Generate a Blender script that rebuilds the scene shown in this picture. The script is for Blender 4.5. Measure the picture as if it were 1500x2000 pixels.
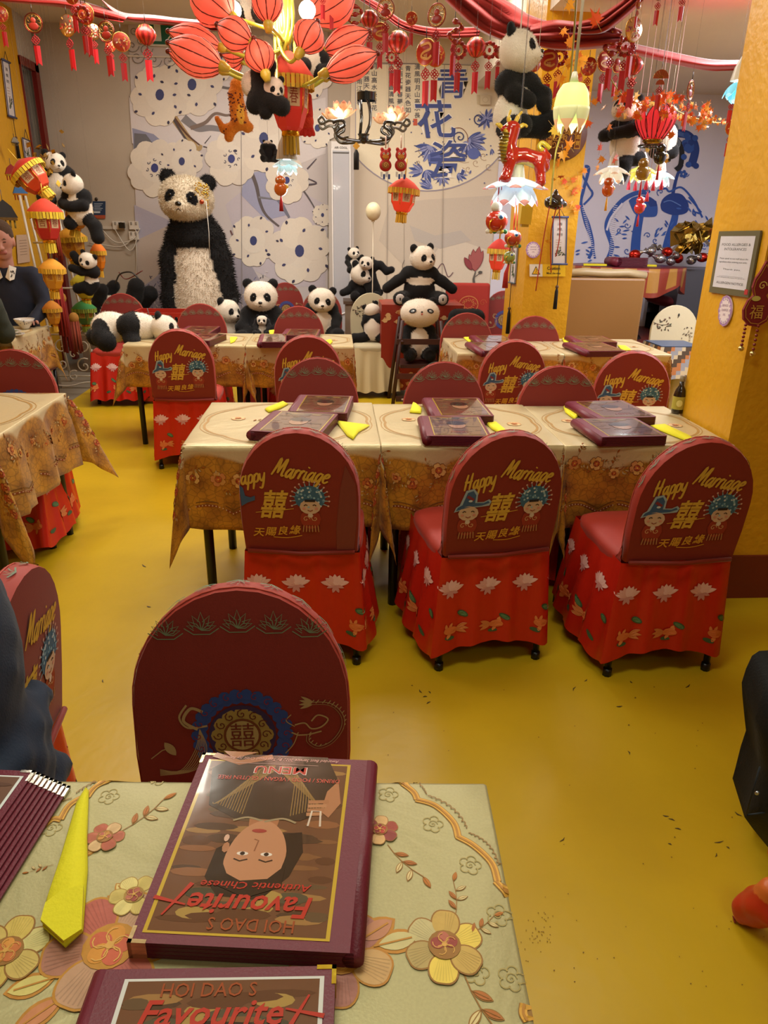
import bpy, math, random
import numpy as np
from mathutils import Vector, Matrix, Euler
from mathutils.geometry import tessellate_polygon
random.seed(7); rng=np.random.default_rng(7)
SC=bpy.context.scene; COL=SC.collection
for o in list(bpy.data.objects): bpy.data.objects.remove(o)
R_=math.radians; PI=math.pi
# ---------------- camera ----------------
F=1400.0; CH=1.55; PIT=R_(21.8); YAW=R_(4.0); ROL=R_(1.0)
fw=Vector((math.sin(YAW)*math.cos(PIT),math.cos(YAW)*math.cos(PIT),-math.sin(PIT)))
rt0=Vector((math.cos(YAW),-math.sin(YAW),0)); up0=rt0.cross(fw)
CR=rt0*math.cos(ROL)+up0*math.sin(ROL); CU=up0*math.cos(ROL)-rt0*math.sin(ROL)
CP=Vector((0,0,CH))
cd=bpy.data.cameras.new('camera'); cam=bpy.data.objects.new('camera',cd); COL.objects.link(cam)
m=Matrix((CR,CU,-fw)).transposed().to_4x4(); m.translation=CP; cam.matrix_world=m
cd.sensor_fit='AUTO'; cd.sensor_width=36; cd.lens=36*F/2000; cd.clip_start=.02; cd.clip_end=60
SC.camera=cam
def ray(x,y): return CR*((x-750)/F)+CU*((1000-y)/F)+fw
def onz(x,y,z=0):
    d=ray(x,y); return CP+d*((z-CH)/d.z)
def onY(x,y,Y):
    d=ray(x,y); return CP+d*(Y/d.y)
def onX(x,y,X):
    d=ray(x,y); return CP+d*(X/d.x)
def mpp(p): return (Vector(p)-CP).dot(fw)/F      # metres per photo pixel at a point
# ---------------- world, exposure, room lights, unseen fill lights ----------------
vs=SC.view_settings; SC.display_settings.display_device='sRGB'
vs.view_transform='Standard'; vs.look='None'; vs.gamma=1.0; vs.use_curve_mapping=False; vs.exposure=0.0
w=bpy.data.worlds.new('world'); SC.world=w; w.use_nodes=True
w.node_tree.nodes['Background'].inputs[0].default_value=(.95,.9,.78,1); w.node_tree.nodes['Background'].inputs[1].default_value=.12
def light(kind,loc,power,col=(1,.88,.72),size=.3,rot=(0,0,0),sy=None):
    l=bpy.data.lights.new('light',kind); l.energy=power; l.color=col
    if kind=='AREA':
        l.size=size
        if sy: l.shape='RECTANGLE'; l.size_y=sy
    elif kind in('POINT','SPOT'): l.shadow_soft_size=size
    o=bpy.data.objects.new(kind.lower()+'_light',l); o.location=loc; o.rotation_euler=rot; COL.objects.link(o); return o
light('AREA',(-.3,1.2,3.1),28,(.97,1,.84),1.2,sy=.5)
light('AREA',(.9,2.6,2.82),13,(1,.95,.80),.9,sy=.4)
light('AREA',(-1.4,3.6,3.1),22,(1,.95,.82),1.2,sy=.5)
light('AREA',(-1.1,5.3,3.3),60,(1,.93,.84),1.4,sy=.6)
light('AREA',(.6,5.0,3.35),34,(1,.93,.84),1.2,sy=.5)
light('AREA',(3.3,5.2,2.93),135,(.92,.92,1.0),1.3,sy=.8)  # fill light added out of view to brighten the alcove
light('AREA',(-.9,7.1,3.43),55,(1,.93,.84),1.6,sy=.35)  # fill light added just above the view to brighten the mural wall
light('AREA',(.8,7.1,3.43),30,(1,.93,.84),1.0,sy=.35)  # second unseen fill light added for the mural wall
light('AREA',(1.1,-.8,2.8),16,(.97,1,.84),1.2,sy=.6)
# ---------------- colour helpers, materials ----------------
def lin(c): return c/12.92 if c<=.04045 else ((c+.055)/1.055)**2.4
def hx(h):
    if not isinstance(h,str): return tuple(h)[:3]
    return tuple(lin(int(h[i:i+2],16)/255) for i in (0,2,4))
def newmat(name):
    m=bpy.data.materials.new(name); m.use_nodes=True; return m
def nd(m,t,**k):
    n=m.node_tree.nodes.new(t)
    for a,b in k.items(): setattr(n,a,b)
    return n
def lk(m,a,b): m.node_tree.links.new(a,b)
def setp(b,**k):
    for a,v in k.items(): b.inputs[a.replace('_',' ')].default_value=v
MATS={}
def colmat(name,rough=.7,metal=0.,bump=0.,bscale=60.,sheen=0.,emit=0.,trans=0.,coat=0.,var=.08,alpha=1.,ior=1.45,stretch=None,sss=0.):
    """material that takes the thing's own colour from its mesh and adds procedural grain"""
    m=newmat(name); b=m.node_tree.nodes['Principled BSDF']
    at=nd(m,'ShaderNodeAttribute',attribute_name='Col'); tc=nd(m,'ShaderNodeTexCoord')
    nz=nd(m,'ShaderNodeTexNoise'); nz.inputs['Scale'].default_value=bscale; nz.inputs['Detail'].default_value=3
    if stretch:
        mp=nd(m,'ShaderNodeMapping'); mp.inputs['Scale'].default_value=stretch; lk(m,tc.outputs['Object'],mp.inputs[0]); lk(m,mp.outputs[0],nz.inputs['Vector'])
    else: lk(m,tc.outputs['Object'],nz.inputs['Vector'])
    mr=nd(m,'ShaderNodeMapRange'); mr.inputs[3].default_value=1-var; mr.inputs[4].default_value=1+var; lk(m,nz.outputs[0],mr.inputs[0])
    mx=nd(m,'ShaderNodeVectorMath',operation='SCALE'); lk(m,at.outputs['Color'],mx.inputs[0]); lk(m,mr.outputs[0],mx.inputs['Scale'])
    lk(m,mx.outputs[0],b.inputs['Base Color'])
    setp(b,Roughness=rough,Metallic=metal,IOR=ior,Alpha=alpha)
    b.inputs['Sheen Weight'].default_value=sheen; b.inputs['Transmission Weight'].default_value=trans; b.inputs['Coat Weight'].default_value=coat
    if sheen: b.inputs['Sheen Roughness'].default_value=.35
    if sss: b.inputs['Subsurface Weight'].default_value=sss; b.inputs['Subsurface Radius'].default_value=(.012,.006,.004)
    if emit: lk(m,mx.outputs[0],b.inputs['Emission Color']); b.inputs['Emission Strength'].default_value=emit
    if bump:
        bp=nd(m,'ShaderNodeBump'); bp.inputs['Strength'].default_value=bump; bp.inputs['Distance'].default_value=.01
        lk(m,nz.outputs[0],bp.inputs['Height']); lk(m,bp.outputs[0],b.inputs['Normal'])
    MATS[name]=m; return m
colmat('fabric',.8,sheen=.06,bump=.12,bscale=220,var=.06)
colmat('spandex',.6,sheen=.12,bump=.05,bscale=400,var=.05)
colmat('satin',.36,coat=.0,bump=.06,bscale=40,var=.06)
colmat('fur',.95,sheen=.08,bump=.6,bscale=130,var=.14)
colmat('plastic',.35,var=.03); colmat('gloss',.12,coat=.5,var=.02)
colmat('leather',.42,bump=.1,bscale=300,var=.08); colmat('paper',.7,var=.03); colmat('print',.6,var=.05)
colmat('foil',.22,metal=.9,bump=.15,bscale=30,var=.06); colmat('metal',.3,metal=.9,var=.04); colmat('wood',.5,bump=.1,bscale=30,stretch=(1,1,.1),var=.15)
colmat('wall',.85,bump=.05,bscale=90,var=.03); colmat('skin',.5,var=.04,bscale=20,sss=.15)
colmat('glow',.6,emit=5.,var=.02); colmat('glow_soft',.6,emit=1.6,var=.04); colmat('shade',.55,emit=.55,var=.08,bscale=14)
colmat('sheer',.6,sheen=.3,var=.12,bscale=8,bump=.2); colmat('glass',.05,trans=.9,var=0); colmat('film',.16,coat=1.0,var=.03,bump=.18,bscale=7,ior=1.8)
colmat('goldprint',.42,metal=.25,var=.16,bscale=50,bump=.08)
colmat('clear',.4,var=.02,alpha=.35)
# ---------------- mesh builder ----------------
class B:
    def __init__(s): s.v=[];s.f=[];s.c=[];s.s=[]
    def add(s,vs,fs,col,smooth=True):
        n=len(s.v); s.v.extend([tuple(p) for p in vs]); c=hx(col)
        for f in fs: s.f.append(tuple(i+n for i in f)); s.c.append(c); s.s.append(smooth)
        return s
    def box(s,c,d,col,rot=None,top=1.0,smooth=False):
        M_=Euler(rot).to_matrix() if rot else Matrix.Identity(3); vs=[]
        for z in(-1,1):
            k=top if z>0 else 1
            for x,y in((-1,-1),(1,-1),(1,1),(-1,1)): vs.append(Vector(c)+M_@Vector((x*d[0]/2*k,y*d[1]/2*k,z*d[2]/2)))
        return s.add(vs,[(0,3,2,1),(4,5,6,7),(0,1,5,4),(1,2,6,5),(2,3,7,6),(3,0,4,7)],col,smooth)
    def tube(s,pts,r,col,n=8,cap=True,flat=1.0):
        pts=[Vector(p) for p in pts]; rs=r if isinstance(r,(list,tuple)) else [r]*len(pts)
        vs=[];fs=[];ref=None
        for i,p in enumerate(pts):
            t=(pts[min(i+1,len(pts)-1)]-pts[max(i-1,0)])
            t=t.normalized() if t.length>1e-9 else Vector((0,0,1))
            if ref is None: ref=Vector((0,0,1)) if abs(t.z)<.9 else Vector((1,0,0))
            a=t.cross(ref); a=a.normalized() if a.length>1e-6 else t.orthogonal().normalized(); b=t.cross(a); ref=-b if ref.dot(-b)>0 else b
            for k in range(n):
                q=2*PI*k/n; vs.append(p+a*(math.cos(q)*rs[i])+b*(math.sin(q)*rs[i]*flat))
        for i in range(len(pts)-1):
            for k in range(n): fs.append((i*n+k,i*n+(k+1)%n,(i+1)*n+(k+1)%n,(i+1)*n+k))
        if cap: fs.append(tuple(range(n))[::-1]); fs.append(tuple(range((len(pts)-1)*n,len(pts)*n)))
        return s.add(vs,fs,col)
    def ell(s,c,r,col,rot=None,n=14,m=8):
        M_=Euler(rot).to_matrix() if rot else Matrix.Identity(3); c=Vector(c)
        if not isinstance(r,(list,tuple)): r=(r,r,r)
        vs=[c+M_@Vector((0,0,-r[2]))];fs=[]
        for i in range(1,m):
            a=-PI/2+PI*i/m
            for k in range(n):
                q=2*PI*k/n; vs.append(c+M_@Vector((r[0]*math.cos(a)*math.cos(q),r[1]*math.cos(a)*math.sin(q),r[2]*math.sin(a))))
        vs.append(c+M_@Vector((0,0,r[2])))
        for k in range(n): fs.append((0,1+(k+1)%n,1+k)); fs.append((len(vs)-1,1+(m-2)*n+k,1+(m-2)*n+(k+1)%n))
        for i in range(m-2):
            for k in range(n): fs.append((1+i*n+k,1+i*n+(k+1)%n,1+(i+1)*n+(k+1)%n,1+(i+1)*n+k))
        return s.add(vs,fs,col)
    def lathe(s,prof,col,c=(0,0,0),n=20,rot=None,colf=None,rib=None):
        M_=Euler(rot).to_matrix() if rot else Matrix.Identity(3); c=Vector(c); vs=[]
        for r,z in prof:
            for k in range(n):
                q=2*PI*k/n; rr=r*(1 if not rib else 1-rib[1]*abs(math.sin(q*rib[0]/2))); vs.append(c+M_@Vector((rr*math.cos(q),rr*math.sin(q),z)))
        for i in range(len(prof)-1):
            s.add([],[],col)
        base=len(s.v); s.v.extend([tuple(p) for p in vs])
        for i in range(len(prof)-1):
            for k in range(n):
                s.f.append((base+i*n+k,base+i*n+(k+1)%n,base+(i+1)*n+(k+1)%n,base+(i+1)*n+k)); s.c.append(hx(colf(i,k) if colf else col)); s.s.append(True)
        return s
    def prism(s,pts,h,col,M_=None,side=None,smooth=False):
        """2D outline pts (x,y) extruded from z=0 to h, then mapped by matrix"""
        M_=M_ or Matrix.Identity(4); n=len(pts)
        lo=[M_@Vector((p[0],p[1],0)) for p in pts]; hi=[M_@Vector((p[0],p[1],h)) for p in pts]
        tr=tessellate_polygon([[Vector((p[0],p[1],0)) for p in pts]])
        s.add(hi,tr,col,smooth); s.add(lo,[t[::-1] for t in tr],col,smooth)
        s.add(lo+hi,[(i,(i+1)%n,n+(i+1)%n,n+i) for i in range(n)],side or col,smooth); return s
    def grid(s,fn,nu,nv,col,colf=None,close=False):
        b=len(s.v)
        for j in range(nv+1):
            for i in range(nu+1): s.v.append(tuple(fn(i/nu,j/nv)))
        c0=hx(col) if col is not None else None
        for j in range(nv):
            for i in range(nu):
                a=b+j*(nu+1)+i; s.f.append((a,a+1,a+nu+2,a+nu+1)); s.c.append(hx(colf((i+.5)/nu,(j+.5)/nv)) if colf else c0); s.s.append(True)
        return s
    def mesh(s,name,mat):
        me=bpy.data.meshes.new(name); me.from_pydata(s.v,[],s.f)
        at=me.color_attributes.new('Col','FLOAT_COLOR','CORNER')
        ln=np.array([len(f) for f in s.f],dtype=np.int32); c=np.array(s.c,dtype=np.float32).reshape(-1,3)
        cc=np.ones((int(ln.sum()),4),np.float32); cc[:,:3]=np.repeat(c,ln,axis=0); at.data.foreach_set('color',cc.ravel())
        me.polygons.foreach_set('use_smooth',np.array(s.s,dtype=bool)); me.materials.append(MATS[mat] if isinstance(mat,str) else mat); me.update(); return me
    def build(s,name,mat,parent=None,loc=None,rot=None,label=None):
        o=bpy.data.objects.new(name,s.mesh(name,mat)); COL.objects.link(o)
        if parent is not None: o.parent=parent
        if loc is not None: o.location=loc
        if rot is not None: o.rotation_euler=rot
        if label: o['label']=label
        return o
def tag(o,label,cat,group=None):
    o['label']=label; o['category']=cat
    if group: o['group']=group
    return o
def struct(o): o['kind']='structure'; return o
def thing(name,label,cat,loc=(0,0,0),rot=(0,0,0),group=None,scale=1.0):
    o=bpy.data.objects.new(name,None); COL.objects.link(o); o.empty_display_size=.05
    o.location=loc; o.rotation_euler=rot; o.scale=(scale,)*3; return tag(o,label,cat,group)
def dup(root,label,loc=None,rot=None,scale=None,group=None):
    def cp(o,par):
        c=o.copy(); COL.objects.link(c); c.parent=par
        for ch in list(o.children): cp(ch,c)
        return c
    r=cp(root,None); r['label']=label
    if loc is not None: r.location=loc
    if rot is not None: r.rotation_euler=rot
    if scale is not None: r.scale=(scale,)*3
    if group: r['group']=group
    return r
class Proto:
    """first placement moves the original itself, later ones copy it"""
    def __init__(s,root): s.r=root; s.used=False
    def __call__(s,label,loc,rot=(0,0,0),scale=1.0,group=None):
        if not s.used:
            s.used=True; r=s.r; r['label']=label; r.location=loc; r.rotation_euler=rot; r.scale=(scale,)*3
            if group: r['group']=group
            return r
        return dup(s.r,label,loc,rot,scale,group)
# ---------------- flat prints (ink on a surface) ----------------
_tc={}
def glyphs(txt,shear=0.,bold=0.):
    k=(txt,shear,bold)
    if k in _tc: return _tc[k]
    cu=bpy.data.curves.new('t','FONT'); cu.body=txt; cu.size=1; cu.shear=shear; cu.offset=bold; cu.resolution_u=2; cu.fill_mode='FRONT'
    o=bpy.data.objects.new('t',cu); COL.objects.link(o); dg=bpy.context.evaluated_depsgraph_get(); e=o.evaluated_get(dg); me=e.to_mesh()
    v=[(p.co.x,p.co.y) for p in me.vertices]; f=[tuple(p.vertices) for p in me.polygons]; e.to_mesh_clear()
    bpy.data.objects.remove(o); bpy.data.curves.remove(cu)
    if v:
        xs=[a[0] for a in v]; ys=[a[1] for a in v]; bb=(min(xs),min(ys),max(xs),max(ys))
    else: bb=(0,0,1,1)
    _tc[k]=(v,f,bb); return _tc[k]
class Pr(B):
    """2D ink shapes; fmap(u,v,h)->3D point; edge = longest triangle edge kept (curved cloth)"""
    def __init__(s,fmap,eps=.0006,edge=None): super().__init__(); s.m=fmap; s.e=eps; s.edge=edge; s.k=0
    def tri(s,pts,tr,col,L):
        s.k+=1; L=L+.02*(s.k%45)
        if s.edge:
            out=[]; st=[[tuple(pts[i]) for i in t] for t in tr]
            while st:
                t=st.pop(); d=[math.dist(t[i],t[(i+1)%3]) for i in range(3)]; k=d.index(max(d))
                if d[k]>s.edge and len(out)+len(st)<4000:
                    a,b_,c=t[k],t[(k+1)%3],t[(k+2)%3]; mm=((a[0]+b_[0])/2,(a[1]+b_[1])/2); st+= [[a,mm,c],[mm,b_,c]]
                else: out.append(t)
            vs=[p for t in out for p in t]; fs=[(3*i,3*i+1,3*i+2) for i in range(len(out))]
            s.add([s.m(p[0],p[1],s.e*L) for p in vs],fs,col,False)
        else: s.add([s.m(p[0],p[1],s.e*L) for p in pts],tr,col,False)
    def poly(s,pts,col,L=1):
        tr=tessellate_polygon([[Vector((p[0],p[1],0)) for p in pts]]); s.tri(pts,tr,col,L); return s
    def ring(s,pts,w,col,L=1): return s.stroke(list(pts)+[pts[0]],w,col,L)
    def stroke(s,pts,w,col,L=1):
        n=len(pts); ws=w if isinstance(w,(list,tuple)) else [w]*n; P=[]
        for i,p in enumerate(pts):
            a=pts[max(i-1,0)]; b_=pts[min(i+1,n-1)]; dx,dy=b_[0]-a[0],b_[1]-a[1]; l=math.hypot(dx,dy) or 1
            P.append((p[0]-dy/l*ws[i]/2,p[1]+dx/l*ws[i]/2)); P.append((p[0]+dy/l*ws[i]/2,p[1]-dx/l*ws[i]/2))
        tr=[]
        for i in range(n-1): tr+=[(2*i,2*i+1,2*i+3),(2*i,2*i+3,2*i+2)]
        s.tri(P,tr,col,L); return s
    def el(s,cx,cy,rx,ry,col,L=1,rot=0,n=16):
        c,d=math.cos(rot),math.sin(rot)
        return s.poly([(cx+rx*math.cos(a)*c-ry*math.sin(a)*d,cy+rx*math.cos(a)*d+ry*math.sin(a)*c) for a in [2*PI*k/n for k in range(n)]],col,L)
    def petal(s,x,y,ang,l,w,col,L=1,n=7,sharp=1.):
        P=[]
        for sg in(1,-1):
            for k in range(n+1) if sg>0 else range(n-1,0,-1):
                t=k/n; P.append((t*l,sg*w/2*math.sin(PI*t**sharp)**.8))
        c,d=math.cos(ang),math.sin(ang); return s.poly([(x+a*c-b_*d,y+a*d+b_*c) for a,b_ in P],col,L)
    def petal_o(s,x,y,ang,l,w,fill,line,lw,L=1):
        s.petal(x,y,ang,l,w,line,L); s.petal(x+lw*math.cos(ang),y+lw*math.sin(ang),ang,l-2*lw,w-2*lw,fill,L+1); return s
    def text(s,txt,x,y,h,col,L=1,shear=0.,bold=0.,align='c',rot=0,wfit=None,yflip=1,asc=None):
        v,f,bb=glyphs(txt,shear,bold); k=h/(asc or .73); kx=k
        if wfit: kx=wfit/(bb[2]-bb[0])
        x0={'c':(bb[0]+bb[2])/2,'l':bb[0],'r':bb[2]}[align]; c,d=math.cos(rot),math.sin(rot)
        P=[((a-x0)*kx,b_*k*yflip) for a,b_ in v]; P=[(x+a*c-b_*d,y+a*d+b_*c) for a,b_ in P]
        tr=[]
        for q in f:
            for i in range(1,len(q)-1): tr.append((q[0],q[i],q[i+1]))
        s.tri(P,tr,col,L); return s
def curl(cx,cy,r,a0,turns,n=16,grow=1.):
    return [(cx+r*(1-t/n)**grow*math.cos(a0+turns*2*PI*t/n),cy+r*(1-t/n)**grow*math.sin(a0+turns*2*PI*t/n)) for t in range(n+1)]
def bez(pts,n=12):
    """smooth Catmull-Rom through points of any dimension"""
    P=[Vector(p) for p in pts]; out=[]
    for i in range(len(P)-1):
        a=P[max(i-1,0)];b_=P[i];c=P[i+1];d=P[min(i+2,len(P)-1)]
        for k in range(n):
            t=k/n; out.append(.5*((2*b_)+(c-a)*t+(2*a-5*b_+4*c-d)*t*t+(3*b_-a-3*c+d)*t**3))
    out.append(P[-1]); return [tuple(p) for p in out]
# ---------------- smooth bodies (distance-field surface) ----------------
def _rot(e): return np.array(Euler(e).to_matrix())
def cap(a,b,ra,rb,col): return ('c',np.array(a,float),np.array(b,float),ra,rb,hx(col))
def els(c,r,col,rot=None): return ('e',np.array(c,float),np.array(r if isinstance(r,(list,tuple)) else (r,r,r),float),_rot(rot).T if rot else np.eye(3),None,hx(col))
def chain(pts,rs,col): return [cap(pts[i],pts[i+1],rs[i],rs[i+1],col) for i in range(len(pts)-1)]
def _sd(P,pr):
    if pr[0]=='c':
        _,a,b,ra,rb,_c=pr; ab=b-a; L=float(ab@ab)+1e-12; t=np.clip(((P-a)@ab)/L,0,1)
        return np.linalg.norm(P-a-t[...,None]*ab,axis=-1)-(ra+(rb-ra)*t)
    _,c,r,Rm,_n,_c=pr; q=(P-c)@Rm.T; k0=np.linalg.norm(q/r,axis=-1); k1=np.linalg.norm(q/(r*r),axis=-1)+1e-9; return k0*(k0-1)/k1
def blob(prims,res,k=.02,paints=(),fuzz=0,flen=.02,wob=0.):
    """returns (verts, quads, vertex colours)"""
    los=[];his=[]
    for p in prims:
        if p[0]=='c': rr=max(p[3],p[4]); los+=[np.minimum(p[1],p[2])-rr]; his+=[np.maximum(p[1],p[2])+rr]
        else: rr=max(p[2]); los+=[p[1]-rr]; his+=[p[1]+rr]
    lo=np.min(los,axis=0)-k-2.5*res; hi=np.max(his,axis=0)+k+2.5*res
    n=np.ceil((hi-lo)/res).astype(int)+1
    ax=[lo[i]+res*np.arange(n[i]) for i in range(3)]; G=np.stack(np.meshgrid(*ax,indexing='ij'),-1)
    D=None
    for p in prims:
        d=_sd(G,p)
        if D is None: D=d
        else:
            h=np.clip(.5+.5*(d-D)/k,0,1); D=d*(1-h)+D*h-k*h*(1-h)
    if wob: D=D+wob*np.sin(G[...,0]*61)*np.sin(G[...,1]*57+1)*np.sin(G[...,2]*67+2)
    ins=D<0; corner=[(i,j,l) for i in(0,1) for j in(0,1) for l in(0,1)]
    sl=lambda c:tuple(slice(c[i],n[i]-1+c[i]) for i in range(3))
    cnt=sum(ins[sl(c)].astype(int) for c in corner); act=(cnt>0)&(cnt<8); idx=-np.ones(act.shape,int); ids=np.argwhere(act); idx[act]=np.arange(len(ids))
    acc=np.zeros((len(ids),3)); ct=np.zeros(len(ids))
    for a in range(8):
        for b_ in range(a+1,8):
            ca,cb=np.array(corner[a]),np.array(corner[b_])
            if abs(ca-cb).sum()!=1: continue
            da=D[tuple((ids+ca).T)]; db=D[tuple((ids+cb).T)]; mk=(da<0)!=(db<0); t=np.where(mk,da/(da-db+1e-12),0)
            acc+=np.where(mk[:,None],ca+(cb-ca)*t[:,None],0); ct+=mk
    V=lo+res*(ids+acc/ct[:,None]); Q=[]
    for axi in range(3):
        s0=[slice(0,n[i]) for i in range(3)]; s1=list(s0); s0[axi]=slice(0,n[axi]-1); s1[axi]=slice(1,n[axi])
        A=ins[tuple(s0)]; Bb=ins[tuple(s1)]; e=np.argwhere(A!=Bb); u,v_=[(1,2),(2,0),(0,1)][axi]
        ok=(e[:,u]>0)&(e[:,v_]>0)&(e[:,u]<n[u]-1)&(e[:,v_]<n[v_]-1); e=e[ok]
        def g(du,dv):
            f=e.copy(); f[:,u]-=du; f[:,v_]-=dv; return idx[tuple(f.T)]
        q=np.stack([g(1,1),g(0,1),g(0,0),g(1,0)],1); fl=~A[tuple(e.T)]; q[fl]=q[fl][:,::-1]; Q.append(q)
    Q=np.concatenate(Q); Q=Q[(Q>=0).all(1)]
    ds=np.stack([_sd(V,p) for p in prims],0); ci=ds.argmin(0); C_=np.array([p[5] for p in prims])[ci]
    for pt in paints:
        d=_sd(V,pt); C_[d<0]=pt[5]
    V=list(map(tuple,V)); Q=[tuple(int(i) for i in q) for q in Q]; 
    if fuzz:
        Va=np.array(V); Qa=np.array(Q); a,b_,c=Va[Qa[:,0]],Va[Qa[:,1]],Va[Qa[:,3]]; nn=np.cross(b_-a,c-a); nn/=np.linalg.norm(nn,axis=1)[:,None]+1e-12
        pick=rng.integers(0,len(Qa),fuzz); extraV=[];extraF=[];extraC=[]; base=len(V)
        for i,f in enumerate(pick):
            w_=rng.random(4); w_/=w_.sum(); p=(Va[Qa[f]]*w_[:,None]).sum(0); nrm=nn[f]; j=rng.normal(0,.35,3); d=nrm+j+np.array((0,0,-.35)); d/=np.linalg.norm(d)
            t=np.cross(d,rng.normal(0,1,3)); t/=np.linalg.norm(t)+1e-9; L=flen*(.5+rng.random()*.8)
            extraV+=[tuple(p-t*flen*.08),tuple(p+t*flen*.08),tuple(p+d*L)]; extraF.append((base+3*i,base+3*i+1,base+3*i+2)); extraC+=[C_[Qa[f][0]]*(.85+.3*rng.random())]*3
        V+=extraV; Q+=extraF; C_=np.concatenate([C_,np.array(extraC)])
    return V,Q,C_
def blobobj(name,mat,parent,prims,res,k=.02,paints=(),loc=None,rot=None,label=None,**kw):
    V,Q,C_=blob(prims,res,k,paints,**kw); me=bpy.data.meshes.new(name); me.from_pydata(V,[],Q)
    at=me.color_attributes.new('Col','FLOAT_COLOR','POINT'); cc=np.ones((len(V),4),np.float32); cc[:,:3]=C_; at.data.foreach_set('color',cc.ravel())
    me.polygons.foreach_set('use_smooth',np.ones(len(Q),bool)); me.materials.append(MATS[mat]); me.update()
    o=bpy.data.objects.new(name,me); COL.objects.link(o)
    if parent is not None: o.parent=parent
    if loc is not None: o.location=loc
    if rot is not None: o.rotation_euler=rot
    if label: o['label']=label
    return o

SG={'H':(.72,[[(.25,.95),(.12,.5),(.02,.0)],[(.62,1.0),(.5,.5),(.40,.0)],[(.0,.55),(.2,.48),(.5,.5),(.62,.55)]]),'a':(.54,[[(.36,.44),(.20,.48),(.04,.28),(.05,.06),(.18,.02),(.32,.25),(.38,.46)],[(.42,.54),(.36,.2),(.38,.02),(.46,-.02),(.58,.14)]]),
'p':(.46,[[(.10,.5),(.02,.0),(-.08,-.42)],[(.08,.3),(.22,.5),(.38,.42),(.34,.12),(.18,.0),(.08,.08)]]),'y':(.50,[[(.05,.5),(.05,.15),(.18,.02),(.34,.25),(.42,.5)],[(.42,.5),(.32,.0),(.15,-.42),(-.05,-.35)]]),
'M':(.88,[[(.0,.0),(.15,.5),(.28,1.0),(.32,.5),(.34,.15)],[(.34,.15),(.5,.6),(.68,1.0),(.66,.5),(.64,.05),(.80,.08)]]),'r':(.34,[[(.05,.5),(.04,.2),(.0,.0)],[(.04,.25),(.15,.48),(.3,.46)]]),'i':(.22,[[(.06,.5),(.02,.12),(.1,.0),(.2,.1)],[(.09,.70),(.12,.76)]]),
'g':(.50,[[(.38,.42),(.22,.5),(.05,.3),(.08,.05),(.25,.08),(.38,.4)],[(.40,.5),(.30,.0),(.12,-.42),(-.05,-.35)]]),'e':(.42,[[(.05,.25),(.25,.3),(.34,.42),(.22,.5),(.05,.35),(.04,.1),(.18,.0),(.38,.12)]])}
def brush(P,word,x,y,h,col,rot=0,wfit=None,shear=.30,w=.105,L=1):
    """hand-brushed script word, centred on x at baseline y"""
    tw=sum(SG[c][0] for c in word); k=h; kx=(wfit/tw) if wfit else k; cx=0; c_,s_=math.cos(rot),math.sin(rot)
    for ch in word:
        for st in SG[ch][1]:
            q=bez(st,4) if len(st)>2 else st; n=len(q); pts=[]
            for a,b_ in q: X=(cx+a-tw/2+shear*b_)*kx; Y=b_*k; pts.append((x+X*c_-Y*s_,y+X*s_+Y*c_))
            P.stroke(pts,[w*k*(.75+.5*math.sin(PI*(i+.4)/(n))) for i in range(n)],col,L)
        cx+=SG[ch][0]
# ================= the room =================
YB=9.0; XL=-3.13; ZC=3.45; XR=4.62; ZA=2.97; YF=-2.6; XS=1.52
def plain(name,base,rough,spec=.3,nscale=3,var=.06,bump=.04,bs=60,coat=0.):
    m=newmat(name); b=m.node_tree.nodes['Principled BSDF']; tc=nd(m,'ShaderNodeTexCoord')
    n1=nd(m,'ShaderNodeTexNoise'); n1.inputs['Scale'].default_value=nscale; n1.inputs['Detail'].default_value=5; lk(m,tc.outputs['Object'],n1.inputs['Vector'])
    mr=nd(m,'ShaderNodeMapRange'); mr.inputs[1].default_value=.3; mr.inputs[2].default_value=.7; mr.inputs[3].default_value=1-var; mr.inputs[4].default_value=1+var; lk(m,n1.outputs[0],mr.inputs[0])
    mx=nd(m,'ShaderNodeVectorMath',operation='SCALE'); mx.inputs[0].default_value=hx(base); lk(m,mr.outputs[0],mx.inputs['Scale']); lk(m,mx.outputs[0],b.inputs['Base Color'])
    n2=nd(m,'ShaderNodeTexNoise'); n2.inputs['Scale'].default_value=bs; lk(m,tc.outputs['Object'],n2.inputs['Vector'])
    bp=nd(m,'ShaderNodeBump'); bp.inputs['Strength'].default_value=bump; bp.inputs['Distance'].default_value=.02; lk(m,n2.outputs[0],bp.inputs['Height']); lk(m,bp.outputs[0],b.inputs['Normal'])
    b.inputs['Roughness'].default_value=rough; b.inputs['Specular IOR Level'].default_value=spec; b.inputs['Coat Weight'].default_value=coat; MATS[name]=m; return m
plain('floor_paint','BC9B16',.34,.4,2.2,.07,.05,18)
plain('floor_vinyl','7F776A',.5,.3,4,.08); plain('yellow_paint','CE981A',.42,.4,2,.05,.22,30); plain('grey_wall','B3A796',.8,.2,2,.05)
plain('cream_wall','CFBFA9',.8,.2,1.2,.06); plain('ceiling_paint','D9CDB9',.85,.2,1,.04); plain('lilac_wall','D4D3E0',.75,.2,1.5,.05); plain('maroon_paint','6B2417',.45,.4,5,.1)
def bx(name,lo,hi,mat,parent=None,st=True):
    b=B(); c=[(lo[i]+hi[i])/2 for i in range(3)]; b.box(c,[hi[i]-lo[i] for i in range(3)],'ffffff'); o=b.build(name,MATS[mat],parent)
    if st and parent is None: struct(o)
    return o
floor=bx('floor',(-2.44,YF,-.1),(XR,YB,0),'floor_paint')
bx('floor_side_strip',(XL,YF,-.1),(-2.44,YB,-.002),'floor_vinyl')
wb=bx('wall_back',(XL-.2,YB,-.1),(XR+.2,YB+.15,ZC),'grey_wall')
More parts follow.
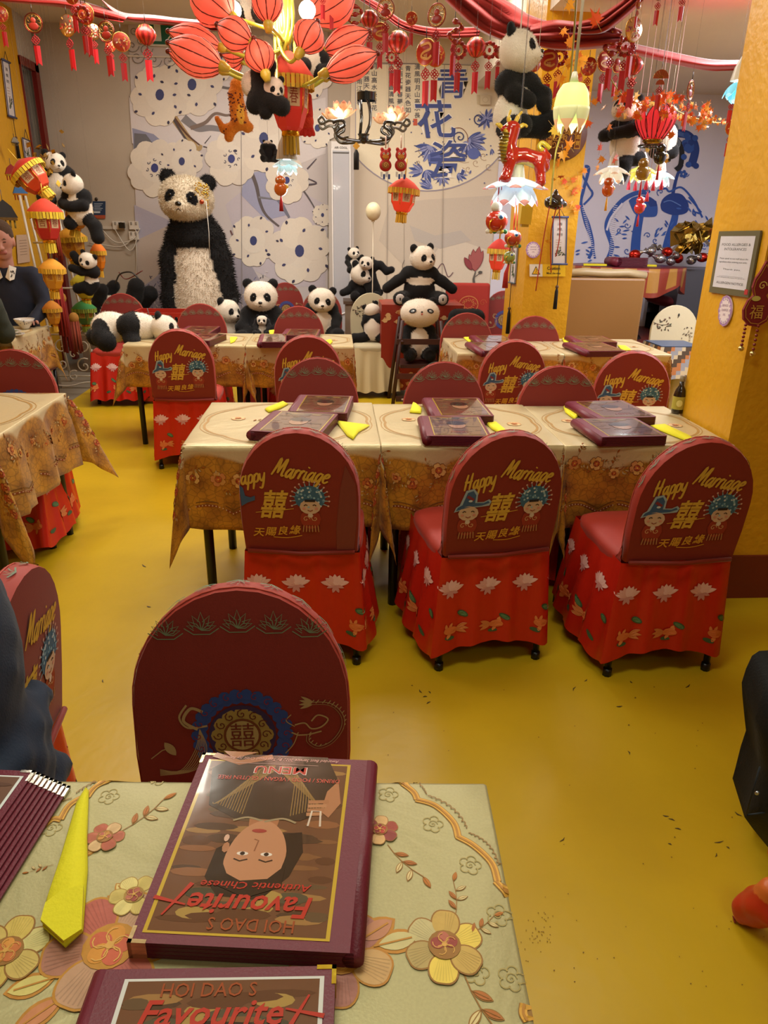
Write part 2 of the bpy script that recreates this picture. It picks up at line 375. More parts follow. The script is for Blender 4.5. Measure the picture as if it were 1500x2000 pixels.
bx('wall_left',(XL-.15,YF,-.1),(XL,8.52,ZC),'yellow_paint')
bx('wall_left_end',(XL-.15,8.96,-.1),(XL,YB,ZC),'grey_wall'); bx('wall_left_top',(XL-.15,8.52,3.02),(XL,8.96,ZC),'grey_wall')
bx('wall_front',(XL-.2,YF-.15,-.1),(XR+.2,YF,ZC),'cream_wall')
bx('wall_right',(XR,YF,-.1),(XR+.15,YB,ZC),'lilac_wall')
bx('wall_right_side',(3.1,YF,-.1),(3.25,2.6,ZC),'yellow_paint')
bx('ceiling',(XL-.2,YF-.1,ZC),(XS+.12,YB+.2,ZC+.1),'ceiling_paint'); bx('ceiling_alcove',(XS,YF-.1,ZA),(XR+.2,YB+.2,ZA+.1),'ceiling_paint'); bx('trim_soffit',(XS,YF,ZA+.1),(XS+.12,YB,ZC),'ceiling_paint')
bx('wall_alcove',(XS+.35,YB-.04,0),(XR,YB,ZA),'lilac_wall')
# floor scuffs
fp=Pr(lambda u,v,h:onz(u,v,h),.0012)
for x,y in ((1145,1329),(1232,1332),(1300,1594),(1313,1600),(1325,1618),(1309,1648),(1405,1645),(1423,1655),(1440,1590),(1165,1165),(830,1360),(836,1372),(840,1352),(1100,1640),(1230,1470),(280,1105),(290,1185),(345,1050),(820,1350),(1345,1340),(1210,1380),(1120,1345),(1400,1670),(600,1520),(200,1330)):
    a=random.random()*6; l=4+random.random()*7; fp.stroke([(x-l*math.cos(a),y-l*.5*math.sin(a)),(x,y),(x+l*math.cos(a+.5),y+l*.5*math.sin(a+.5))],[.8,2.4,.8],'4A3A16')
for i in range(70):
    x=700+random.random()*800; y=1330+random.random()*600
    fp.el(x,y,.8+random.random(),.6+random.random()*.6,'6E5114')
for i in range(45):
    x=1055+random.gauss(0,14); y=1815+random.gauss(0,24); fp.el(x-(y-1815)*.4,y,1.2,.9,'8A6A14')
sc=fp.build('scuff_marks','print'); sc.parent=floor
# doorway in left wall
d1=struct(thing('door_1','dark red framed doorway in the left wall behind the lanterns','door',(0,0,0))); del d1['category']; del d1['label']
for nm,lo,hi,c in (('frame_far',(XL-.02,8.86,0),(XL+.03,8.96,3.05),'6E1C16'),('frame_near',(XL-.02,8.50,0),(XL+.012,8.53,3.05),'6E1C16'),('frame_top',(XL-.02,8.50,2.98),(XL+.03,8.96,3.06),'6E1C16'),
    ('door_leaf',(XL-.13,8.53,0),(XL-.09,8.70,2.98),'5E6468'),('glass_pane',(XL-.12,8.70,0),(XL-.08,8.86,2.98),'6E655F')):
    b=B(); b.box([(lo[i]+hi[i])/2 for i in range(3)],[hi[i]-lo[i] for i in range(3)],c); b.build(nm,'plastic',d1)
b=B(); b.tube([(XL+.005,8.98,3.0),(XL+.005,8.98,3.4)],.006,'8a8074'); b.build('trim_1','plastic')['kind']='structure'
# pillars
pr=bx('pillar_right',(1.63,2.79,0),(3.1,3.24,ZC),'yellow_paint'); 
bx('baseboard_right',(1.615,2.775,0),(3.1,3.25,.21),'maroon_paint')
pm=bx('pillar_middle',(1.50,5.9,0),(1.88,6.55,ZC),'yellow_paint'); bx('baseboard_middle',(1.485,5.885,0),(1.895,6.56,.18),'maroon_paint')
# ---- wall printed panels (thin boards on the wall) ----
YM=YB-.012
def wm(u,v,h): return onY(u,v,YM-h)
def board(name,pts,col,mat='wall'):
    b=B(); q=[onY(x,y,YM) for x,y in pts]; n=len(q); b.add(q+[p+Vector((0,.012,0)) for p in q],[tuple(range(n))]+[(i,(i+1)%n,n+(i+1)%n,n+i) for i in range(n)],col,False); return struct(b.build(name,mat))
# left mural: blossom on grey-lilac
base=board('trim_2',[(249,20),(278,700),(640,700),(640,20)],'C3BCBB')
P=Pr(wm,.0015)
# cloudy areas and big shapes
P.poly([(252,190),(300,150),(470,160),(560,210),(636,190),(636,300),(560,330),(470,300),(400,290),(330,300),(258,280)],'CFC9C9',1)
P.poly([(262,400),(330,430),(330,470),(266,470)],'A8A4B4',1); P.poly([(258,250),(300,262),(345,300),(340,330),(300,310),(262,300)],'8C8FA8',1)
P.poly([(265,470),(330,440),(350,600),(276,640)],'B9ABA0',1)
P.poly([(440,400),(500,350),(560,340),(600,380),(636,400),(636,560),(560,560),(480,520)],'BDB6BE',1)
P.poly([(480,340),(530,330),(560,420),(520,430),(470,380)],'9A9DB8',2)
def branch(pts,w,col='6A5F5E',L=4):
    q=bez([(a,b_) for a,b_ in pts],6); n=len(q); P.stroke(q,[w*(1-.6*i/n) for i in range(n)],col,L)
branch([(338,228),(362,262),(386,290),(393,283)],15,'A98F62',3); branch([(340,230),(365,262),(390,283)],5,'5B3A28',5)
branch([(336,227),(352,255),(372,285),(380,300)],5,'4D4342',5); branch([(372,250),(400,240),(420,222),(445,225),(470,214)],8,'77665C',4); branch([(358,230),(385,250),(415,250),(460,258),(480,265)],16,'7C797C',2)
branch([(396,175),(420,168),(450,172),(470,160)],7,'66605F',4); branch([(455,170),(458,150)],4,'66605F',4)
branch([(254,192),(278,182)],9,'7A7066',3)
branch([(400,280),(412,265)],2,'4D4342');branch([(397,286),(420,292)],2.5,'4D4342'); branch([(380,290),(372,300),(366,310)],2.5,'4D4342')
branch([(484,320),(500,360),(508,395),(520,420),(545,442)],8,'5E5657',4); branch([(505,385),(545,390)],4,'77787f',4)
branch([(545,390),(565,425)],9,'6E7080',4); branch([(560,360),(590,370),(618,412)],5,'5b5558',4); branch([(600,330),(618,310)],3,'4D4550'); branch([(585,362),(618,358),(600,348)],4,'4D4550')
branch([(330,465),(350,500),(352,560)],4,'55504F');branch([(450,450),(462,478),(464,495)],3,'6A4A48')
branch([(470,620),(460,600),(440,560)],5,'55506A')
P.poly([(262,260),(285,262),(300,282),(272,300),(262,290)],'67676D',2); P.poly([(336,296),(352,300),(365,318),(352,340),(335,330)],'6F6B6D',2)
# shan shui mass at the bottom
P.poly([(278,560),(300,545),(316,530),(336,505),(350,500),(470,500),(492,520),(515,560),(530,620),(540,690),(278,690)],'9B97A4',2)
for i in range(420):
    x=285+random.random()*240; y=515+random.random()*170
    if y<690-abs(x-400)*.9-60: continue
    a=random.choice((.9,2.2,1.5))+random.gauss(0,.3); l=3+random.random()*5; P.stroke([(x,y),(x+l*math.cos(a),y+l*math.sin(a))],1.6,random.choice(('3D3B44','4A4860','6A6888','D0CAC8')),3)
def flower(cx,cy,r,kind,rot=0,petals=5,col='DED6C4'):
    for k in range(petals):
        a=rot+2*PI*k/petals
        for b_ in (-.28,.28): P.el(cx+r*.55*math.cos(a+b_),cy+r*.62*math.sin(a+b_),r*.5,r*.4,'DDD4C4' if k%2 else 'D7CEC0',6+k*.12,rot=a,n=18)
    P.el(cx,cy,r*.5,r*.55,'DBD3C5',7)
    if kind=='s':
        P.el(cx,cy,r*.14,r*.17,'39407A',9,n=12)
        for k in range(7):
            a=rot+2*PI*k/7; P.stroke(curl(cx+r*.3*math.cos(a),cy+r*.33*math.sin(a),r*.08,a+2,.8,8),r*.025,'4B4A60',9)
    else:
        P.el(cx,cy,r*.15,r*.2,'39406E',9,n=12)
        for k in range(petals*2):
            a=rot+2*PI*(k+.5)/(petals*2); q=r*(.95 if k%2 else .62); P.petal(cx+q*math.cos(a),cy+q*math.sin(a),a+.4,r*.14,r*.09,'34314A' if k%2 else '3F3F66',9)
for f in ((312,185,56,'d',.3),(375,165,58,'d',1.0),(302,328,52,'s',.2),(452,310,50,'s',.9),(355,315,40,'d',0),(515,270,60,'d',.5),(495,470,46,'d',.3),(585,490,60,'d',.8),(620,250,36,'d',.1),(560,352,42,'s',0),(600,140,50,'d',.2),(500,120,50,'s',.4),(428,110,45,'d',.4),(630,420,20,'d',0)): flower(*f)
for cx,cy,r in ((262,60,10),(258,90,14),(275,78,10),(285,95,14),(268,112,14),(300,118,16),(300,70,9),(330,118,14)):
    P.stroke(curl(cx,cy,r,0,1.4,18),1.3,'6B6663',8)
P.stroke([(249,109),(330,111),(420,112)],3.2,'CFC6B8',10)
for x in (470,):
    P.stroke([(x,40),(x+3,690)],1.2,'8E8683',10)
P.build('printed_blossom_mural','print',base)
# right mural
base2=board('trim_3',[(690,20),(672,700),(990,700),(1020,20)],'D2C4AE')
P=Pr(wm,.0015)
P.poly([(760,400),(830,390),(990,380),(990,480),(900,520),(850,500),(790,520),(740,470)],'C6B9A6',1); P.poly([(800,440),(850,460),(900,450),(920,470),(860,486),(810,470)],'BBB2A6',2)
P.poly([(860,480),(900,470),(985,500),(985,560),(800,560)],'D6C9B4',1)
cx,cy,rr=835,185,180
pts=[(cx+rr*math.cos(a)*1.02,cy+rr*math.sin(a)*1.05) for a in [2*PI*k/72 for k in range(72)]]
pts=[(min(max(x,694),1005),max(y,125)) for x,y in pts]
P.poly(pts,'9A93A0',3); P.poly([(cx+(x-cx)*.99,cy+(y-cy)*.988) for x,y in pts],'E2D6B8',4)
P.stroke([(690,122),(850,125),(1010,131)],1.5,'7E7468',5)
# ink writing columns
txt='清風明月山高水長青花瓷器天色如煙雨江南春夢古韻墨香'
ci=0
for col,x,y0,y1 in ((0,815,125,222),(1,797,128,210),(2,781,125,195),(3,764,124,215),(4,731,124,212),(5,716,135,190),(6,702,140,200)):
    y=y0
    while y<y1:
        P.text(txt[ci%len(txt)],x,y+10,10.5,'4A4A55',6,yflip=-1,bold=.01,asc=.9); ci+=1; y+=13.5
P.poly([(807,232),(815,232),(815,245),(807,245)],'C4573C',6)
# the three big characters (brushy blue with pale outline)
for ch,x,y,h,sh,bo in (('青',884,186,58,.05,.012),('花',850,262,70,-.15,.014),('瓷',876,340,70,.12,.010)):
    P.text(ch,x,y,h,'EFE8DA',8,yflip=-1,shear=sh,bold=bo+.022,asc=.9); P.text(ch,x,y,h,'3E4C86',11,yflip=-1,shear=sh,bold=bo,asc=.9)
def blueflower(cx,cy,r,a0,spread=1.2,n=7,L=6):
    for k in range(n):
        a=a0+(k-(n-1)/2)*spread/n*2; P.petal(cx,cy,a,r*(.8+.2*math.sin(k)),r*.24,'8D93BE' if k%2 else '4B5A96',L+(k%2)); 
        P.stroke([(cx+r*.2*math.cos(a),cy+r*.2*math.sin(a)),(cx+r*.8*math.cos(a+.05),cy+r*.8*math.sin(a+.05))],r*.03,'2F3A70',L+2)
blueflower(912,275,44,1.2,1.3); blueflower(912,275,40,.1,.8); blueflower(842,285,42,2.0,1.3); P.el(925,300,12,11,'5A68A6',9); P.el(848,308,13,12,'5A68A6',9)
P.stroke(curl(898,268,13,2.2,1.5,22),2.2,'3B4370',9); P.stroke(curl(936,232,14,0,1.6,22),2.4,'3B4370',9); P.stroke(bez([(880,252),(900,250),(912,262),(914,278)]),1.4,'8B5F4A',9)
blueflower(950,232,24,2.6,1.6,6); blueflower(950,232,24,-.6,1.2,5); blueflower(955,170,22,-1.2,.5,4)
blueflower(826,335,30,3.4,.9,5); blueflower(832,332,28,1.2,1.0,5); blueflower(862,345,22,1.5,1.4,6); blueflower(845,368,30,-2.6,.5,4); blueflower(893,340,22,.5,1.0,5); blueflower(960,290,14,1.4,.5,3); blueflower(920,332,10,1.9,.3,2)
for k in range(26): P.el(800+random.random()*165,230+random.random()*130,1.6,1.6,'6A6A86',6,n=8)
for cx_,cy_,r_ in ((818,318,7),(905,332,8),(945,305,9),(930,318,8),(915,330,7),(955,325,8),(830,290,18),(905,300,20)): P.stroke(curl(cx_,cy_,r_,1,1.1,14),.9,'A98A6C',6)
P.poly([(932,185),(958,187),(956,205),(932,204)],'CDBF9F',8)
# tulip and ink on lower wall
for a,l,w in ((-1.65,44,15),(-1.4,50,15),(-1.2,44,13),(-1.9,36,12)): P.petal_o(928,530,a,l,w,'A65A56','7E2E34',1.2,8)
P.petal_o(922,528,-2.1,30,12,'8E3D42','6E2028',1,9); P.stroke([(929,530),(925,545),(926,556)],[2,4,5],'5C574F',9); P.el(938,532,4,3,'55504A',9); P.stroke([(929,540),(942,530)],1.5,'55504A',9)
P.stroke(bez([(790,508),(786,520),(790,535)]),1,'6B635F',6); P.stroke(bez([(855,525),(865,515),(875,540),(885,532)]),1.5,'6B4A55',6)
for s in (760,868,): P.stroke([(s,125),(s-6,690)],1.2,'9A8E80',12)
P.stroke([(790,200),(789,690)],.8,'A59A8A',5)
P.build('printed_porcelain_mural','print',base2)
# alcove painting
P=Pr(lambda u,v,h:onY(u,v,YB-.04-h-.001),.0015); BL='2C55A8'; BD='1F3F8C'
def hb(pts,w,col=BL,L=2): q=bez(pts,8); P.stroke(q,w if not isinstance(w,tuple) else [w[0]+(w[1]-w[0])*i/(len(q)-1) for i in range(len(q))],col,L)
hb([(1240,505),(1243,460),(1250,420)],(20,15)); hb([(1298,505),(1305,470),(1318,425),(1318,405)],(18,11))
P.poly(bez([(1228,392),(1238,385),(1262,382),(1282,395),(1283,420),(1268,424),(1250,422),(1238,415),(1228,392)],5),BL,3)
P.poly(bez([(1290,400),(1295,388),(1310,378),(1332,380),(1345,400),(1340,416),(1315,420),(1294,412),(1290,400)],5),BD,3)
P.poly([(1258,385),(1268,384),(1282,393),(1284,402),(1270,404)],BD,4); hb([(1313,385),(1322,345),(1333,322)],(7,5),BD); hb([(1296,395),(1310,392),(1330,402)],2,'5F80C4',5)
hb([(1258,380),(1262,360),(1268,350)],(6,4),BD)
hb([(1188,505),(1195,480),(1185,445),(1192,420),(1215,392),(1240,378),(1262,375)],9); hb([(1185,450),(1194,425),(1216,397)],4,'DCDCEA',4)
hb([(1150,505),(1158,480),(1150,440),(1135,400),(1140,370),(1150,330),(1142,325)],6); hb([(1136,410),(1144,440),(1156,470),(1162,505)],4); hb([(1130,330),(1150,365),(1157,380),(1140,400)],4)
hb([(1285,372),(1300,368),(1308,374),(1330,366),(1350,385),(1362,405),(1372,425)],4); hb([(1345,385),(1358,400),(1370,415)],3)
hb([(1320,260),(1345,265),(1358,290),(1350,325)],16,BD); hb([(1316,255),(1330,262),(1348,268)],8,'4468B4',4); hb([(1310,262),(1330,285),(1330,320),(1320,332)],10,'15171D',4)
for k in range(16): P.el(1335+random.random()*26,262+random.random()*62,6,6,random.choice((BL,BD)),5,n=10)
for k in range(60):
    x,y,a=random.choice(((1345,400,1.1),(1215,455,.4),(1280,455,-.4),(1205,485,.3),(1340,455,-.9),(1360,425,1.3),(1300,445,2),(1200,430,1),(1145,370,2),(1380,470,-.6),(1330,470,-.5),(1140,490,0)))
    P.petal(x+random.gauss(0,9),y+random.gauss(0,12),a+random.gauss(0,.6),9+random.random()*6,3.4,random.choice((BL,'3D66B6')),4)
for x,y,r,a in ((1225,440,7,0),(1210,450,6,1),(1290,375,8,2),(1265,460,7,3),(1280,470,6,1),(1340,340,6,0),(1375,480,7,1),(1300,340,8,2),(1225,490,8,0)): P.stroke(curl(x,y,r,a,1.2,14),1.6,BL,4)
for x,y in ((1335,340),(1262,374)):
    for k in range(5): P.el(x+5*math.cos(k*1.256),y+5*math.sin(k*1.256),3.4,3.4,BL,5,n=8)
for k in range(26): hb([(1198-k*.35,400+k*4),(1206-k*.35,402+k*4)],1.2,'DCDCEA',6); hb([(1136+k*.9,406+k*3.8),(1142+k*.9,405+k*3.8)],1.2,'DCDCEA',6)
P.build('painted_blue_hands_mural','print',bpy.data.objects['wall_alcove'])
# alcove platform, floral strips etc
bx('floor_platform',(2.3,6.6,0),(XR,YB-.04,.43),'maroon_paint')
# ================= table cloths =================
def clothmat(name,base,gold,W,D,metal=.35,rough=.4,scallop=.11):
    m=newmat(name); b=m.node_tree.nodes['Principled BSDF']; uv=nd(m,'ShaderNodeUVMap'); sp=nd(m,'ShaderNodeSeparateXYZ'); lk(m,uv.outputs[0],sp.inputs[0])
    def mt(op,a,b_=None):
        n=nd(m,'ShaderNodeMath',operation=op)
        for i,v in enumerate((a,b_)):
            if v is None: continue
            if isinstance(v,(int,float)): n.inputs[i].default_value=v
            else: lk(m,v,n.inputs[i])
        return n.outputs[0]
    dx=mt('SUBTRACT',mt('ABSOLUTE',sp.outputs[0]),W/2); dy=mt('SUBTRACT',mt('ABSOLUTE',sp.outputs[1]),D/2); d=mt('MAXIMUM',dx,dy)
    sc=mt('MULTIPLY',mt('ABSOLUTE',mt('SINE',mt('MULTIPLY',mt('ADD',sp.outputs[0],sp.outputs[1]),11.))),.045)
    e=mt('SUBTRACT',mt('ADD',d,sc),scallop); mask=mt('MINIMUM',mt('MAXIMUM',mt('MULTIPLY',e,60.),0.),1.)
    vo=nd(m,'ShaderNodeTexVoronoi',feature='DISTANCE_TO_EDGE'); vo.inputs['Scale'].default_value=38; lk(m,uv.outputs[0],vo.inputs['Vector'])
    vo2=nd(m,'ShaderNodeTexVoronoi'); vo2.inputs['Scale'].default_value=24; lk(m,uv.outputs[0],vo2.inputs['Vector'])
    nz=nd(m,'ShaderNodeTexNoise'); nz.inputs['Scale'].default_value=9; nz.inputs['Detail'].default_value=6; lk(m,uv.outputs[0],nz.inputs['Vector'])
    cr=nd(m,'ShaderNodeValToRGB'); cr.color_ramp.elements[0].position=.33; cr.color_ramp.elements[1].position=.62
    cr.color_ramp.elements[0].color=(*hx('8A5A1C'),1); cr.color_ramp.elements[1].color=(*hx(gold),1); lk(m,nz.outputs[0],cr.inputs[0])
    ln=nd(m,'ShaderNodeMapRange'); ln.inputs[1].default_value=0; ln.inputs[2].default_value=.09; ln.inputs[3].default_value=.62; ln.inputs[4].default_value=1; lk(m,vo.outputs['Distance'],ln.inputs[0])
    g2=nd(m,'ShaderNodeVectorMath',operation='SCALE'); lk(m,cr.outputs[0],g2.inputs[0]); lk(m,ln.outputs[0],g2.inputs['Scale'])
    n2=nd(m,'ShaderNodeTexNoise'); n2.inputs['Scale'].default_value=260; lk(m,uv.outputs[0],n2.inputs['Vector'])
    r2=nd(m,'ShaderNodeMapRange'); r2.inputs[3].default_value=.88; r2.inputs[4].default_value=1.1; lk(m,n2.outputs[0],r2.inputs[0])
    bs=nd(m,'ShaderNodeVectorMath',operation='SCALE'); bs.inputs[0].default_value=hx(base); lk(m,r2.outputs[0],bs.inputs['Scale'])
    mx=nd(m,'ShaderNodeMix',data_type='RGBA'); lk(m,mask,mx.inputs[0]); lk(m,bs.outputs[0],mx.inputs[6]); lk(m,g2.outputs[0],mx.inputs[7]); lk(m,mx.outputs[2],b.inputs['Base Color'])
    bp=nd(m,'ShaderNodeBump'); bp.inputs['Strength'].default_value=.07; bp.inputs['Distance'].default_value=.004; lk(m,n2.outputs[0],bp.inputs['Height']); 
    n3=nd(m,'ShaderNodeTexNoise'); n3.inputs['Scale'].default_value=3.2; n3.inputs['Detail'].default_value=4; n3.inputs['Distortion'].default_value=1.5; lk(m,uv.outputs[0],n3.inputs['Vector'])
    b2=nd(m,'ShaderNodeBump'); b2.inputs['Strength'].default_value=.35; b2.inputs['Distance'].default_value=.02; lk(m,n3.outputs[0],b2.inputs['Height']); lk(m,bp.outputs[0],b2.inputs['Normal']); lk(m,b2.outputs[0],b.inputs['Normal'])
    setp(b,Metallic=metal,Roughness=rough); b.inputs['Sheen Weight'].default_value=.15; MATS[name]=m; return m
class Cloth:
    """rectangular cloth W x D table top with overhang d; corners fall as pointed folds"""
    def __init__(s,W,D,d,seed=0,fold=.012,flare=.10,dd=None):
        s.W,s.D,s.d=W,D,d; s.r=random.Random(seed); s.ph=[s.r.random()*6.28 for _ in range(6)]; s.fold=fold; s.flare=flare
    def p(s,u,v,h=0.):
        W,D=s.W/2,s.D/2; cx=max(-W,min(W,u)); cy=max(-D,min(D,v)); ox,oy=u-cx,v-cy; L=math.hypot(ox,oy)
        if L<1e-6: return Vector((u,v,h))
        dx,dy=ox/L,oy/L; arc=cx*7+cy*9+math.atan2(dy,dx)*2.2
        cor=min(abs(ox),abs(oy))/L*1.41
        out=.004+s.flare*L*(.35+1.3*cor)+s.fold*min(1,L/.12)*(math.sin(arc*2.3+s.ph[0])+.6*math.sin(arc*5.1+s.ph[1])*min(1,L/.2))
        out=max(out,.003)+h; t=min(1,L/.012)
        return Vector((cx+dx*out,cy+dy*out,-max(0,L-.004)*(1 if L>.012 else .6)))
    def mesh(s,name,mat,parent):
        us=[-s.W/2-s.d+s.d*i/12 for i in range(12)]+[-s.W/2+s.W*i/14 for i in range(15)]+[s.W/2+s.d*i/12 for i in range(1,13)]
        us=sorted(set(us+[-s.W/2-.006,s.W/2+.006])); vs_=[-s.D/2-s.d+s.d*i/12 for i in range(12)]+[-s.D/2+s.D*i/14 for i in range(15)]+[s.D/2+s.d*i/12 for i in range(1,13)]; vs_=sorted(set(vs_+[-s.D/2-.006,s.D/2+.006]))
        V=[s.p(u,v) for v in vs_ for u in us]; n=len(us); Q=[(j*n+i,j*n+i+1,(j+1)*n+i+1,(j+1)*n+i) for j in range(len(vs_)-1) for i in range(n-1)]
        me=bpy.data.meshes.new(name); me.from_pydata([tuple(v) for v in V],[],Q); uv=me.uv_layers.new(name='UVMap')
        for l in me.loops: i=l.vertex_index; uv.data[l.index].uv=(us[i%n],vs_[i//n])
        me.polygons.foreach_set('use_smooth',np.ones(len(Q),bool)); me.materials.append(MATS[mat]); me.update()
        o=bpy.data.objects.new(name,me); COL.objects.link(o); o.parent=parent
        so=o.modifiers.new('s','SOLIDIFY'); so.thickness=.0012; so.offset=-1; return o
def bloom(P,x,y,r,rot,out='9A5A1C',pet=('D8B868','C9A15A','E0C77C'),core='9A4632',lw=.07,n=6,L=1):
    for k in range(n):
        a=rot+2*PI*k/n
        for b_ in(-.22,.22): P.el(x+.6*r*math.cos(a+b_),y+.6*r*math.sin(a+b_),r*.34,r*.3,out,L,rot=a,n=12)
    for k in range(n):
        a=rot+2*PI*k/n
        for b_ in(-.22,.22): P.el(x+.6*r*math.cos(a+b_),y+.6*r*math.sin(a+b_),r*(.34-lw),r*(.3-lw),pet[k%len(pet)],L+1,rot=a,n=12)
    P.el(x,y,r*.42,r*.42,out,L+2,n=14); 
    for k in range(5): a=rot+k*1.256; P.petal(x,y,a,r*.4,r*.3,core if k%2 else 'B8653C',L+3)
    P.el(x,y,r*.12,r*.12,'D9A040',L+4,n=8)
def leafo(P,x,y,a,l,w,fill,line,L=1): P.petal(x,y,a,l,w,line,L); P.petal(x+l*.08*math.cos(a),y+l*.08*math.sin(a),a,l*.84,w*.72,fill,L+1); P.stroke([(x,y),(x+l*.8*math.cos(a),y+l*.8*math.sin(a))],w*.07,line,L+2)
def outrose(P,x,y,r,col='B9AE7A',L=1):
    for k in range(5):
        a=k*1.256; P.stroke([(x+r*.6*math.cos(a)+r*.42*math.cos(q),y+r*.6*math.sin(a)+r*.42*math.sin(q)) for q in [a-1.9+.38*i for i in range(11)]],r*.1,col,L)
    P.stroke(curl(x,y,r*.5,0,1.6,14),r*.09,col,L)
def sprig(P,x,y,a,l,L=1,stem='8F6528'):
    q=[(x+l*t*math.cos(a+.25*t),y+l*t*math.sin(a+.25*t)) for t in (0,.25,.5,.75,1)]; P.stroke(q,l*.018,stem,L)
    for i,t,f in((1,.9,'A8642A'),(2,-.9,'CDBB84'),(2,.9,'A8642A'),(3,-.8,'CDBB84'),(4,0,'B06A22')): leafo(P,q[i][0],q[i][1],a+t,l*.3,l*.12,f,stem,L)
def scalloped(P,path_fn,n,w,cols,L=1):
    pts=[path_fn(i/n) for i in range(n+1)]; P.stroke(pts,w,cols[0],L); P.stroke(pts,w*.62,cols[1],L+1); P.stroke(pts,w*.25,cols[2],L+2)
clothmat('cloth_gold','C6B384','C8922A',.74,.66,.3,.38); clothmat('cloth_fg','AAA272','C08C2C',.68,.68,.25,.42,.3)
MATS['wood_dark']=MATS['wood']
def table_frame(t,W,D,h=.74):
    b=B(); b.box((0,0,h-.0165),(W-.01,D-.01,.025),'6B4A2C'); b.build('tabletop','wood',t)
    for sx in(-1,1):
        for sy in(-1,1):
            b=B(); b.tube([(sx*(W/2-.06),sy*(D/2-.06),h-.03),(sx*(W/2-.06),sy*(D/2-.06),0)],.02,'1B1917'); b.build('leg','plastic',t)
def cloth_prints(cl,parent,seed=0,dense=1):
    r=random.Random(seed); P=Pr(cl.p,.0009,edge=.03); W,D,d=cl.W,cl.D,cl.d
    # oval wreath on top
    def ov(t): a=2*PI*t; k=1+.05*abs(math.sin(a*4)); return (W*.45*k*math.cos(a),D*.44*k*math.sin(a))
    P.stroke([ov(i/64) for i in range(65)],.011,'B08A50',1); P.stroke([(x*1.05,y*1.05) for x,y in [ov(i/64) for i in range(65)]],.004,'B08A50',1)
    for x,y,q in ((-.22,.05,.035),(.24,-.03,.035),(.02,.2,.03),(-.05,-.22,.03)): bloom(P,x,y,q,r.random()*6,'B5814A',('DCC38C','D8A874'),'C27A48')
    for x,y,a in ((-.17,.0,.3),(.18,.04,2.6),(0,.15,-.6),(0,-.18,1.8)): sprig(P,x,y,a,.09)
    # drops: flowers, sprigs and bead border on each side
    for side in range(4):
        Ls=W if side%2==0 else D
        def q(s_,e,side=side): return {0:(s_,-D/2-e),1:(W/2+e,s_),2:(s_,D/2+e),3:(-W/2-e,s_)}[side]
        nn=int(9*Ls/.74)
        for k in range(nn):
            s_=-Ls/2+(k+.5)*Ls/nn+r.gauss(0,.012); e=.075+r.random()*.09; x,y=q(s_,e)
            bloom(P,x,y,.02+r.random()*.016,r.random()*6,r.choice(('8A4A1E','7E3E1A','9A6424')),(r.choice(('C98A4E','D9B36A','B5652F')),'C79A50'),r.choice(('9A3C1E','B25326')),n=5)
            for j in range(3): sprig(P,x+r.gauss(0,.018),y+r.gauss(0,.018),r.random()*6.3,.04+r.random()*.025,stem='8A5A24')
        for rr,w_,c in((.02,.009,'8A4A2A'),(.036,.004,'7A5526')):
            pts=[q(-Ls/2-.02+(Ls+.04)*i/60,d-.05-rr-.035*abs(math.sin(i/60*PI*4))) for i in range(61)]; P.stroke(pts,w_,c,1)
            if rr==.02:
                for i in range(0,61,1): P.el(pts[i][0],pts[i][1],.0028,.0028,'D9C49A',2,n=6)
    for sx in(-1,1):
        for sy in(-1,1):
            for j in range(5):
                e1,e2=(.04+.035*j)*(1+.2*r.random()),(.04+.035*j)*(1+.2*r.random()); x,y=sx*(W/2+e1),sy*(D/2+e2)
                bloom(P,x,y,.022,r.random()*6,'8A3A1E',('B5552F','C98A4E'),'9A3C1E',n=5)
                for k in range(2): sprig(P,x,y,r.random()*6.3,.06,stem='8A4A20')
    return P.build('embroidery','goldprint',parent)
def dressed(name,label,W,D,loc,rz=0,d=.30,seed=0,group=None,mat='cloth_gold',flare=.1,fold=.012,clabel=None):
    t=thing(name,label,'table',loc,(0,0,rz),group); table_frame(t,W,D,.742)
    cl=Cloth(W,D,d,seed,fold,flare); o=cl.mesh('tablecloth',mat,None); o.location=(loc[0],loc[1],loc[2]+.7435); o.rotation_euler=(0,0,rz)
    tag(o,clabel or ('gold embroidered cloth over '+label.split(',')[0]),'tablecloth',group and 'gold embroidered tablecloths')
    return t,o,cl
rows=[('dining table at the left end of the middle row',-.597,.168,2.72,3.45),
      ('dining table in the centre of the middle row',.178,.905,2.72,3.42),
      ('dining table at the right end of the middle row',.915,1.610,2.71,3.38)]
for i,(lb,x0,x1,y0,y1) in enumerate(rows):
    t,o,cl=dressed('dining_table',lb,x1-x0,y1-y0,((x0+x1)/2,(y0+y1)/2,0),0,.36 if i else .35,seed=i+3,flare=.06 if i else .12); cloth_prints(cl,o,i+1)
back=[('rear left dining table, nearest the red plastic crate',-1.49,-.65,5.22,5.80),('rear left-hand dining table beside the olive chair with the seated panda',-.635,.12,5.20,5.80),
      ('left one of the rear right-hand pair of dining tables',.835,1.57,4.92,5.64),('right one of the rear right-hand pair of dining tables',1.585,2.335,4.92,5.64)]
for i,(lb,x0,x1,y0,y1) in enumerate(back):
    t,o,cl=dressed('dining_table',lb,x1-x0,y1-y0,((x0+x1)/2,(y0+y1)/2,0),0,.30,seed=i+13,flare=.18 if i==0 else .05); cloth_prints(cl,o,i+21)
t,o,cl=dressed('dining_table','dining table at the left edge in the middle of the room',.86,.86,(-1.79,3.22,0),0,.36,seed=31,flare=.24,fold=.02); cloth_prints(cl,o,31)
t,o,cl=dressed('dining_table','dining table before the man in navy',.62,.70,(-2.655,5.78,0),0,.33,seed=36,flare=.15); cloth_prints(cl,o,36)
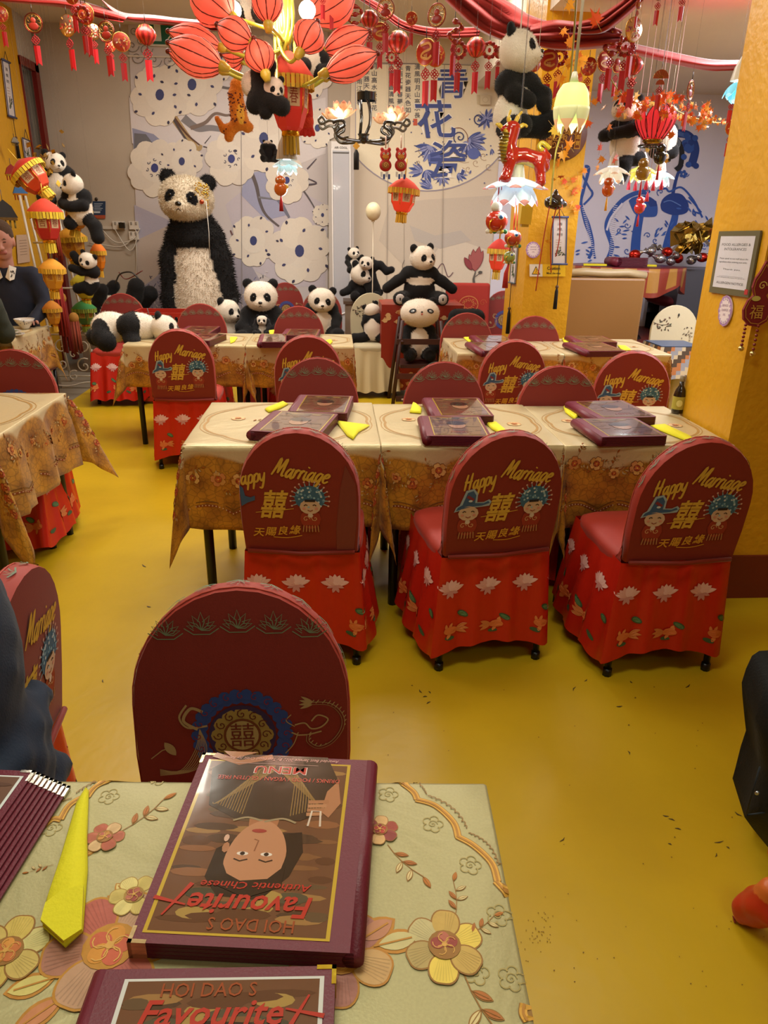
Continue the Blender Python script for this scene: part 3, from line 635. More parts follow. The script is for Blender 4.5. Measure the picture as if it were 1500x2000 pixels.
# foreground table
FGC=Vector((-.142,.572,0)); FGR=R_(-3.0)
t=thing('dining_table','dining table in the foreground under the menus','table',FGC,(0,0,FGR)); table_frame(t,.69,.62,.742)
cl=Cloth(.70,.625,.16,5,.006,.03); fo=cl.mesh('tablecloth','cloth_fg',None); fo.location=FGC+Vector((0,0,.7435)); fo.rotation_euler=(0,0,FGR); tag(fo,'champagne gold cloth with large embroidered flowers on the foreground table','tablecloth')
Mi=(Matrix.Translation(fo.location)@Euler((0,0,FGR)).to_matrix().to_4x4()).inverted()
def fq(x,y): p=Mi@onz(x,y,.7435); return (p.x,p.y)
P=Pr(cl.p,.0005,edge=None); R2=lambda px: px*.00062
def arch(pts,w0=.011):
    q=[fq(*a) for a in bez(pts,7)]; P.stroke(q,w0,'8F6A30',1); P.stroke(q,w0*.8,'C9983A',2); P.stroke(q,w0*.28,'A9762B',3)
    return q
for seg in ([(720,1516),(770,1523),(805,1545),(815,1562)],[(812,1562),(850,1574),(885,1606),(895,1636)],[(892,1634),(925,1652),(960,1686),(972,1722)],[(968,1722),(985,1740),(992,1752)],
            [(60,1640),(90,1610),(105,1600),(120,1602)],[(118,1602),(135,1574),(165,1556),(172,1560)],[(170,1558),(190,1535),(230,1522),(290,1517)],[(1024,1962),(1022,1980),(1030,1995)]): arch(seg)
for seg in ([(775,1517),(815,1532),(832,1552)],[(836,1556),(880,1580),(910,1618)],[(915,1628),(950,1650),(972,1690)],[(95,1585),(120,1568),(140,1560)],[(150,1550),(185,1530),(215,1522)]):
    q=[fq(*a) for a in bez(seg,5)]
    for a,b_ in zip(q,q[1:]):
        c=((a[0]+b_[0])/2,(a[1]+b_[1])/2); an=math.atan2(b_[1]-a[1],b_[0]-a[0]); r_=math.dist(a,b_)*.5
        P.stroke([(c[0]+r_*math.cos(an+k),c[1]+r_*math.sin(an+k)) for k in [PI*i/7 for i in range(8)]],.0016,'8B6A34',2)
def bigbloom(px,py,r,rot,pets,out='8E6428',core=('8E3E32','A8604A'),n=6,gap=None):
    x,y=fq(px,py)
    for k in range(n):
        a=rot+2*PI*k/n
        for m_,col,dl in((1.0,out,0),(.90,pets[k%len(pets)],1)):
            P.poly([(x+r*(.12+.50*1)*math.cos(a)*1.0+r*.42*m_*(math.cos(q)*math.cos(a)*1.0-math.sin(q)*math.sin(a)*.88)*(1-.16*max(0,math.cos(q))**6),y+r*.62*math.sin(a)+r*.42*m_*(math.cos(q)*math.sin(a)+math.sin(q)*math.cos(a)*.88)*(1-.16*max(0,math.cos(q))**6)) for q in [2*PI*i/26 for i in range(26)]],col,1+k*.6+dl*.3)
        for j in(-3,-2,-1,0,1,2,3): P.stroke([(x+r*.42*math.cos(a+j*.10),y+r*.42*math.sin(a+j*.10)),(x+r*.90*math.cos(a+j*.085),y+r*.90*math.sin(a+j*.085))],[r*.010,r*.022],tuple(v*.82 for v in hx(pets[k%len(pets)])),1+k*.6+.45)
    P.el(x,y,r*.40,r*.38,out,5.5); 
    for k in range(5):
        a=rot+k*1.256; P.el(x+r*.17*math.cos(a),y+r*.17*math.sin(a),r*.17,r*.15,core[k%2],6,rot=a); P.stroke([(x+r*(.17+.12*math.cos(q))*math.cos(a)-r*.12*math.sin(q)*math.sin(a),y+r*(.17+.12*math.cos(q))*math.sin(a)+r*.12*math.sin(q)*math.cos(a)) for q in [PI*2*i/10 for i in range(8)]],r*.02,'C99A4A',7)
    P.el(x,y,r*.06,r*.06,'C99A4A',7.5)
bigbloom(868,1848,.050,.4,('D6BC50','B99A4E','B8AC7A','A8935A'))
bigbloom(742,1622,.028,.4,('9E4A38','C9A26A','8A3E36'),core=('A83A2E','7E2A26'))
bigbloom(205,1636,.028,.1,('B0644A','C9A878','A8583E'),core=('A85A4A','B8803A'))
bigbloom(262,1750,.032,.1,('CFC078','C0AC5E'),'9A7A34')
bigbloom(12,1860,.050,.5,('C9BE7A','C4AC52','BFA85A'),core=('B86A34','C98A3A'))
bigbloom(215,1850,.080,.2,('A06E58','B08A6A','A85848'),'B07C26',core=('B8583A','C4862E'))
bigbloom(668,1868,.064,.9,('A06A5C','B8935E','B08660'),'AA7426',core=('B0623A','BE8430'),n=5)
for px,py,a,l,w,f in ((700,1840,.6,.055,.034,'B07A5A'),(730,1850,.25,.06,.032,'BDB27C'),(110,1910,3.5,.055,.03,'C4B86A'),(130,1945,3.9,.06,.03,'B87A50'),(250,1752,2.4,.03,.016,'CDBB74'),(250,1760,2.9,.03,.012,'B4742A'),(190,1660,3.6,.03,.013,'B88A3A')):
    x,y=fq(px,py); leafo(P,x,y,a,l,w,f,'B07A2A')
for px,py,a,l in ((757,1650,-1.1,.07),(235,1625,.7,.075),(888,1795,1.25,.055),(905,1830,.35,.05),(905,1900,-1.35,.09),(105,1690,3.3,.03)): x,y=fq(px,py); sprig(P,x,y,a,l)
for px,py in ((758,1552),(845,1610),(918,1690),(973,1788),(998,1912),(100,1617),(213,1556),(310,1520),(930,1900),(560,1990)): x,y=fq(px,py); outrose(P,x,y,.015,'9C8C50')
P.build('embroidery','goldprint',fo)
# ================= chairs =================
def arch_outline(w,h,r,n=16):
    pts=[(-w*.97,0),(-w,h*.25)]; zc=h-r
    for i in range(n+1):
        a=PI-PI*i/n; pts.append((w*math.cos(a),zc+r*math.sin(a)))
    pts+=[(w,h*.25),(w*.97,0)]; return pts
LEAN=R_(7)
BACKM=Matrix.Translation((0,-.205,.475))@Matrix.Rotation(LEAN,4,'X')     # pad plane: x across, z up, rear face towards -Y
PW,PH,PT=.205,.455,.05
def padpt(u,v,h):      # rear face print
    return BACKM@Vector((u,-PT/2-h-.0007-.006*(1-(u/.21)**2),v))
def padptf(u,v,h): return BACKM@Vector((-u,PT/2+h+.0007+.006*(1-(u/.21)**2),v))
def pad_mesh(col,rim):
    b=B(); o=arch_outline(PW,PH,.235); n=len(o); rings=[]
    for k,(off,y) in enumerate(((.985,-PT/2),(1.0,-PT/2+.010),(1.006,0),(1.0,PT/2-.010),(.985,PT/2))):
        rings.append([BACKM@Vector((x*off,y,(z-PH*.45)*off+PH*.45)) for x,z in o])
    vs=[p for r in rings for p in r]; fs=[(k*n+i,k*n+(i+1)%n,(k+1)*n+(i+1)%n,(k+1)*n+i) for k in range(4) for i in range(n)]
    b.add(vs,fs,rim)
    for sgn,ring,y in((-1,rings[0],-PT/2),(1,rings[4],PT/2)):
        vv=list(ring); fc=[]; prev=list(range(n))
        for s_ in(.75,.5,.25):
            base=len(vv)
            for x,z in o: xx=x*.985*s_; vv.append(BACKM@Vector((xx,y+sgn*.006*(1-s_*s_),(z-PH*.45)*.985*s_+PH*.45)))
            cur=list(range(base,base+n))
            for i in range(n):
                q=(prev[i],prev[(i+1)%n],cur[(i+1)%n],cur[i]); fc.append(q if sgn>0 else q[::-1])
            prev=cur
        c_=len(vv); vv.append(BACKM@Vector((0,y+sgn*.006,PH*.45)))
        for i in range(n): q=(prev[i],prev[(i+1)%n],c_); fc.append(q if sgn>0 else q[::-1])
        b.add(vv,fc,col)
    return b
def skirt_pt(s,t,h=0.,pleat=1.,flare=1.):
    """s 0..4 around: 0-1 rear (x -> +), 1-2 right side, 2-3 front, 3-4 left; t 0 top .. 1 hem"""
    s=s%4; k=int(s); f=s-k; hw=.205+.028*flare*t; yr=-.215-.012*t; yf=.225+.10*flare*t; z=.465-(.405)*t
    if k==0: x=-hw+2*hw*f; y=yr; nrm=(0,-1); pl=.004+.004*t; z+=(.045*t**4)*math.sin(PI*min(max(f,0),1))
    elif k==1: x=hw+.03*t*math.sin(PI*f); y=yr+(yf-yr)*f; nrm=(1,0); pl=.014*t*min(1,f*4)
    elif k==2: x=hw-2*hw*f; y=yf; nrm=(0,1); pl=.016*t
    else: x=-hw-.03*t*math.sin(PI*f); y=yf-(yf-yr)*f; nrm=(-1,0); pl=.014*t*min(1,(1-f)*4)
    if k!=0: z-=.012*t*math.sin(s*23)
    o=pl*pleat*(math.sin(s*PI*7)+.35*math.sin(s*PI*13+1))+h
    return Vector((x+nrm[0]*o,y+nrm[1]*o,z))
def lotus(P,x,y,r,cols=('E3B9B4','D9A59E'),L=1,sy=1):
    for k,a in enumerate((.35,2.8,.75,2.4,1.15,2.0,1.57)): P.petal(x,y-r*.15*sy,a*sy,r*(1.0 if k<2 else .85),r*.36,cols[k%2],L+k*.2)
    for a in(-.3,PI+.3,-1.2,-1.9): P.petal(x,y-r*.15*sy,a*sy,r*.6,r*.24,'C48A86',L)
def goldfish(P,x,y,r,fl=1,L=1):
    P.el(x,y,r*.5,r*.36,'D2733A',L+1,n=12)
    for a in(.5,0,-.5): P.petal(x-fl*r*.35,y,(PI if fl>0 else 0)+a,r*.95,r*.34,'C9783F',L)
    P.petal(x,y+r*.2,1.9,r*.6,r*.28,'D9864A',L); P.petal(x+fl*r*.1,y-r*.2,-1.2,r*.5,r*.22,'D9864A',L); P.petal(x+fl*.3*r,y-r*.1,-1.7,r*.5,r*.2,'D9864A',L)
def pad_print_rear(shift=0.,clip=False):
    P=Pr(padpt,.0005); g='C9A23A'
    if clip: brush(P,'appy',-.150,.272,.058,g,.24,.088); brush(P,'Marriage',.005,.288,.066,g,-.16,.190)
    else: brush(P,'Happy',-.100,.272,.060,g,.22,.112); brush(P,'Marriage',.060,.290,.066,g,-.17,.185)
    X=-.085 if clip else -.020
    P.text('囍',X,.148,.100,g,1,shear=.3,bold=.018,asc=.88,wfit=.100); P.stroke([(X-.066,.158),(X,.166),(X+.066,.176)],[.002,.004,.002],g,2)
    for i,ch in enumerate('天賜良緣'): P.text(ch,X-.060+.042*i,.066+.004*i,.032,'C9952E',1,shear=.25,bold=.02,asc=.85)
    P.stroke(bez([(X-.01,.062),(X+.04,.060),(X+.09,.070)],5),[.003]*11,'C9952E',1)
    Z=1.5
    class T:            # scaled figure drawing
        def __init__(q,x,y): q.x,q.y=x,y
        def f(q,p): return (q.x+Z*p[0],q.y+Z*p[1])
        def el(q,x,y,rx,ry,c,L=1,n=12): P.el(q.x+Z*x,q.y+Z*y,rx*Z,ry*Z,c,L,n=n)
        def st(q,pts,w,c,L=1): P.stroke([q.f(p) for p in pts],[i*Z for i in w] if isinstance(w,list) else w*Z,c,L)
        def po(q,pts,c,L=1): P.poly([q.f(p) for p in pts],c,L)
    def body(q):
        q.el(0,-.028,.024,.026,'8E2E20',1); q.el(0,-.052,.022,.008,'6C2016',1)
        for k in range(6): q.st([(-.016+.0065*k,-.045),(-.018+.0072*k,-.062)],.0018,'B88A5A',2)
        q.st(curl(-.01,-.028,.009,0,1.2,8),.002,'C09468',2); q.st(curl(.01,-.026,.009,2,1.2,8),.002,'C09468',2); q.el(0,-.018,.006,.006,'C8B8A8',3,n=8)
    def face(q):
        q.el(0,.004,.024,.019,'C4A88C',3)
        for sx in(-1,1): q.st([(sx*.014,.007),(sx*.010,.010),(sx*.006,.008)],.0024,'33251f',4); q.el(sx*.014,0,.004,.003,'C98A76',4,n=8)
        q.st([(-.006,-.004),(0,-.007),(.006,-.004)],.002,'8A3A2c',4)
    q=T(X+.122,.178); body(q); rr=random.Random(3)
    for k in range(15):
        a=-.35+k*(PI+.7)/14; q.st([(.026*math.cos(a),.022+.026*math.sin(a)),(.042*math.cos(a),.022+.043*math.sin(a))],[.004,.0016],'7FA0AE',1); q.el(.044*math.cos(a),.022+.046*math.sin(a),.0025,.0025,'C8A090',2,n=6)
    q.el(0,.026,.035,.032,'34607C',2)
    for k in range(46): a=rr.random()*6.28; d=rr.random()**.5*.033; q.el(d*math.cos(a),.027+d*math.sin(a)*.95,.0028,.0028,rr.choice(('8AB0BC','5686A4','B7C6CA')),2.5,n=6)
    face(q); q.st([(-.012,.020),(.012,.020)],.006,'1b1a22',4)
    if not clip:
        q=T(X-.112,.168); body(q); face(q)
        q.po([(-.034,.008),(-.030,.020),(-.022,.026),(-.010,.062),(.008,.066),(.018,.054),(.018,.032),(.034,.032),(.046,.038),(.052,.032),(.048,.022),(.030,.020),(.006,.018),(-.02,.012)],'93A8B2',2)
        q.po([(-.030,.012),(-.026,.020),(-.016,.026),(-.006,.057),(.007,.061),(.014,.050),(.013,.030),(.034,.029),(.044,.034),(.048,.029),(.030,.023),(.004,.021)],'34557A',3)
        q.st([(-.006,.048),(.009,.038)],.007,'7A2A34',4); q.el(.002,.036,.005,.003,'B9C4CA',5,n=8)
    else:
        P.poly([(-.200,.26),(-.188,.25),(-.183,.22),(-.165,.215),(-.150,.222),(-.150,.205),(-.175,.195),(-.198,.18)],'34557A',2)
        P.poly([(.125,.012),(.125,.10),(.140,.25),(.158,.34),(.192,.27),(.198,.16),(.186,.012)],'74332A',.2)
    return P
def pad_print_front(P=None):
    P=P or Pr(padptf,.0005); c='6E7F62'
    for k in range(-3,4):
        a=k*.40; x=.178*math.sin(a); y=.215+.178*math.cos(a)-(.012 if abs(k)==3 else 0)
        if abs(k)==3: continue
        y=.35+.03*math.cos(a*1.2); x=k*.066
        for q in(-1.25,-.95,-.5,0,.5,.95,1.25):
            aa=1.57-q; l=.036-.006*abs(q); pts=[(x,y)]; 
            P.stroke([(x+l*.5*math.cos(aa+.35),y+l*.5*math.sin(aa+.35)),(x+l*math.cos(aa),y+l*math.sin(aa)),(x+l*.5*math.cos(aa-.35),y+l*.5*math.sin(aa-.35)),(x,y)],.0018,c,1)
        P.stroke([(x-.032,y+.004),(x-.015,y-.008),(x+.015,y-.008),(x+.032,y+.004)],.002,c,1)
    # blue cloud ring with golden double happiness
    x,y=.0,.158
    for k in range(26):
        a=2*PI*k/26; P.el(x+.082*math.cos(a),y+.082*math.sin(a),.016,.013,'2A4482',1,rot=a,n=10)
    P.stroke([(x+.082*math.cos(a),y+.082*math.sin(a)) for a in [2*PI*k/32 for k in range(33)]],.012,'2A4482',1)
    for k in range(20): a=2*PI*k/20; P.stroke(curl(x+.084*math.cos(a),y+.084*math.sin(a),.009,a,1,8),.0018,'7A2230',3)
    P.el(x,y,.064,.064,'33264A',1.5,n=28)
    for k in range(12): a=2*PI*k/12; P.el(x+.045*math.cos(a),y+.045*math.sin(a),.015,.015,'9A8240',2,n=10); P.stroke(curl(x+.045*math.cos(a),y+.045*math.sin(a),.010,a,1.3,10),.0022,'5A1E12',3)
    P.el(x,y,.036,.036,'6E3A1A',3,n=20); P.el(x,y,.031,.031,'A8925A',4,n=24)
    P.text('囍',x,y-.019,.046,'6A2A18',5,bold=.0,asc=.85,wfit=.046)
    return P
def creature(P,x,y,s,fl,kind):
    g='A58A5C'; T=lambda pts:[(x+fl*a*s,y+b_*s) for a,b_ in pts]
    if kind=='dragon':
        q=bez(T([(.0,.95),(.45,.92),(.75,.75),(.95,.4),(.9,.0),(.6,-.4),(.2,-.55),(-.1,-.35),(-.1,-.1)]),8); n=len(q); P.stroke(q,[.006]*n,g,1); P.stroke(q,[.0035]*n,'6A1A12',2)
        for i in range(0,n,3):
            a=q[i]; P.stroke([a,(a[0]+fl*.006,a[1]+.007)],.0018,g,2)
        for a in(2.9,2.6,3.2,3.5): P.petal(x+fl*.1*s,y+.95*s,a if fl>0 else PI-a,.03,.006,g,2)
        P.stroke(bez(T([(-.5,.25),(-.2,.3),(.0,.1),(.3,.15),(.5,.4),(.2,.55),(.0,.35)]),5),.003,g,2); P.stroke(T([(-.6,.0),(-.4,-.1),(-.1,-.1),(.3,0)]),.003,g,2); P.stroke(bez(T([(-.5,.2),(-.75,.4),(-.6,.6)]),5),.002,g,2); P.stroke(bez(T([(-.4,0),(-.55,-.4),(-.8,-.7)]),5),.002,g,2)
    else:
        for k in range(7): P.stroke(bez(T([(-.6,.3),(-.75+.05*k,-.3),(-.4+.06*k,-.9),(.5,-1.05+.03*k)]),5),.0014,g,1)
        P.stroke(bez(T([(-.55,.3),(-.2,.55),(-.4,.9),(-.7,.8)]),6),.006,g,2); P.stroke(bez(T([(-.8,.4),(-.3,.35),(-.1,.65),(-.3,1.0)]),6),.004,g,2)
        P.petal(x+fl*.05*s,y-.45*s,.9 if fl>0 else 2.2,.035,.018,g,2); P.stroke(T([(.1,-.2),(.4,-.3),(.7,-.55)]),.002,g,2)
_rng=random.Random(1)
def skirt_prints(name='skirt_print',parent=None):
    def fm(u,v,h): return skirt_pt(u/.42,v/.405,h+.0012)
    P=Pr(fm,.0009,edge=.022)
    for s_ in np.arange(.045,1.68,.14): lotus(P,s_,.125,.054,sy=-1)
    for k,s_ in enumerate(np.arange(.10,1.68,.155)):
        P.el(s_,.235+.03*(k%2),.022,.012,'3E5B3A',1,rot=.6); P.el(s_,.235+.03*(k%2),.017,.008,'557A4E',2,rot=.6); P.el(s_-.04,.335,.018,.010,'3E5B3A',1,rot=.2)
    for k,s_ in enumerate(np.arange(.06,1.66,.165)): goldfish(P,s_,.30,.05,1 if k%2 else -1)
    return P.build(name,'print',parent)
def make_chair(kind):
    t=thing('banquet_chair','x','chair'); red=kind!='floral'
    pc,rc,sc=('7A2219','9E3226','BC2312') if red else ('B9AE8E','BDB292','C2B288')  # red backrest rim coloured lighter: light from above painted in
    mt='spandex' if red else 'fabric'
    bk=pad_mesh(pc,rc).build('backrest',mt,t)
    b=B(); b.grid(lambda u,v:skirt_pt(u*4,v),160,10,sc); b.build('skirt','satin' if red else 'fabric',t)
    b=B()
    # padded seat, rounded edges
    def seat(u,v):
        a=2*PI*u; sx=abs(math.cos(a))**.35*math.copysign(1,math.cos(a)); sy=abs(math.sin(a))**.35*math.copysign(1,math.sin(a))
        k,z={0:(.0,.492),1:(.5,.492),2:(.88,.488),3:(.985,.474),4:(1.0,.455),5:(.98,.43)}[int(round(v*5))]
        return Vector((sx*.212*k,.012+sy*.225*k,z))
    b.grid(seat,40,5,pc if not red else 'A02C1E'); b.build('seat',mt,t)
    if red:     # cover gathered from the seat sides to the foot of the backrest
        b=B()
        for sx in(-1,1):
            def fold(u,v,sx=sx): y=-.20+.24*u*(1-v*.9); return Vector((sx*(.199+.004*math.sin(PI*v)+.002*math.sin(v*25)),y,.44+.13*v*(1-u)**2-.02*u))
            b.grid(fold,8,10,'A23022')
        b.tube([(-.188,-.238,.476),(0,-.245,.470),(.188,-.238,.476)],.007,'7E2216',flat=1.2); b.build('gathered_fold','spandex',t)
    for sx in(-1,1):
        for sy,y in((-1,-.205),(1,.19)):
            b=B(); b.tube([(sx*.19,y,.45),(sx*.195,y-.01*(sy<0),.02)],.0125,'15130F'); b.tube([(sx*.195,y-.01*(sy<0),.03),(sx*.195,y-.01*(sy<0),0)],.017,'0C0B0A'); b.build('leg','plastic',t)
    if red:
        pad_print_rear(0,kind=='shifted').build('marriage_print','print',bk)
        P=pad_print_front(); creature(P,-.125,.150,.074,-1,'phoenix'); P2=P; creature(P2,.132,.160,.064,1,'dragon'); 
        def rim(u,v,h): a=u; z=PH-.235+.238*math.cos(a); x=.208*math.sin(a); return BACKM@Vector((x*(1+h*3),v,z+h))
        P2.build('emblem_print','print',bk)
        P3=Pr(rim,.0006)
        for k in range(-4,5):
            for q in(-1.2,-.6,0,.6,1.2): a=1.57-q; P3.stroke([(k*.3,-.01),(k*.3+.07*math.cos(a+.25),-.01+.014*math.sin(a)),(k*.3+.11*math.cos(a),-.01+.022*math.sin(a))],.0035,'6E8068',1)
        P3.build('rim_print','print',bk); skirt_prints(parent=t)
        b=B(); b.tube([BACKM@Vector((-.199,PT/2-.008,.004)),BACKM@Vector((-.206,PT/2-.008,.11))]+[BACKM@Vector((.2055*math.sin(a),PT/2-.008,PH-.235+.2355*math.cos(a))) for a in [-1.57+.157*i for i in range(21)]]+[BACKM@Vector((.206,PT/2-.008,.11)),BACKM@Vector((.199,PT/2-.008,.004))],.0016,'B84A38',5); b.build('seam','spandex',bk)
    else:
        for f in(padpt,padptf):
            P=Pr(f,.0006); rr=random.Random(4)
            P.stroke(bez([(-.19,.30),(-.12,.28),(-.04,.29)],5),.004,'4A3A2E',1)
            for k in range(26): x=-.17+rr.random()*.14; y=.27+rr.gauss(0,.035); P.petal(x,y,rr.random()*6.3,.022,.010,rr.choice(('2E3626','4A3A2C','5A3B30')),2)
            for k in range(16): x=.06+rr.random()*.1; y=.17+rr.random()*.09; P.petal(x,y,rr.random()*6.3,.018,.007,rr.choice(('4A3A2C','5E5340','3A2A24')),2)
            P.el(.02,.37,.008,.014,'2a2620',2); P.stroke([(.02,.37),(.014,.345)],.005,'2a2620',2)
            for i in range(6): P.text('花好月圓春風'[i],.14,.21-.022*i,.016,'6A5A48',2,asc=.9)
            P.build('bamboo_print','print',bk)
    return t
CT=Vector((0,-.205-.455*math.sin(LEAN),.475+.455*math.cos(LEAN)))   # top of the backrest in chair space
protos={k:Proto(make_chair(k)) for k in('wedding','shifted','floral')}
def chair(kind,px,py,deg,label,group=None,sc=1.0):
    a=R_(deg); top=onz(px,py,CT.z*sc); off=Vector((CT.x,CT.y,0))*sc; off.rotate(Euler((0,0,a)))
    return protos[kind](label,(top.x-off.x,top.y-off.y,0),(0,0,a),sc,group)
chair('shifted',580,838,-4,'red wedding-print chair whose lettering is cut off at its left edge, front left')
chair('wedding',1000,843,9,'red wedding-print chair in front of the centre table of the middle row')
chair('wedding',1382,856,3,'red wedding-print chair at the right end of the front row, near the pillar base')
chair('wedding',347,643,2,'red wedding-print chair in the aisle before the rear left table')
chair('wedding',600,655,2,'red wedding-print chair half hidden behind a plain red chair back, centre left')
chair('wedding',1008,664,2,'red wedding-print chair at the rear right pair of tables, left one')
chair('wedding',1245,686,-14,'red wedding-print chair leaning beside the dark sauce bottle')
chair('wedding',465,1140,180,'large red chair facing the camera across the foreground table, blue ring emblem on it')
chair('wedding',620,698,180,'red chair facing the camera behind the left table of the middle row')
chair('wedding',868,706,180,'red chair facing the camera behind the centre table of the middle row')
chair('wedding',1093,714,180,'red chair facing the camera behind the right table of the middle row')
chair('wedding',22,682,184,'red chair facing the camera behind the left-edge table',sc=1.0)
chair('wedding',237,573,182,'red chair behind the plush panda lying along the rear left table')
chair('wedding',392,593,180,'red chair behind the rear left table in front of the giant panda')
chair('wedding',583,598,180,'red chair behind the rear table beside the panda hugging its cub')
chair('wedding',912,611,180,'red chair behind the rear right tables, left of the yellow pillar')
chair('wedding',1044,617,180,'red chair behind the rear right tables, in front of the yellow pillar')
chair('wedding',628,567,178,'red chair carrying the round-eyed seated panda')
chair('wedding',555,552,200,'red chair pushed against the mural between two plush pandas')
chair('wedding',985,568,180,'red chair squeezed between the mural and the yellow pillar')
chair('floral',420,556,180,'pale chair with ink bamboo print below the giant panda')
chair('floral',724,572,184,'pale bamboo-print chair with a small panda sitting on it')
chair('floral',1322,596,170,'pale bamboo-print chair in the alcove seen past the right pillar')
chair('wedding',20,1120,92,'red wedding-print chair with the person in the navy top leaning on it')
# ================= plush pandas =================
WH='E6DCCB'; BK='0C0B0C'
def panda_head(col=WH,fuzz=0,flen=.02,res=.011,muzzle=.6):
    """unit head, radius about .2, facing -Y"""
    pr=[els((0,0,0),(.205,.175,.175),col),els((0,-.05,-.05),(.17,.13,.12),col),els((0,-.165,-.055),(.075,.06,.055),col),
        els((-.155,.02,.145),(.062,.035,.062),BK),els((.155,.02,.145),(.062,.035,.062),BK)]
    pt=[els((sx*.085,-.15,.015),(.040,.07,.055),BK,(0,sx*-.5,0)) for sx in(-1,1)]
    V,Q,C_=blob(pr,res,.035,pt,fuzz=fuzz,flen=flen); me=bpy.data.meshes.new('head'); me.from_pydata(V,[],Q)
    at=me.color_attributes.new('Col','FLOAT_COLOR','POINT'); cc=np.ones((len(V),4),np.float32); cc[:,:3]=C_; at.data.foreach_set('color',cc.ravel())
    me.polygons.foreach_set('use_smooth',np.ones(len(Q),bool)); me.materials.append(MATS['fur']); me.update(); return me
HM=panda_head(fuzz=3500,flen=.016); HMB=panda_head('DCCFB6',fuzz=16000,flen=.020,res=.009)
b=B(); b.ell((0,0,0),(.026,.018,.018),'0a0a0a',n=10,m=6); NM=b.mesh('nose','gloss')
b=B(); b.ell((0,0,0),(.014,.010,.014),'050505',n=8,m=6); EM=b.mesh('eye','gloss')
b=B(); b.tube([(0,0,.02),(0,0,0)],.0035,'1a1512',5); b.tube([(-.022,.004,-.012),(-.01,0,-.002),(0,0,0),(.01,0,-.002),(.022,.004,-.012)],.0035,'1a1512',5); MM=b.mesh('mouth','plastic')
def attach(me,name,par,loc,rot=(0,0,0),sc=1):
    o=bpy.data.objects.new(name,me); COL.objects.link(o); o.parent=par; o.location=loc; o.rotation_euler=rot; o.scale=(sc,)*3 if not isinstance(sc,tuple) else sc; return o
def head(par,loc,rot=(0,0,0),sc=1.0,big=False):
    h=attach(HMB if big else HM,'head',par,loc,rot,sc)
    attach(NM,'nose',h,(0,-.222,-.035)); attach(MM,'mouth',h,(0,-.221,-.075))
    for sx in(-1,1): attach(EM,'eye',h,(sx*.078,-.172,.022))
    return h
_bc={}
def panda(label,loc,rz=0,s=1.0,hl=(0,-.02,.70),hr=(0,0,0),hs=1.0,arms=None,legs=None,torso=None,rot=None,white=WH,paints=(),res=.017,fuzz=5000,big=False,group='plush pandas around the room',tail=False,black=BK,soles=None,key=None):
    t=thing('plush_panda',label,'panda toy',loc,rot or (0,0,rz),group,s)
    arms=arms or [[(.15,0,.47),(.24,-.09,.34),(.20,-.22,.22)],[(-.15,0,.47),(-.24,-.09,.34),(-.20,-.22,.22)]]
    legs=legs or [[(.11,-.03,.12),(.19,-.22,.10),(.23,-.36,.12)],[(-.11,-.03,.12),(-.19,-.22,.10),(-.23,-.36,.12)]]
    torso=torso or [((0,0,.26),(.20,.17,.25)),((0,0,.40),(.16,.14,.16))]
    pr=[els(c,r,white) for c,r in torso]
    top=torso[-1][0]; a0=Vector(arms[0][0]); a1=Vector(arms[-1][0]) if len(arms)>1 else -a0
    pr.append(cap(tuple(a0),tuple(a1),.125,.125,black))
    for A in arms: pr+=chain(A,[.085,.078,.074,.07][:len(A)],black)
    for L in legs: pr+=chain(L,[.10,.098,.10,.095][:len(L)],black)
    if tail: pr.append(els((0,.2,.1),(.06,.06,.06),white))
    blobobj('body','fur',t,pr,res,.03,paints,fuzz=fuzz,flen=.018)
    if soles:
        for c,r,ro in soles: b=B(); b.ell((0,0,0),r,'B9B2AE',n=10,m=6); b.build('paw_pad','fabric',t,c,ro)
    head(t,hl,hr,hs,big); return t
def M1(px,py,Y): p=onY(px,py,Y); return p
def seatpos(px,py,Y): return onY(px,py,Y)
# giant panda: sits on the floor against the mural
gp=M1(388,600,7.55); gz=0
t=thing('giant_panda','giant shaggy plush panda with drooping arms and a gold sequin patch by one eye','panda toy',(onY(388,600,8.2).x,8.3,0),(0,0,.02)); t.scale=(1.07,1.07,1.0)
body=[els((.02,.02,.70),(.29,.30,.62),'D9CCB8'),els((.0,.02,1.05),(.24,.24,.42),'D9CCB8'),els((-.01,.0,1.50),(.22,.2,.20),BK),els((0,0,1.40),(.27,.22,.16),BK),
 cap((-.24,-.04,1.18),(-.17,.0,1.42),.11,.10,BK),cap((-.26,-.08,.78),(-.24,-.04,1.18),.10,.11,BK),cap((-.25,-.12,.56),(-.26,-.08,.78),.10,.10,BK),
 cap((.23,-.04,1.18),(.17,.0,1.44),.12,.10,BK),cap((.30,-.08,.80),(.23,-.04,1.18),.10,.12,BK),cap((.29,-.16,.58),(.30,-.08,.80),.085,.10,BK),
 cap((-.18,-.1,.28),(-.26,-.34,.24),.17,.15,BK),cap((.18,-.1,.28),(.26,-.34,.24),.17,.15,BK),els((-.28,-.40,.32),(.13,.10,.17),BK),els((.28,-.40,.32),(.13,.10,.17),BK)]
blobobj('body','fur',t,body,.026,.04,[els((.01,-.3,.80),(.155,.25,.50),'D9CCB8'),els((0,-.32,.45),(.22,.30,.30),'D9CCB8')],fuzz=26000,flen=.034)
h=head(t,(-.04,-.08,1.77),(R_(2),R_(7),R_(-6)),1.24,big=True)
b=B()
for k in range(160):
    x=.10+random.random()*.09; z=-.05+random.random()*.19; y=-.165+(x-.08)*.8; b.ell((x,y,z),(.006,.004,.006),random.choice(('D9B24A','C79A35','E8CE7A')),n=5,m=4)
b.build('sequin_patch','foil',h)['kind']='stuff'
b=B(); b.ell((.155,-.14,.0),(.018,.012,.018),'C8583C'); b.build('sequin_flower','foil',h)
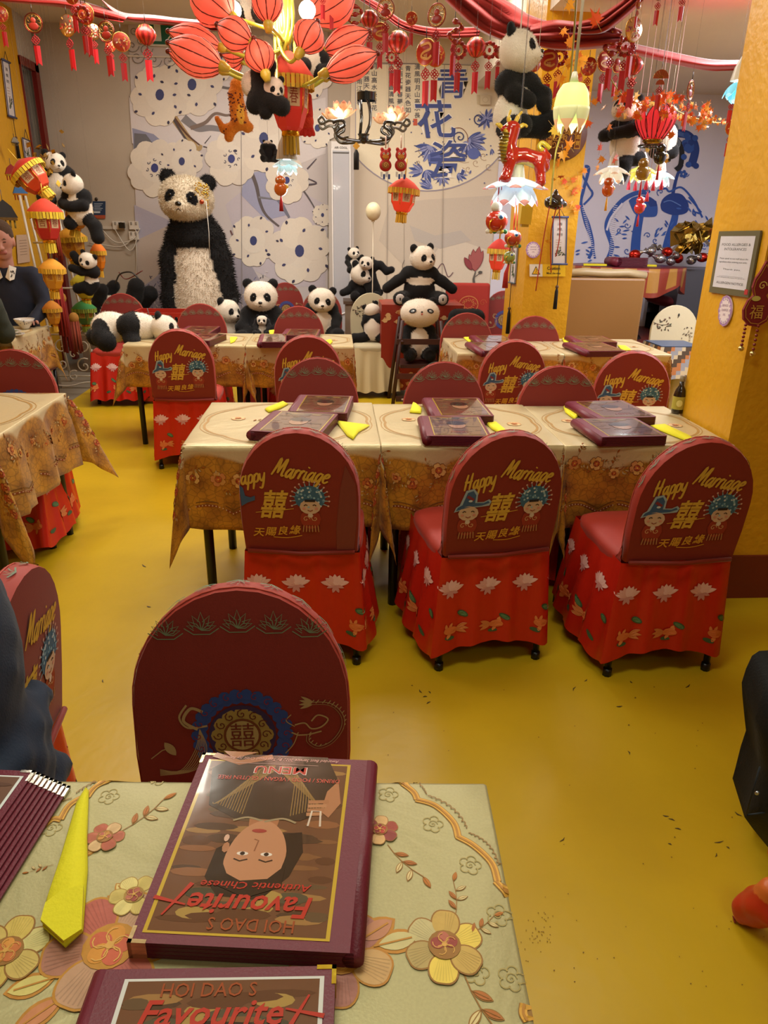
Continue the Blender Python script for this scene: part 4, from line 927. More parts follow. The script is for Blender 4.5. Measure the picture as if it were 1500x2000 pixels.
for sx in(-1,1):
    b=B(); b.ell((0,0,0),(.09,.02,.055),'A7A4AC'); b.build('paw_pad','fabric',t,(sx*.29,-.49,.33))
b=B(); b.tube([(.17,-.25,1.75),(.18,-.28,1.45),(.17,-.27,1.25)],.004,'C8C4BC',5); b.build('cord','fabric',t)
GZ=R_
# on the floor/leaning, upside-down panda at the left
p=onY(235,600,8.25); panda('plush panda lying on its back with legs in the air, under the wall sockets',(p.x+.02,8.25,.56),0,.86,hl=(-.42,-.1,.05),hr=(-.6,-.9,0),hs=.9,
 torso=[((-.1,0,.08),(.28,.2,.18)),((-.28,0,.06),(.14,.15,.14))],arms=[[(-.28,-.08,.1),(-.22,-.16,.26),(-.16,-.2,.36)],[(-.28,.08,.1),(-.2,.1,.28),(-.1,.1,.38)]],legs=[[(.1,-.08,.1),(.2,-.12,.28),(.24,-.14,.40)],[(.1,.08,.1),(.25,.05,.2),(.36,.0,.3)]])
b=B(); b.box((0,0,.27),(.85,.42,.54),'6B5A4A'); 
ob=b.build('crate','wood',None,(p.x+.02,8.28,0)); tag(ob,'low wooden crate behind the rear left chair with a panda on top','crate')
q=onY(250,530,8.3); b=B()
b.tube(bez([(0,0,.0),(.06,0,.10),(.18,0,.12),(.26,0,.04)],6),.008,'2b2620'); b.tube(bez([(.05,0,.12),(.12,.01,.05),(.3,0,.14)],6),.006,'6A3026'); o=b.build('coat_hanger','plastic',None,(q.x-.12,8.2,.92)); tag(o,'dark hanger lying on the upturned panda under the wall sockets','hanger')
# lying along the chair behind rear left table
p=onz(242,660,.76); panda('plush panda lying on its stomach beside the dark drinks glass',(p.x-.02,p.y+.12,.70),0,.70,hl=(.42,-.03,.17),hr=(0,.3,1.25),hs=.75,
 torso=[((-.14,0,.17),(.20,.16,.16)),((.16,0,.17),(.18,.15,.15))],arms=[[(.08,-.10,.2),(.10,-.16,.08),(.14,-.22,.04)],[(.08,.10,.2),(.10,.16,.06),(.14,.22,.04)]],legs=[[(-.20,-.10,.17),(-.20,-.17,.09),(-.14,-.22,.05)],[(-.20,.1,.14),(-.28,.14,.08),(-.36,.16,.05)]])
# panda in dark jacket holding cub
p=onY(512,560,6.62); 
t=panda('big-headed plush panda in a black jacket hugging a tiny panda cub',(p.x,6.50,.56),0,.68,hl=(0,-.05,.60),hr=(.12,0,.05),hs=1.02,arms=[[(.15,0,.36),(.25,-.14,.22),(.08,-.27,.16)],[(-.15,0,.36),(-.25,-.14,.22),(-.10,-.27,.14)]],
 torso=[((0,0,.22),(.22,.18,.22)),((0,0,.32),(.17,.15,.14))],white='1B1A1C')
b=B(); b.box((0,0,.265),(.38,.38,.53),'8E2418'); tag(b.build('storage_stool','fabric',None,(p.x,6.52,0)),'red cloth stool under the panda hugging its cub','stool')
def cub(label,loc,s,rz=0,black=BK): 
    return panda(label,loc,rz,s,res=.026,fuzz=1200,torso=[((0,0,.2),(.15,.13,.2)),((0,0,.3),(.12,.11,.12))],hl=(0,-.02,.50),hs=.95)
cub('tiny panda cub held in the arms of the jacketed panda',(p.x+.02,6.28,.66),.25)
# round-eyed panda on red chair
p=onY(628,600,7.2); t=panda('seated plush panda on a red chair, light muzzle and round ears',(p.x+.0,7.22,.50),.1,.60,hl=(0,-.05,.62),hr=(.15,.1,.0),hs=1.05)
# panda peeking behind chair
p=onY(437,615,6.45); panda('plush panda peeking out from behind the red chair under the giant panda',(p.x,6.62,.50),.5,.56,hl=(0,-.05,.58),hr=(.1,.1,.45),hs=1.0)
# small panda with its back to us on the olive chair
p=onY(728,655,7.1); panda('small plush panda seen from behind, slumped on the pale bamboo-print chair',(p.x+.01,7.10,.495),PI-.3,.47,hl=(.05,-.02,.62),hr=(0,.35,.3),hs=.8,legs=[[(.11,.03,.12),(.26,.1,.07),(.38,.12,.07)],[(-.11,.03,.12),(-.28,.1,.07),(-.42,.12,.07)]],arms=[[(.12,0,.45),(.2,-.05,.35),(.18,-.12,.22)],[(-.12,0,.45),(-.2,-.05,.35),(-.18,-.12,.22)]])
# trio beside the air conditioner
p=onY(705,560,8.0)
b=B(); b.box((0,0,.385),(.34,.34,.77),'8B7A66'); b.box((0,0,.785),(.38,.38,.03),'5A4636'); ob=b.build('side_table','wood',None,(p.x,8.02,0)); tag(ob,'tall wooden side table carrying the stack of three pandas','table')
panda('lowest panda of the stack of three beside the air conditioner',(p.x-.0,8.0,.80),.25,.50,hl=(0,-.1,.54),hr=(.1,.1,.3),hs=1.25,arms=[[(.15,0,.3),(.3,-.05,.2),(.4,-.08,.16)],[(-.15,0,.3),(-.3,-.05,.2),(-.42,-.08,.16)]],torso=[((0,0,.2),(.2,.17,.2))],white='1a1819')
q=onY(690,500,8.1); panda('top left panda of the stack of three beside the air conditioner',(q.x,8.1,q.z-.17),.3,.32,hl=(0,-.05,.62),hr=(0,-.1,.2),hs=1.0)
q=onY(722,515,7.92); panda('upper right panda of the stack of three, its long arm stretched to the right',(q.x+.0,7.92,q.z-.24),-.1,.50,hl=(-.06,-.16,.50),hr=(.1,.15,-.15),hs=.72,torso=[((0,0,.2),(.15,.12,.2)),((0,0,.36),(.12,.1,.12))],
 arms=[[(.08,0,.44),(.22,-.02,.46),(.36,-.04,.34),(.46,-.05,.37)],[(-.1,0,.42),(-.15,-.1,.3)]],legs=[[(.08,-.02,.12),(.13,-.04,0),(.16,-.05,-.12)],[(-.06,-.02,.12),(.02,-.06,0),(.05,-.06,-.12)]],white='1a1819')
# open arms panda on the red box table
p=onY(818,560,7.1); panda('plush panda with arms spread wide on the red draped table',(p.x,7.05,.865),0,.62,hl=(.03,-.03,.66),hr=(.05,-.05,.5),hs=.98,torso=[((0,0,.2),(.24,.16,.2)),((0,0,.36),(.22,.14,.14))],
 arms=[[(.17,0,.42),(.34,-.04,.33),(.50,-.06,.22)],[(-.17,0,.42),(-.34,-.04,.33),(-.50,-.06,.22)]],legs=[[(.14,-.03,.10),(.27,-.14,.09),(.32,-.26,.09)],[(-.14,-.03,.10),(-.27,-.14,.09),(-.32,-.26,.09)]],
 paints=[els((0,-.15,.33),(.24,.14,.06),WH)],white='141213',soles=[((.32,-.33,.09),(.07,.03,.075),(0,0,0)),((-.32,-.33,.09),(.07,.03,.075),(0,0,0))])
# high-chair panda with a big round bun head
p=onY(815,650,6.75)
t=thing('plush_panda','round bun-headed panda toy with small drawn eyes sitting in the wooden high chair','panda toy',(p.x,6.62,.42),(0,0,0),'plush pandas around the room',.92)
blobobj('body','fur',t,[els((0,0,.16),(.13,.11,.17),WH),cap((-.1,0,.26),(.1,0,.26),.07,.07,BK),cap((.1,0,.26),(.16,-.12,.12),.05,.05,BK),cap((-.1,0,.26),(-.16,-.12,.12),.05,.05,BK),cap((.07,0,.05),(.1,-.16,.05),.06,.06,BK),cap((-.07,0,.05),(-.1,-.16,.05),.06,.06,BK)],.014,.02,fuzz=2500,flen=.012)
hd=blobobj('head','fur',t,[els((0,-.03,.0),(.19,.17,.135),WH),els((.13,.05,.1),(.045,.03,.045),BK),els((-.13,.05,.1),(.045,.03,.045),BK)],.012,.02,fuzz=3500,flen=.012,loc=(0,0,.44))
P=Pr(lambda u,v,h:Vector((u,-.03-.17*math.sqrt(max(0,1-(u/.19)**2-(v/.135)**2))-.004-h,v)),.001,edge=.02)
for sx in(-1,1): P.el(sx*.085,.035,.035,.020,'1a1718',1,rot=sx*-.3); P.el(sx*.085,.035,.018,.010,'8fa0a8',2,rot=sx*-.3); P.el(sx*.08,.038,.006,.006,'eeeeee',3)
P.el(0,.028,.010,.007,'2a1c1c',1); P.el(0,.008,.008,.010,'B0524A',1); P.build('drawn_face','print',hd)
t=thing('high_chair','dark wooden high chair holding the bun-headed panda','chair',(p.x,6.58,0))
for sx in(-1,1):
    for y0,y1,nm in((-.24,-.16,'leg'),(.24,.12,'leg')):
        b=B(); b.tube([(sx*.25,y0,0),(sx*.17,y1,.78)],.018,'3A1E18',6); b.build(nm,'wood',t)
    b=B(); b.tube([(sx*.17,-.2,.60),(sx*.17,.16,.62)],.016,'3A1E18',6); b.build('armrest','wood',t)
for z,y,c in((.10,-.23,'3A1E18'),(.30,-.21,'4A2018'),(.60,-.18,'3A1E18')):
    b=B(); b.box((0,y,z),(.44,.03,.045),c); b.build('crossbar','wood',t)
b=B(); b.box((0,0,.38),(.36,.34,.03),'3A1E18'); b.build('seat','wood',t)
P=Pr(lambda u,v,h:Vector((u,-.246-h,v)),.001)
for x in(-.16,-.12,-.07,.02,.12,.16): P.el(x,.10,.012,.009,'C9B8B0',1,n=6)
P.build('flower_print','print',t)
# red draped table behind high chair
t=thing('draped_table','red patterned draped table under the panda with spread arms','table',(onY(820,620,7.1).x,7.15,0))
b=B(); b.box((0,0,.84),(.72,.5,.03),'6A2016'); b.build('tabletop','wood',t)
for sx in(-1,1):
    for sy in(-1,1): b=B(); b.tube([(sx*.3,sy*.2,0),(sx*.3,sy*.2,.83)],.02,'2a1512'); b.build('leg','wood',t)
def dr(u,v,h=0):
    hw,hd=.385,.27; s_=(u%1)*4; k=int(s_); f=s_-k; x,y=[(-hw+2*hw*f,-hd),(hw,-hd+2*hd*f),(hw-2*hw*f,hd),(-hw,hd-2*hd*f)][k]; n_=[(0,-1),(1,0),(0,1),(-1,0)][k]
    o=(.012*v*math.sin(s_*14)+h); return Vector((x+n_[0]*o,y+n_[1]*o,.862-.80*v))
b=B(); b.grid(dr,80,6,'8E2A1C'); b.box((0,0,.863),(.77,.54,.006),'9C3020'); dd=b.build('drape','satin',t)
P=Pr(lambda u,v,h:dr(u,v,h+.004),.001,edge=.05); rr=random.Random(8)
for k in range(34): x=rr.random()*.25; y=.05+rr.random()*.9; P.el(x,y,.008,.028,rr.choice(('C98A4A','B5703A','D9B27A')),1,n=7); P.stroke(curl(x,y,.014,rr.random()*6,1,8),.003,'D9B27A',2)
P.build('floral_print','print',dd)
# red cushion-back square seat
p=onY(918,590,7.55); t=thing('square_armchair','red square-backed padded seat with a round golden emblem','chair',(p.x,7.6,0))
b=B(); b.box((0,.1,.70),(.46,.10,.62),'9C2A1E',(R_(-5),0,0)); bo=b.build('backrest','fabric',t); m_=bo.modifiers.new('b','BEVEL'); m_.width=.03; m_.segments=3
b=B(); b.box((0,-.1,.40),(.46,.42,.12),'9C2A1E'); bo=b.build('seat','fabric',t); m_=bo.modifiers.new('b','BEVEL'); m_.width=.03; m_.segments=3
b=B(); b.box((0,-.08,.18),(.44,.4,.35),'7A2018'); b.build('skirt','fabric',t)
P=Pr(lambda u,v,h:Vector((u,.045-(v-.70)*.087-h-.002,v)),.0012); P.stroke([(.10*math.cos(a),.80+.085*math.sin(a)) for a in [.26*i for i in range(25)]],.008,'C98A4A')
for k in range(9): P.stroke(curl(.06*math.cos(k*.7),.80+.05*math.sin(k*.7),.022,k,1.2,8),.005,'C98A4A'); 
for sx in(-1,1): P.stroke(curl(sx*.15,.82,.04,0,1.4,10),.004,'B5602E')
P.build('emblem_print','print',t)
p=onY(943,615,6.6); panda('panda toy mostly hidden behind the rear right red chair, white back and black ear showing',(p.x-.12,6.75,.48),PI,.62,hl=(0,-.05,.38),hr=(0,.3,0),hs=.9)
# red plastic basket
p=onY(320,610,6.7); t=thing('plastic_crate','red slotted plastic crate beside the plush panda lying down','crate',(p.x,6.75,0))
W_,D_,H_=.50,.34,.80
for (x,y,w_,d_,nm) in((0,-D_/2,W_,.02,'front_panel'),(0,D_/2,W_,.02,'back_panel')):
    b=B()
    for z in(.04,.2,.34,.5,.66,.79): b.box((x,y,z),(w_,d_,.035),'A82A1E')
    for k in range(8): b.box((-W_/2+.03+k*(W_-.06)/7,y,.42),(.025,d_*.8,.76),'A82A1E')
    b.build(nm,'plastic',t)
for sx in(-1,1):
    b=B()
    for z in(.04,.2,.34,.5,.66,.79): b.box((sx*W_/2,0,z),(.02,D_,.035),'A82A1E')
    for k in range(5): b.box((sx*W_/2,-D_/2+.03+k*(D_-.06)/4,.42),(.016,.025,.76),'A82A1E')
    b.build('side_panel','plastic',t)
b=B(); b.box((0,0,.4),(W_-.03,D_-.03,.02),'8A2218'); b.build('shelf_panel','plastic',t)
# pandas on the lantern ladder (left)
p=onY(122,345,7.1); panda('upper panda of the pair hugging above the lantern ladder',(p.x-.02,7.0,1.66),.35,.55,hl=(0,-.04,.62),hr=(.1,.1,.35),hs=.85)
p=onY(155,375,6.9); panda('lower panda of the pair above the lantern ladder, arm hanging down',(p.x,6.85,1.50),-.35,.55,hl=(0,-.08,.60),hr=(.15,-.15,-.7),hs=.85,arms=[[(.1,0,.42),(.15,-.1,.3),(.02,-.2,.28)],[(-.15,0,.42),(-.2,-.1,.32),(-.05,-.2,.28)]],legs=[[(.12,0,.12),(.26,-.02,0),(.30,-.04,-.16)],[(-.1,0,.12),(-.12,-.12,.04)]])
p=onY(168,505,6.8); panda('panda climbing the lantern ladder with both arms reaching left',(p.x+.04,6.75,1.00),-.1,.45,hl=(.02,-.1,.50),hr=(.2,.35,-.15),hs=.82,torso=[((0,0,.14),(.13,.11,.17)),((.03,0,.28),(.11,.1,.12))],
 arms=[[(-.05,0,.42),(-.2,-.05,.5),(-.26,-.06,.60)],[(.08,-.05,.3),(-.12,-.13,.30),(-.3,-.12,.36)]],legs=[[(-.05,-.02,.05),(-.15,-.06,.0),(-.26,-.07,-.02)],[(.05,0,.05),(-.05,-.05,-.06)]])
# ceiling-hung pandas
p=onY(1012,268,3.6); tp=panda('large plush panda sitting up high on the hanging red dragon lamp',(p.x-.02,3.62,p.z+.0),.35,.46,hl=(-.03,-.04,.72),hr=(-.1,.05,.65),hs=1.02,torso=[((-.05,0,.18),(.17,.15,.22)),((0,0,.36),(.15,.13,.15))],
 arms=[[(.13,0,.45),(.22,-.14,.36),(.2,-.2,.28)],[(-.1,0,.45),(-.1,-.12,.36),(.02,-.2,.30)]],legs=[[(.1,-.03,.1),(.24,-.16,.09),(.28,-.22,.13)],[(-.1,-.03,.08),(-.12,-.18,.06),(-.06,-.24,.08)]],fuzz=7000)
b=B(); b.tube([(0,0,.88),(0,0,2.0)],.006,'D8D4CC',5); b.build('cord','plastic',tp)
p=onY(1215,325,5.4); tp=panda('plush panda hanging beside the red lotus lamp in the alcove',(p.x+.0,5.4,p.z),-.4,.50,hl=(-.04,-.04,.70),hr=(-.25,.1,-.5),hs=.92,arms=[[(.12,0,.45),(.05,-.2,.42),(-.15,-.28,.38)],[(-.14,0,.45),(-.25,-.12,.38),(-.28,-.22,.36)]],
 legs=[[(.05,-.05,.08),(.02,-.16,-.02),(.0,-.2,-.14)],[(.14,0,.1),(.2,.05,.1)]],fuzz=5000)
b=B(); b.tube([(0,0,.85),(0,0,2.05)],.005,'C8B8A0',5); b.build('cord','plastic',tp)
p=onY(1292,325,5.9); tp=panda('panda hanging upside down behind the red lotus lamp in the alcove',(p.x,5.9,p.z+.3),0,.42,rot=(PI,0,0),hl=(0,.0,.5),hs=.7,fuzz=2500); 
b=B(); b.tube([(0,0,-.1),(0,0,-1.65)],.005,'C8B8A0',5); b.build('cord','plastic',tp)
# chandelier pandas
CHX=onY(520,196,2.80)
panda('white plush panda sprawled on its belly over the red palace lantern of the chandelier',(CHX.x,2.80,CHX.z+.0),0,.30,hl=(.09,-.14,.10),hr=(.35,.0,.55),hs=.62,torso=[((-.12,0,.15),(.15,.13,.15)),((-.02,-.02,.14),(.12,.11,.12))],
 arms=[[(-.02,-.1,.26),(.06,-.14,.32)],[(-.02,-.1,.02),(-.02,-.14,-.06),(.0,-.16,-.14)],],legs=[[(-.08,-.1,0),(.06,-.16,-.02),(.18,-.18,-.08)],[(-.1,-.05,.0),(-.12,-.1,-.06)]],fuzz=5000)
q=onY(600,150,3.05); panda('plush panda clinging to the right side of the chandelier',(q.x,3.12,q.z-.0),.5,.25,hl=(.10,-.05,.52),hr=(0,.2,.5),hs=.7,arms=[[(.12,0,.42),(.22,-.1,.3),(.26,-.12,.16)],[(-.12,0,.42),(-.22,-.1,.3),(-.2,-.12,.16)]],fuzz=4000)
q=onY(492,52,3.1); panda('plush panda sitting on top of the chandelier, head out of view',(q.x,3.1,q.z),-.2,.32,hl=(0,-.04,.68),hr=(0,0,-.3),hs=.8,fuzz=3000)
q=onY(525,318,3.3); tp=panda('small dark panda hanging under the chandelier behind the silver flower lamp',(q.x,3.3,q.z),.2,.12,hl=(0,.08,.55),hs=.8,fuzz=1500,white='1a1819')
b=B(); b.tube([(0,0,.6),(0,0,(ZC-tp.location.z)/tp.scale[0])],.006,'6A5E50',4); b.build('thread','clear',tp)
# ================= people =================
def face_obj(par,loc,rot,s,skin,hair,hairstyle='short'):
    S=lambda p:tuple(a*s for a in p)
    pr=[els(S((0,0,.02)),S((.076,.092,.105)),skin),els(S((0,-.018,-.05)),S((.058,.066,.07)),skin),els(S((0,-.05,-.085)),S((.026,.022,.02)),skin),
        cap(S((0,-.085,.022)),S((0,-.104,-.018)),.010*s,.014*s,skin),els(S((.012,-.092,-.022)),S((.009,.009,.007)),skin),els(S((-.012,-.092,-.022)),S((.009,.009,.007)),skin),
        els(S((.079,.005,-.005)),S((.010,.02,.032)),skin),els(S((-.079,.005,-.005)),S((.010,.02,.032)),skin),
        cap(S((-.022,-.082,-.052)),S((.022,-.082,-.052)),.008*s,.008*s,'A8625A'),cap(S((0,0,-.16)),S((0,0,-.05)),.052*s,.052*s,skin)]
    pt=[els(S((sx*.030,-.088,.018)),S((.014,.012,.0045)),'5A3A30') for sx in(-1,1)]+[els(S((sx*.031,-.085,.036)),S((.018,.014,.0045)),hair) for sx in(-1,1)]
    h=blobobj('head','skin',par,pr,.0048*s,.012*s,pt,loc=loc,rot=rot)
    hp=[els(S((0,.016,.048)),S((.083,.094,.092)),hair),els(S((0,.045,.0)),S((.078,.07,.09)),hair)]
    V,Q,C_=blob(hp,.006*s,.02*s); V=np.array(V); keep=[q for q in Q if not (V[list(q)].mean(0)[1]<-.045*s and V[list(q)].mean(0)[2]<.062*s) and V[list(q)].mean(0)[2]>-.06*s]
    me=bpy.data.meshes.new('hair'); me.from_pydata([tuple(v) for v in V],[],keep); at=me.color_attributes.new('Col','FLOAT_COLOR','POINT')
    cc=np.ones((len(V),4),np.float32); cc[:,:3]=C_; at.data.foreach_set('color',cc.ravel()); me.polygons.foreach_set('use_smooth',np.ones(len(keep),bool)); me.materials.append(MATS['fur'])
    o=bpy.data.objects.new('hair',me); COL.objects.link(o); o.parent=h; return h
def hand(par,loc,rot,s,skin):
    pr=[els((0,0,0),(.040*s,.045*s,.014*s),skin)]
    for i,(x,l) in enumerate(((-.030,.058),(-.010,.068),(.010,.064),(.029,.050))): pr+=chain([(x*s,.035*s,0),(x*1.1*s,(.035+l*.55)*s,.002*s),(x*1.12*s,(.035+l)*s,-.016*s)],[.0095*s,.0085*s,.007*s],skin)
    pr+=chain([(-.034*s,-.015*s,0),(-.062*s,.012*s,-.006*s),(-.066*s,.040*s,-.014*s)],[.012*s,.010*s,.008*s],skin)
    return blobobj('hand','skin',par,pr,.0042*s,.006*s,loc=loc,rot=rot)
# man in navy jumper at the far left
t=thing('person','man with short brown hair in a navy jumper over a patterned collar, seated','person',(onY(10,600,6.32).x+.07,6.32,0),(0,0,.1)); t.scale=(1.0,1.0,1.05)
NV='141A2C'
blobobj('jumper','fabric',t,[els((0,0,.62),(.19,.14,.20),NV),els((0,0,.86),(.20,.13,.26),NV),cap((-.17,0,1.06),(.17,0,1.06),.075,.075,NV)]+chain([(.20,0,1.05),(.27,-.06,.84),(.20,-.26,.75)],[.075,.06,.045],NV)+chain([(-.20,0,1.05),(-.27,-.06,.84),(-.20,-.26,.75)],[.075,.06,.045],NV),.02,.035,wob=.004)
blobobj('trousers','fabric',t,[els((0,0,.48),(.18,.14,.10),'23262E')]+chain([(.09,-.02,.48),(.12,-.42,.48),(.12,-.44,.06)],[.085,.065,.05],'23262E')+chain([(-.09,-.02,.48),(-.12,-.42,.48),(-.12,-.44,.06)],[.085,.065,.05],'23262E'),.02,.03)
face_obj(t,(0,-.03,1.315),(R_(14),0,R_(10)),1.12,'C08A78','4A3626')
b=B(); 
for sx in(-1,1): b.add([(0.01*sx,-.115,1.06),(sx*.04,-.075,1.145),(sx*.085,-.05,1.125),(sx*.075,-.115,1.045),(sx*.045,-.135,1.035)],[(0,1,2,3,4) if sx>0 else (4,3,2,1,0)],'CFC8BA',False)
c=b.build('shirt_collar','print',t); mm=c.modifiers.new('s','SOLIDIFY'); mm.thickness=.006
P=Pr(lambda u,v,h:Vector((u,-.128-h+.35*(v-1.04),v)),.002); rr=random.Random(2)
for k in range(14): P.el(rr.choice((-1,1))*(.04+rr.random()*.04),1.05+rr.random()*.06,.005,.008,'4A4A4E',1,n=6)
P.build('collar_pattern','print',c)
for sx in(-1,1): hand(t,(sx*.18,-.29,.755),(0,0,PI+sx*.3),1,'C08A78'); b=B(); b.ell((sx*.12,-.48,.05),(.045,.13,.05),'1a1512'); b.build('shoe','leather',t)
t=thing('chair','dark plain chair under the man in the navy jumper','chair',(onY(10,600,6.32).x+.07,6.36,0)); b=B(); b.box((0,0,.36),(.4,.4,.05),'4A1E18'); b.build('seat','fabric',t)
for sx in(-1,1):
    for sy in(-1,1): b=B(); b.tube([(sx*.17,sy*.17,0),(sx*.17,sy*.17,.35)],.015,'15120f'); b.build('leg','plastic',t)
# person with olive sleeve, back to us
q=onY(-30,640,5.35); OV='23281C'
t=thing('person','person in a dark olive top at the left edge, only a sleeve in view','person',(q.x-.10,5.22,0),(0,0,PI+.2))
blobobj('olive_top','fabric',t,[els((0,0,.62),(.19,.14,.20),OV),els((0,0,.86),(.20,.13,.26),OV),cap((-.17,0,1.02),(.17,0,1.02),.08,.08,OV)]+chain([(-.21,0,1.0),(-.25,-.06,.80),(-.16,-.22,.76)],[.08,.068,.05],OV)+chain([(.21,0,1.0),(.27,-.06,.80),(.18,-.22,.76)],[.08,.065,.05],OV),.02,.035,wob=.004)
blobobj('trousers','fabric',t,[els((0,0,.48),(.18,.14,.10),'23262E')]+chain([(.09,-.02,.48),(.12,-.42,.48),(.12,-.44,.06)],[.085,.065,.05],'23262E')+chain([(-.09,-.02,.48),(-.12,-.42,.48),(-.12,-.44,.06)],[.085,.065,.05],'23262E'),.02,.03)
face_obj(t,(0,-.03,1.30),(R_(10),0,0),1.1,'B98A78','2A2018')
# person in navy top, foreground left, leaning on the red chair
q=onz(20,1330,.75); NB='16263A'
t=thing('person','person in a dark navy top leaning back on a red chair, foreground left','person',(q.x-.10,q.y-.10,0),(0,0,R_(-80)))
blobobj('navy_top','fabric',t,[els((0,.02,.58),(.19,.15,.18),NB),els((0,.02,.84),(.205,.14,.26),NB),cap((-.16,.01,1.03),(.16,.01,1.03),.075,.075,NB),els((.02,.1,.62),(.17,.08,.13),NB)]+chain([(.20,.03,1.02),(.27,.05,.80),(.24,-.16,.66)],[.082,.068,.052],NB)+chain([(-.20,.0,1.02),(-.27,-.02,.80),(-.20,-.24,.75)],[.08,.065,.05],NB)+[cap((-.15,.13,.66),(.2,.13,.70),.035,.03,NB),cap((-.1,.15,.52),(.22,.13,.54),.04,.035,NB)],.014,.03,wob=.006)
blobobj('trousers','fabric',t,[els((0,0,.50),(.18,.15,.10),'12161C')]+chain([(.09,-.02,.50),(.12,-.42,.50),(.12,-.44,.06)],[.09,.065,.05],'12161C')+chain([(-.09,-.02,.50),(-.12,-.42,.50),(-.12,-.44,.06)],[.09,.065,.05],'12161C'),.02,.03)
face_obj(t,(0,-.04,1.29),(R_(10),0,0),1.1,'C08A78','2A2018')
# ================= things fixed to the walls =================
def wallthing(name,label,cat,px,py,Y,group=None): p=onY(px,py,Y); return thing(name,label,cat,p,(0,0,0),group),p
# tall floor air conditioner
p0=onY(638,275,8.6); p1=onY(690,275,8.6); acx=(p0.x+p1.x)/2; acw=p1.x-p0.x; ach=p0.z
t=thing('air_conditioner','tall white floor-standing air conditioner between the two murals','air conditioner',(acx+.01,8.78,0))
b=B(); b.prism([(-acw/2,.18),(-acw/2,-.10),(-acw/2+.04,-.16),(acw/2-.04,-.16),(acw/2,-.10),(acw/2,.18)],ach,'C9C6C2',side='CFCBC5'); b.build('body','plastic',t)
b=B(); b.box((0,-.168,ach*.52+.1),(acw*.62,.016,ach*.80),'AFB0B4'); b.build('front_grille','gloss',t)
for sx in(-1,1): b=B(); b.box((sx*acw*.34,-.172,ach*.5),(.012,.02,ach*.94),'E3DFDA'); b.build('trim_strip','plastic',t)
b=B(); b.box((0,-.175,ach-.11),(acw*.6,.012,.012),'5A5854'); b.build('air_slot','plastic',t)
b=B(); b.tube([(-acw*.31,-.182,.62),(0,-.182,.585),(acw*.31,-.182,.62)],.01,'E8E6E2',6); b.build('curved_trim','plastic',t)
P=Pr(lambda u,v,h:Vector((u,-.163-h,v)),.001)
P.text('AIR COOL',0,ach-.07,.022,'55534f',bold=.01); P.build('badge_print','print',t)
# exit sign
t,p=wallthing('exit_sign','green and white exit sign high on the wall behind the coral lotus lamps','sign',340,66,YM-.02); k=mpp(p)
b=B(); b.box((0,0,0),(96*k,.03,44*k),'D6D2C8'); b.build('frame','plastic',t); b=B(); b.box((0,-.017,0),(90*k,.006,38*k),'135E4A'); b.build('face','plastic',t)
P=Pr(lambda u,v,h:Vector((u,-.021-h,v)),.001); P.poly([(-.20,-.075),(-.13,-.075),(-.13,.075),(-.20,.075)],'C9CFCB'); P.el(.02,.045,.016,.016,'D9DED9'); P.stroke([(0,.03),(-.02,-.01),(.02,-.03),(.03,-.08)],.018,'D9DED9'); P.stroke([(-.04,.02),(.05,.01)],.012,'D9DED9'); P.stroke([(-.02,-.01),(-.06,-.05)],.014,'D9DED9'); P.stroke([(.09,0),(.2,0)],.02,'D9DED9'); P.poly([(.2,-.04),(.25,0),(.2,.04)],'D9DED9'); P.build('running_figure_print','print',t)
# sockets, poster and cables on the grey wall
for i,(x,y,w_,lb) in enumerate(((232,440,22,'double white socket with a black plug on the grey wall'),(262,440,18,'white double socket right of the black plug, on the grey wall'),(262,460,18,'lower white socket beneath the pair on the grey wall'))):
    t,p=wallthing('wall_socket',lb,'socket',x,y,YB-.02,'white sockets on the grey wall'); k=mpp(p); b=B(); b.box((0,0,0),(w_*k,.035,15*k),'CFC8BC'); b.build('face_plate','plastic',t)
    for sx in(-1,1): b=B(); b.box((sx*w_*k*.25,-.019,.02),(.018,.008,.03),'8a857c'); b.build('switch','plastic',t)
    if i==0: b=B(); b.box((.045,-.04,0),(.06,.05,.06),'141414'); b.build('plug','plastic',t)
t,p=wallthing('cable_trunking','white cable trunking with loose white wires on the grey wall','cable',215,445,YB-.01); k=mpp(p)
b=B(); b.box((-.03,0,0),(.40,.02,.03),'BEB6A8'); b.build('trunking','plastic',t)
for pts in (((-.1,-.02,-.0),(.05,-.03,-.15),(.25,-.03,-.12),(.34,-.02,0)),((.05,-.02,0),(.2,-.04,-.24),(.30,-.03,-.1),(.28,-.02,.0)),((-.25,-.02,-.16),(.1,-.03,-.2),(.25,-.03,-.1)),((.28,-.02,-.12),(.26,-.03,-.4),(.22,-.03,-.6))):
    b=B(); b.tube(bez(pts,6),.006,'C8C0B2',5); b.build('wire','plastic',t)
def flatcard(name,label,cat,P4,thick,col,draw=None,mat='paper',group=None,off=(0,-1,0)):
    """thin card at its wall: P4 = four world corners tl,tr,br,bl"""
    c=sum(P4,Vector())/4; t=thing(name,label,cat,c,(0,0,0),group); ex=(P4[1]-P4[0]+P4[2]-P4[3])/2; ey=(P4[0]-P4[3]+P4[1]-P4[2])/2; W=ex.length; H=ey.length; ex=ex.normalized(); ey=ey.normalized(); n=ex.cross(ey).normalized()
    M_=Matrix((ex,ey,n)).transposed().to_4x4(); b=B(); b.prism([(-W/2,-H/2),(W/2,-H/2),(W/2,H/2),(-W/2,H/2)],thick,col,M_); b.build('card',mat,t)
    if draw:
        P=Pr(lambda u,v,h:M_@Vector((u,v,thick+.0004+h)),.0005); draw(P,W,H); P.build('print','print',t)
    return t,M_,W,H
def quadY(x0,y0,x1,y1,Y,dx=0): return [onY(x0,y0,Y),onY(x1,y0,Y),onY(x1+dx,y1,Y),onY(x0+dx,y1,Y)]
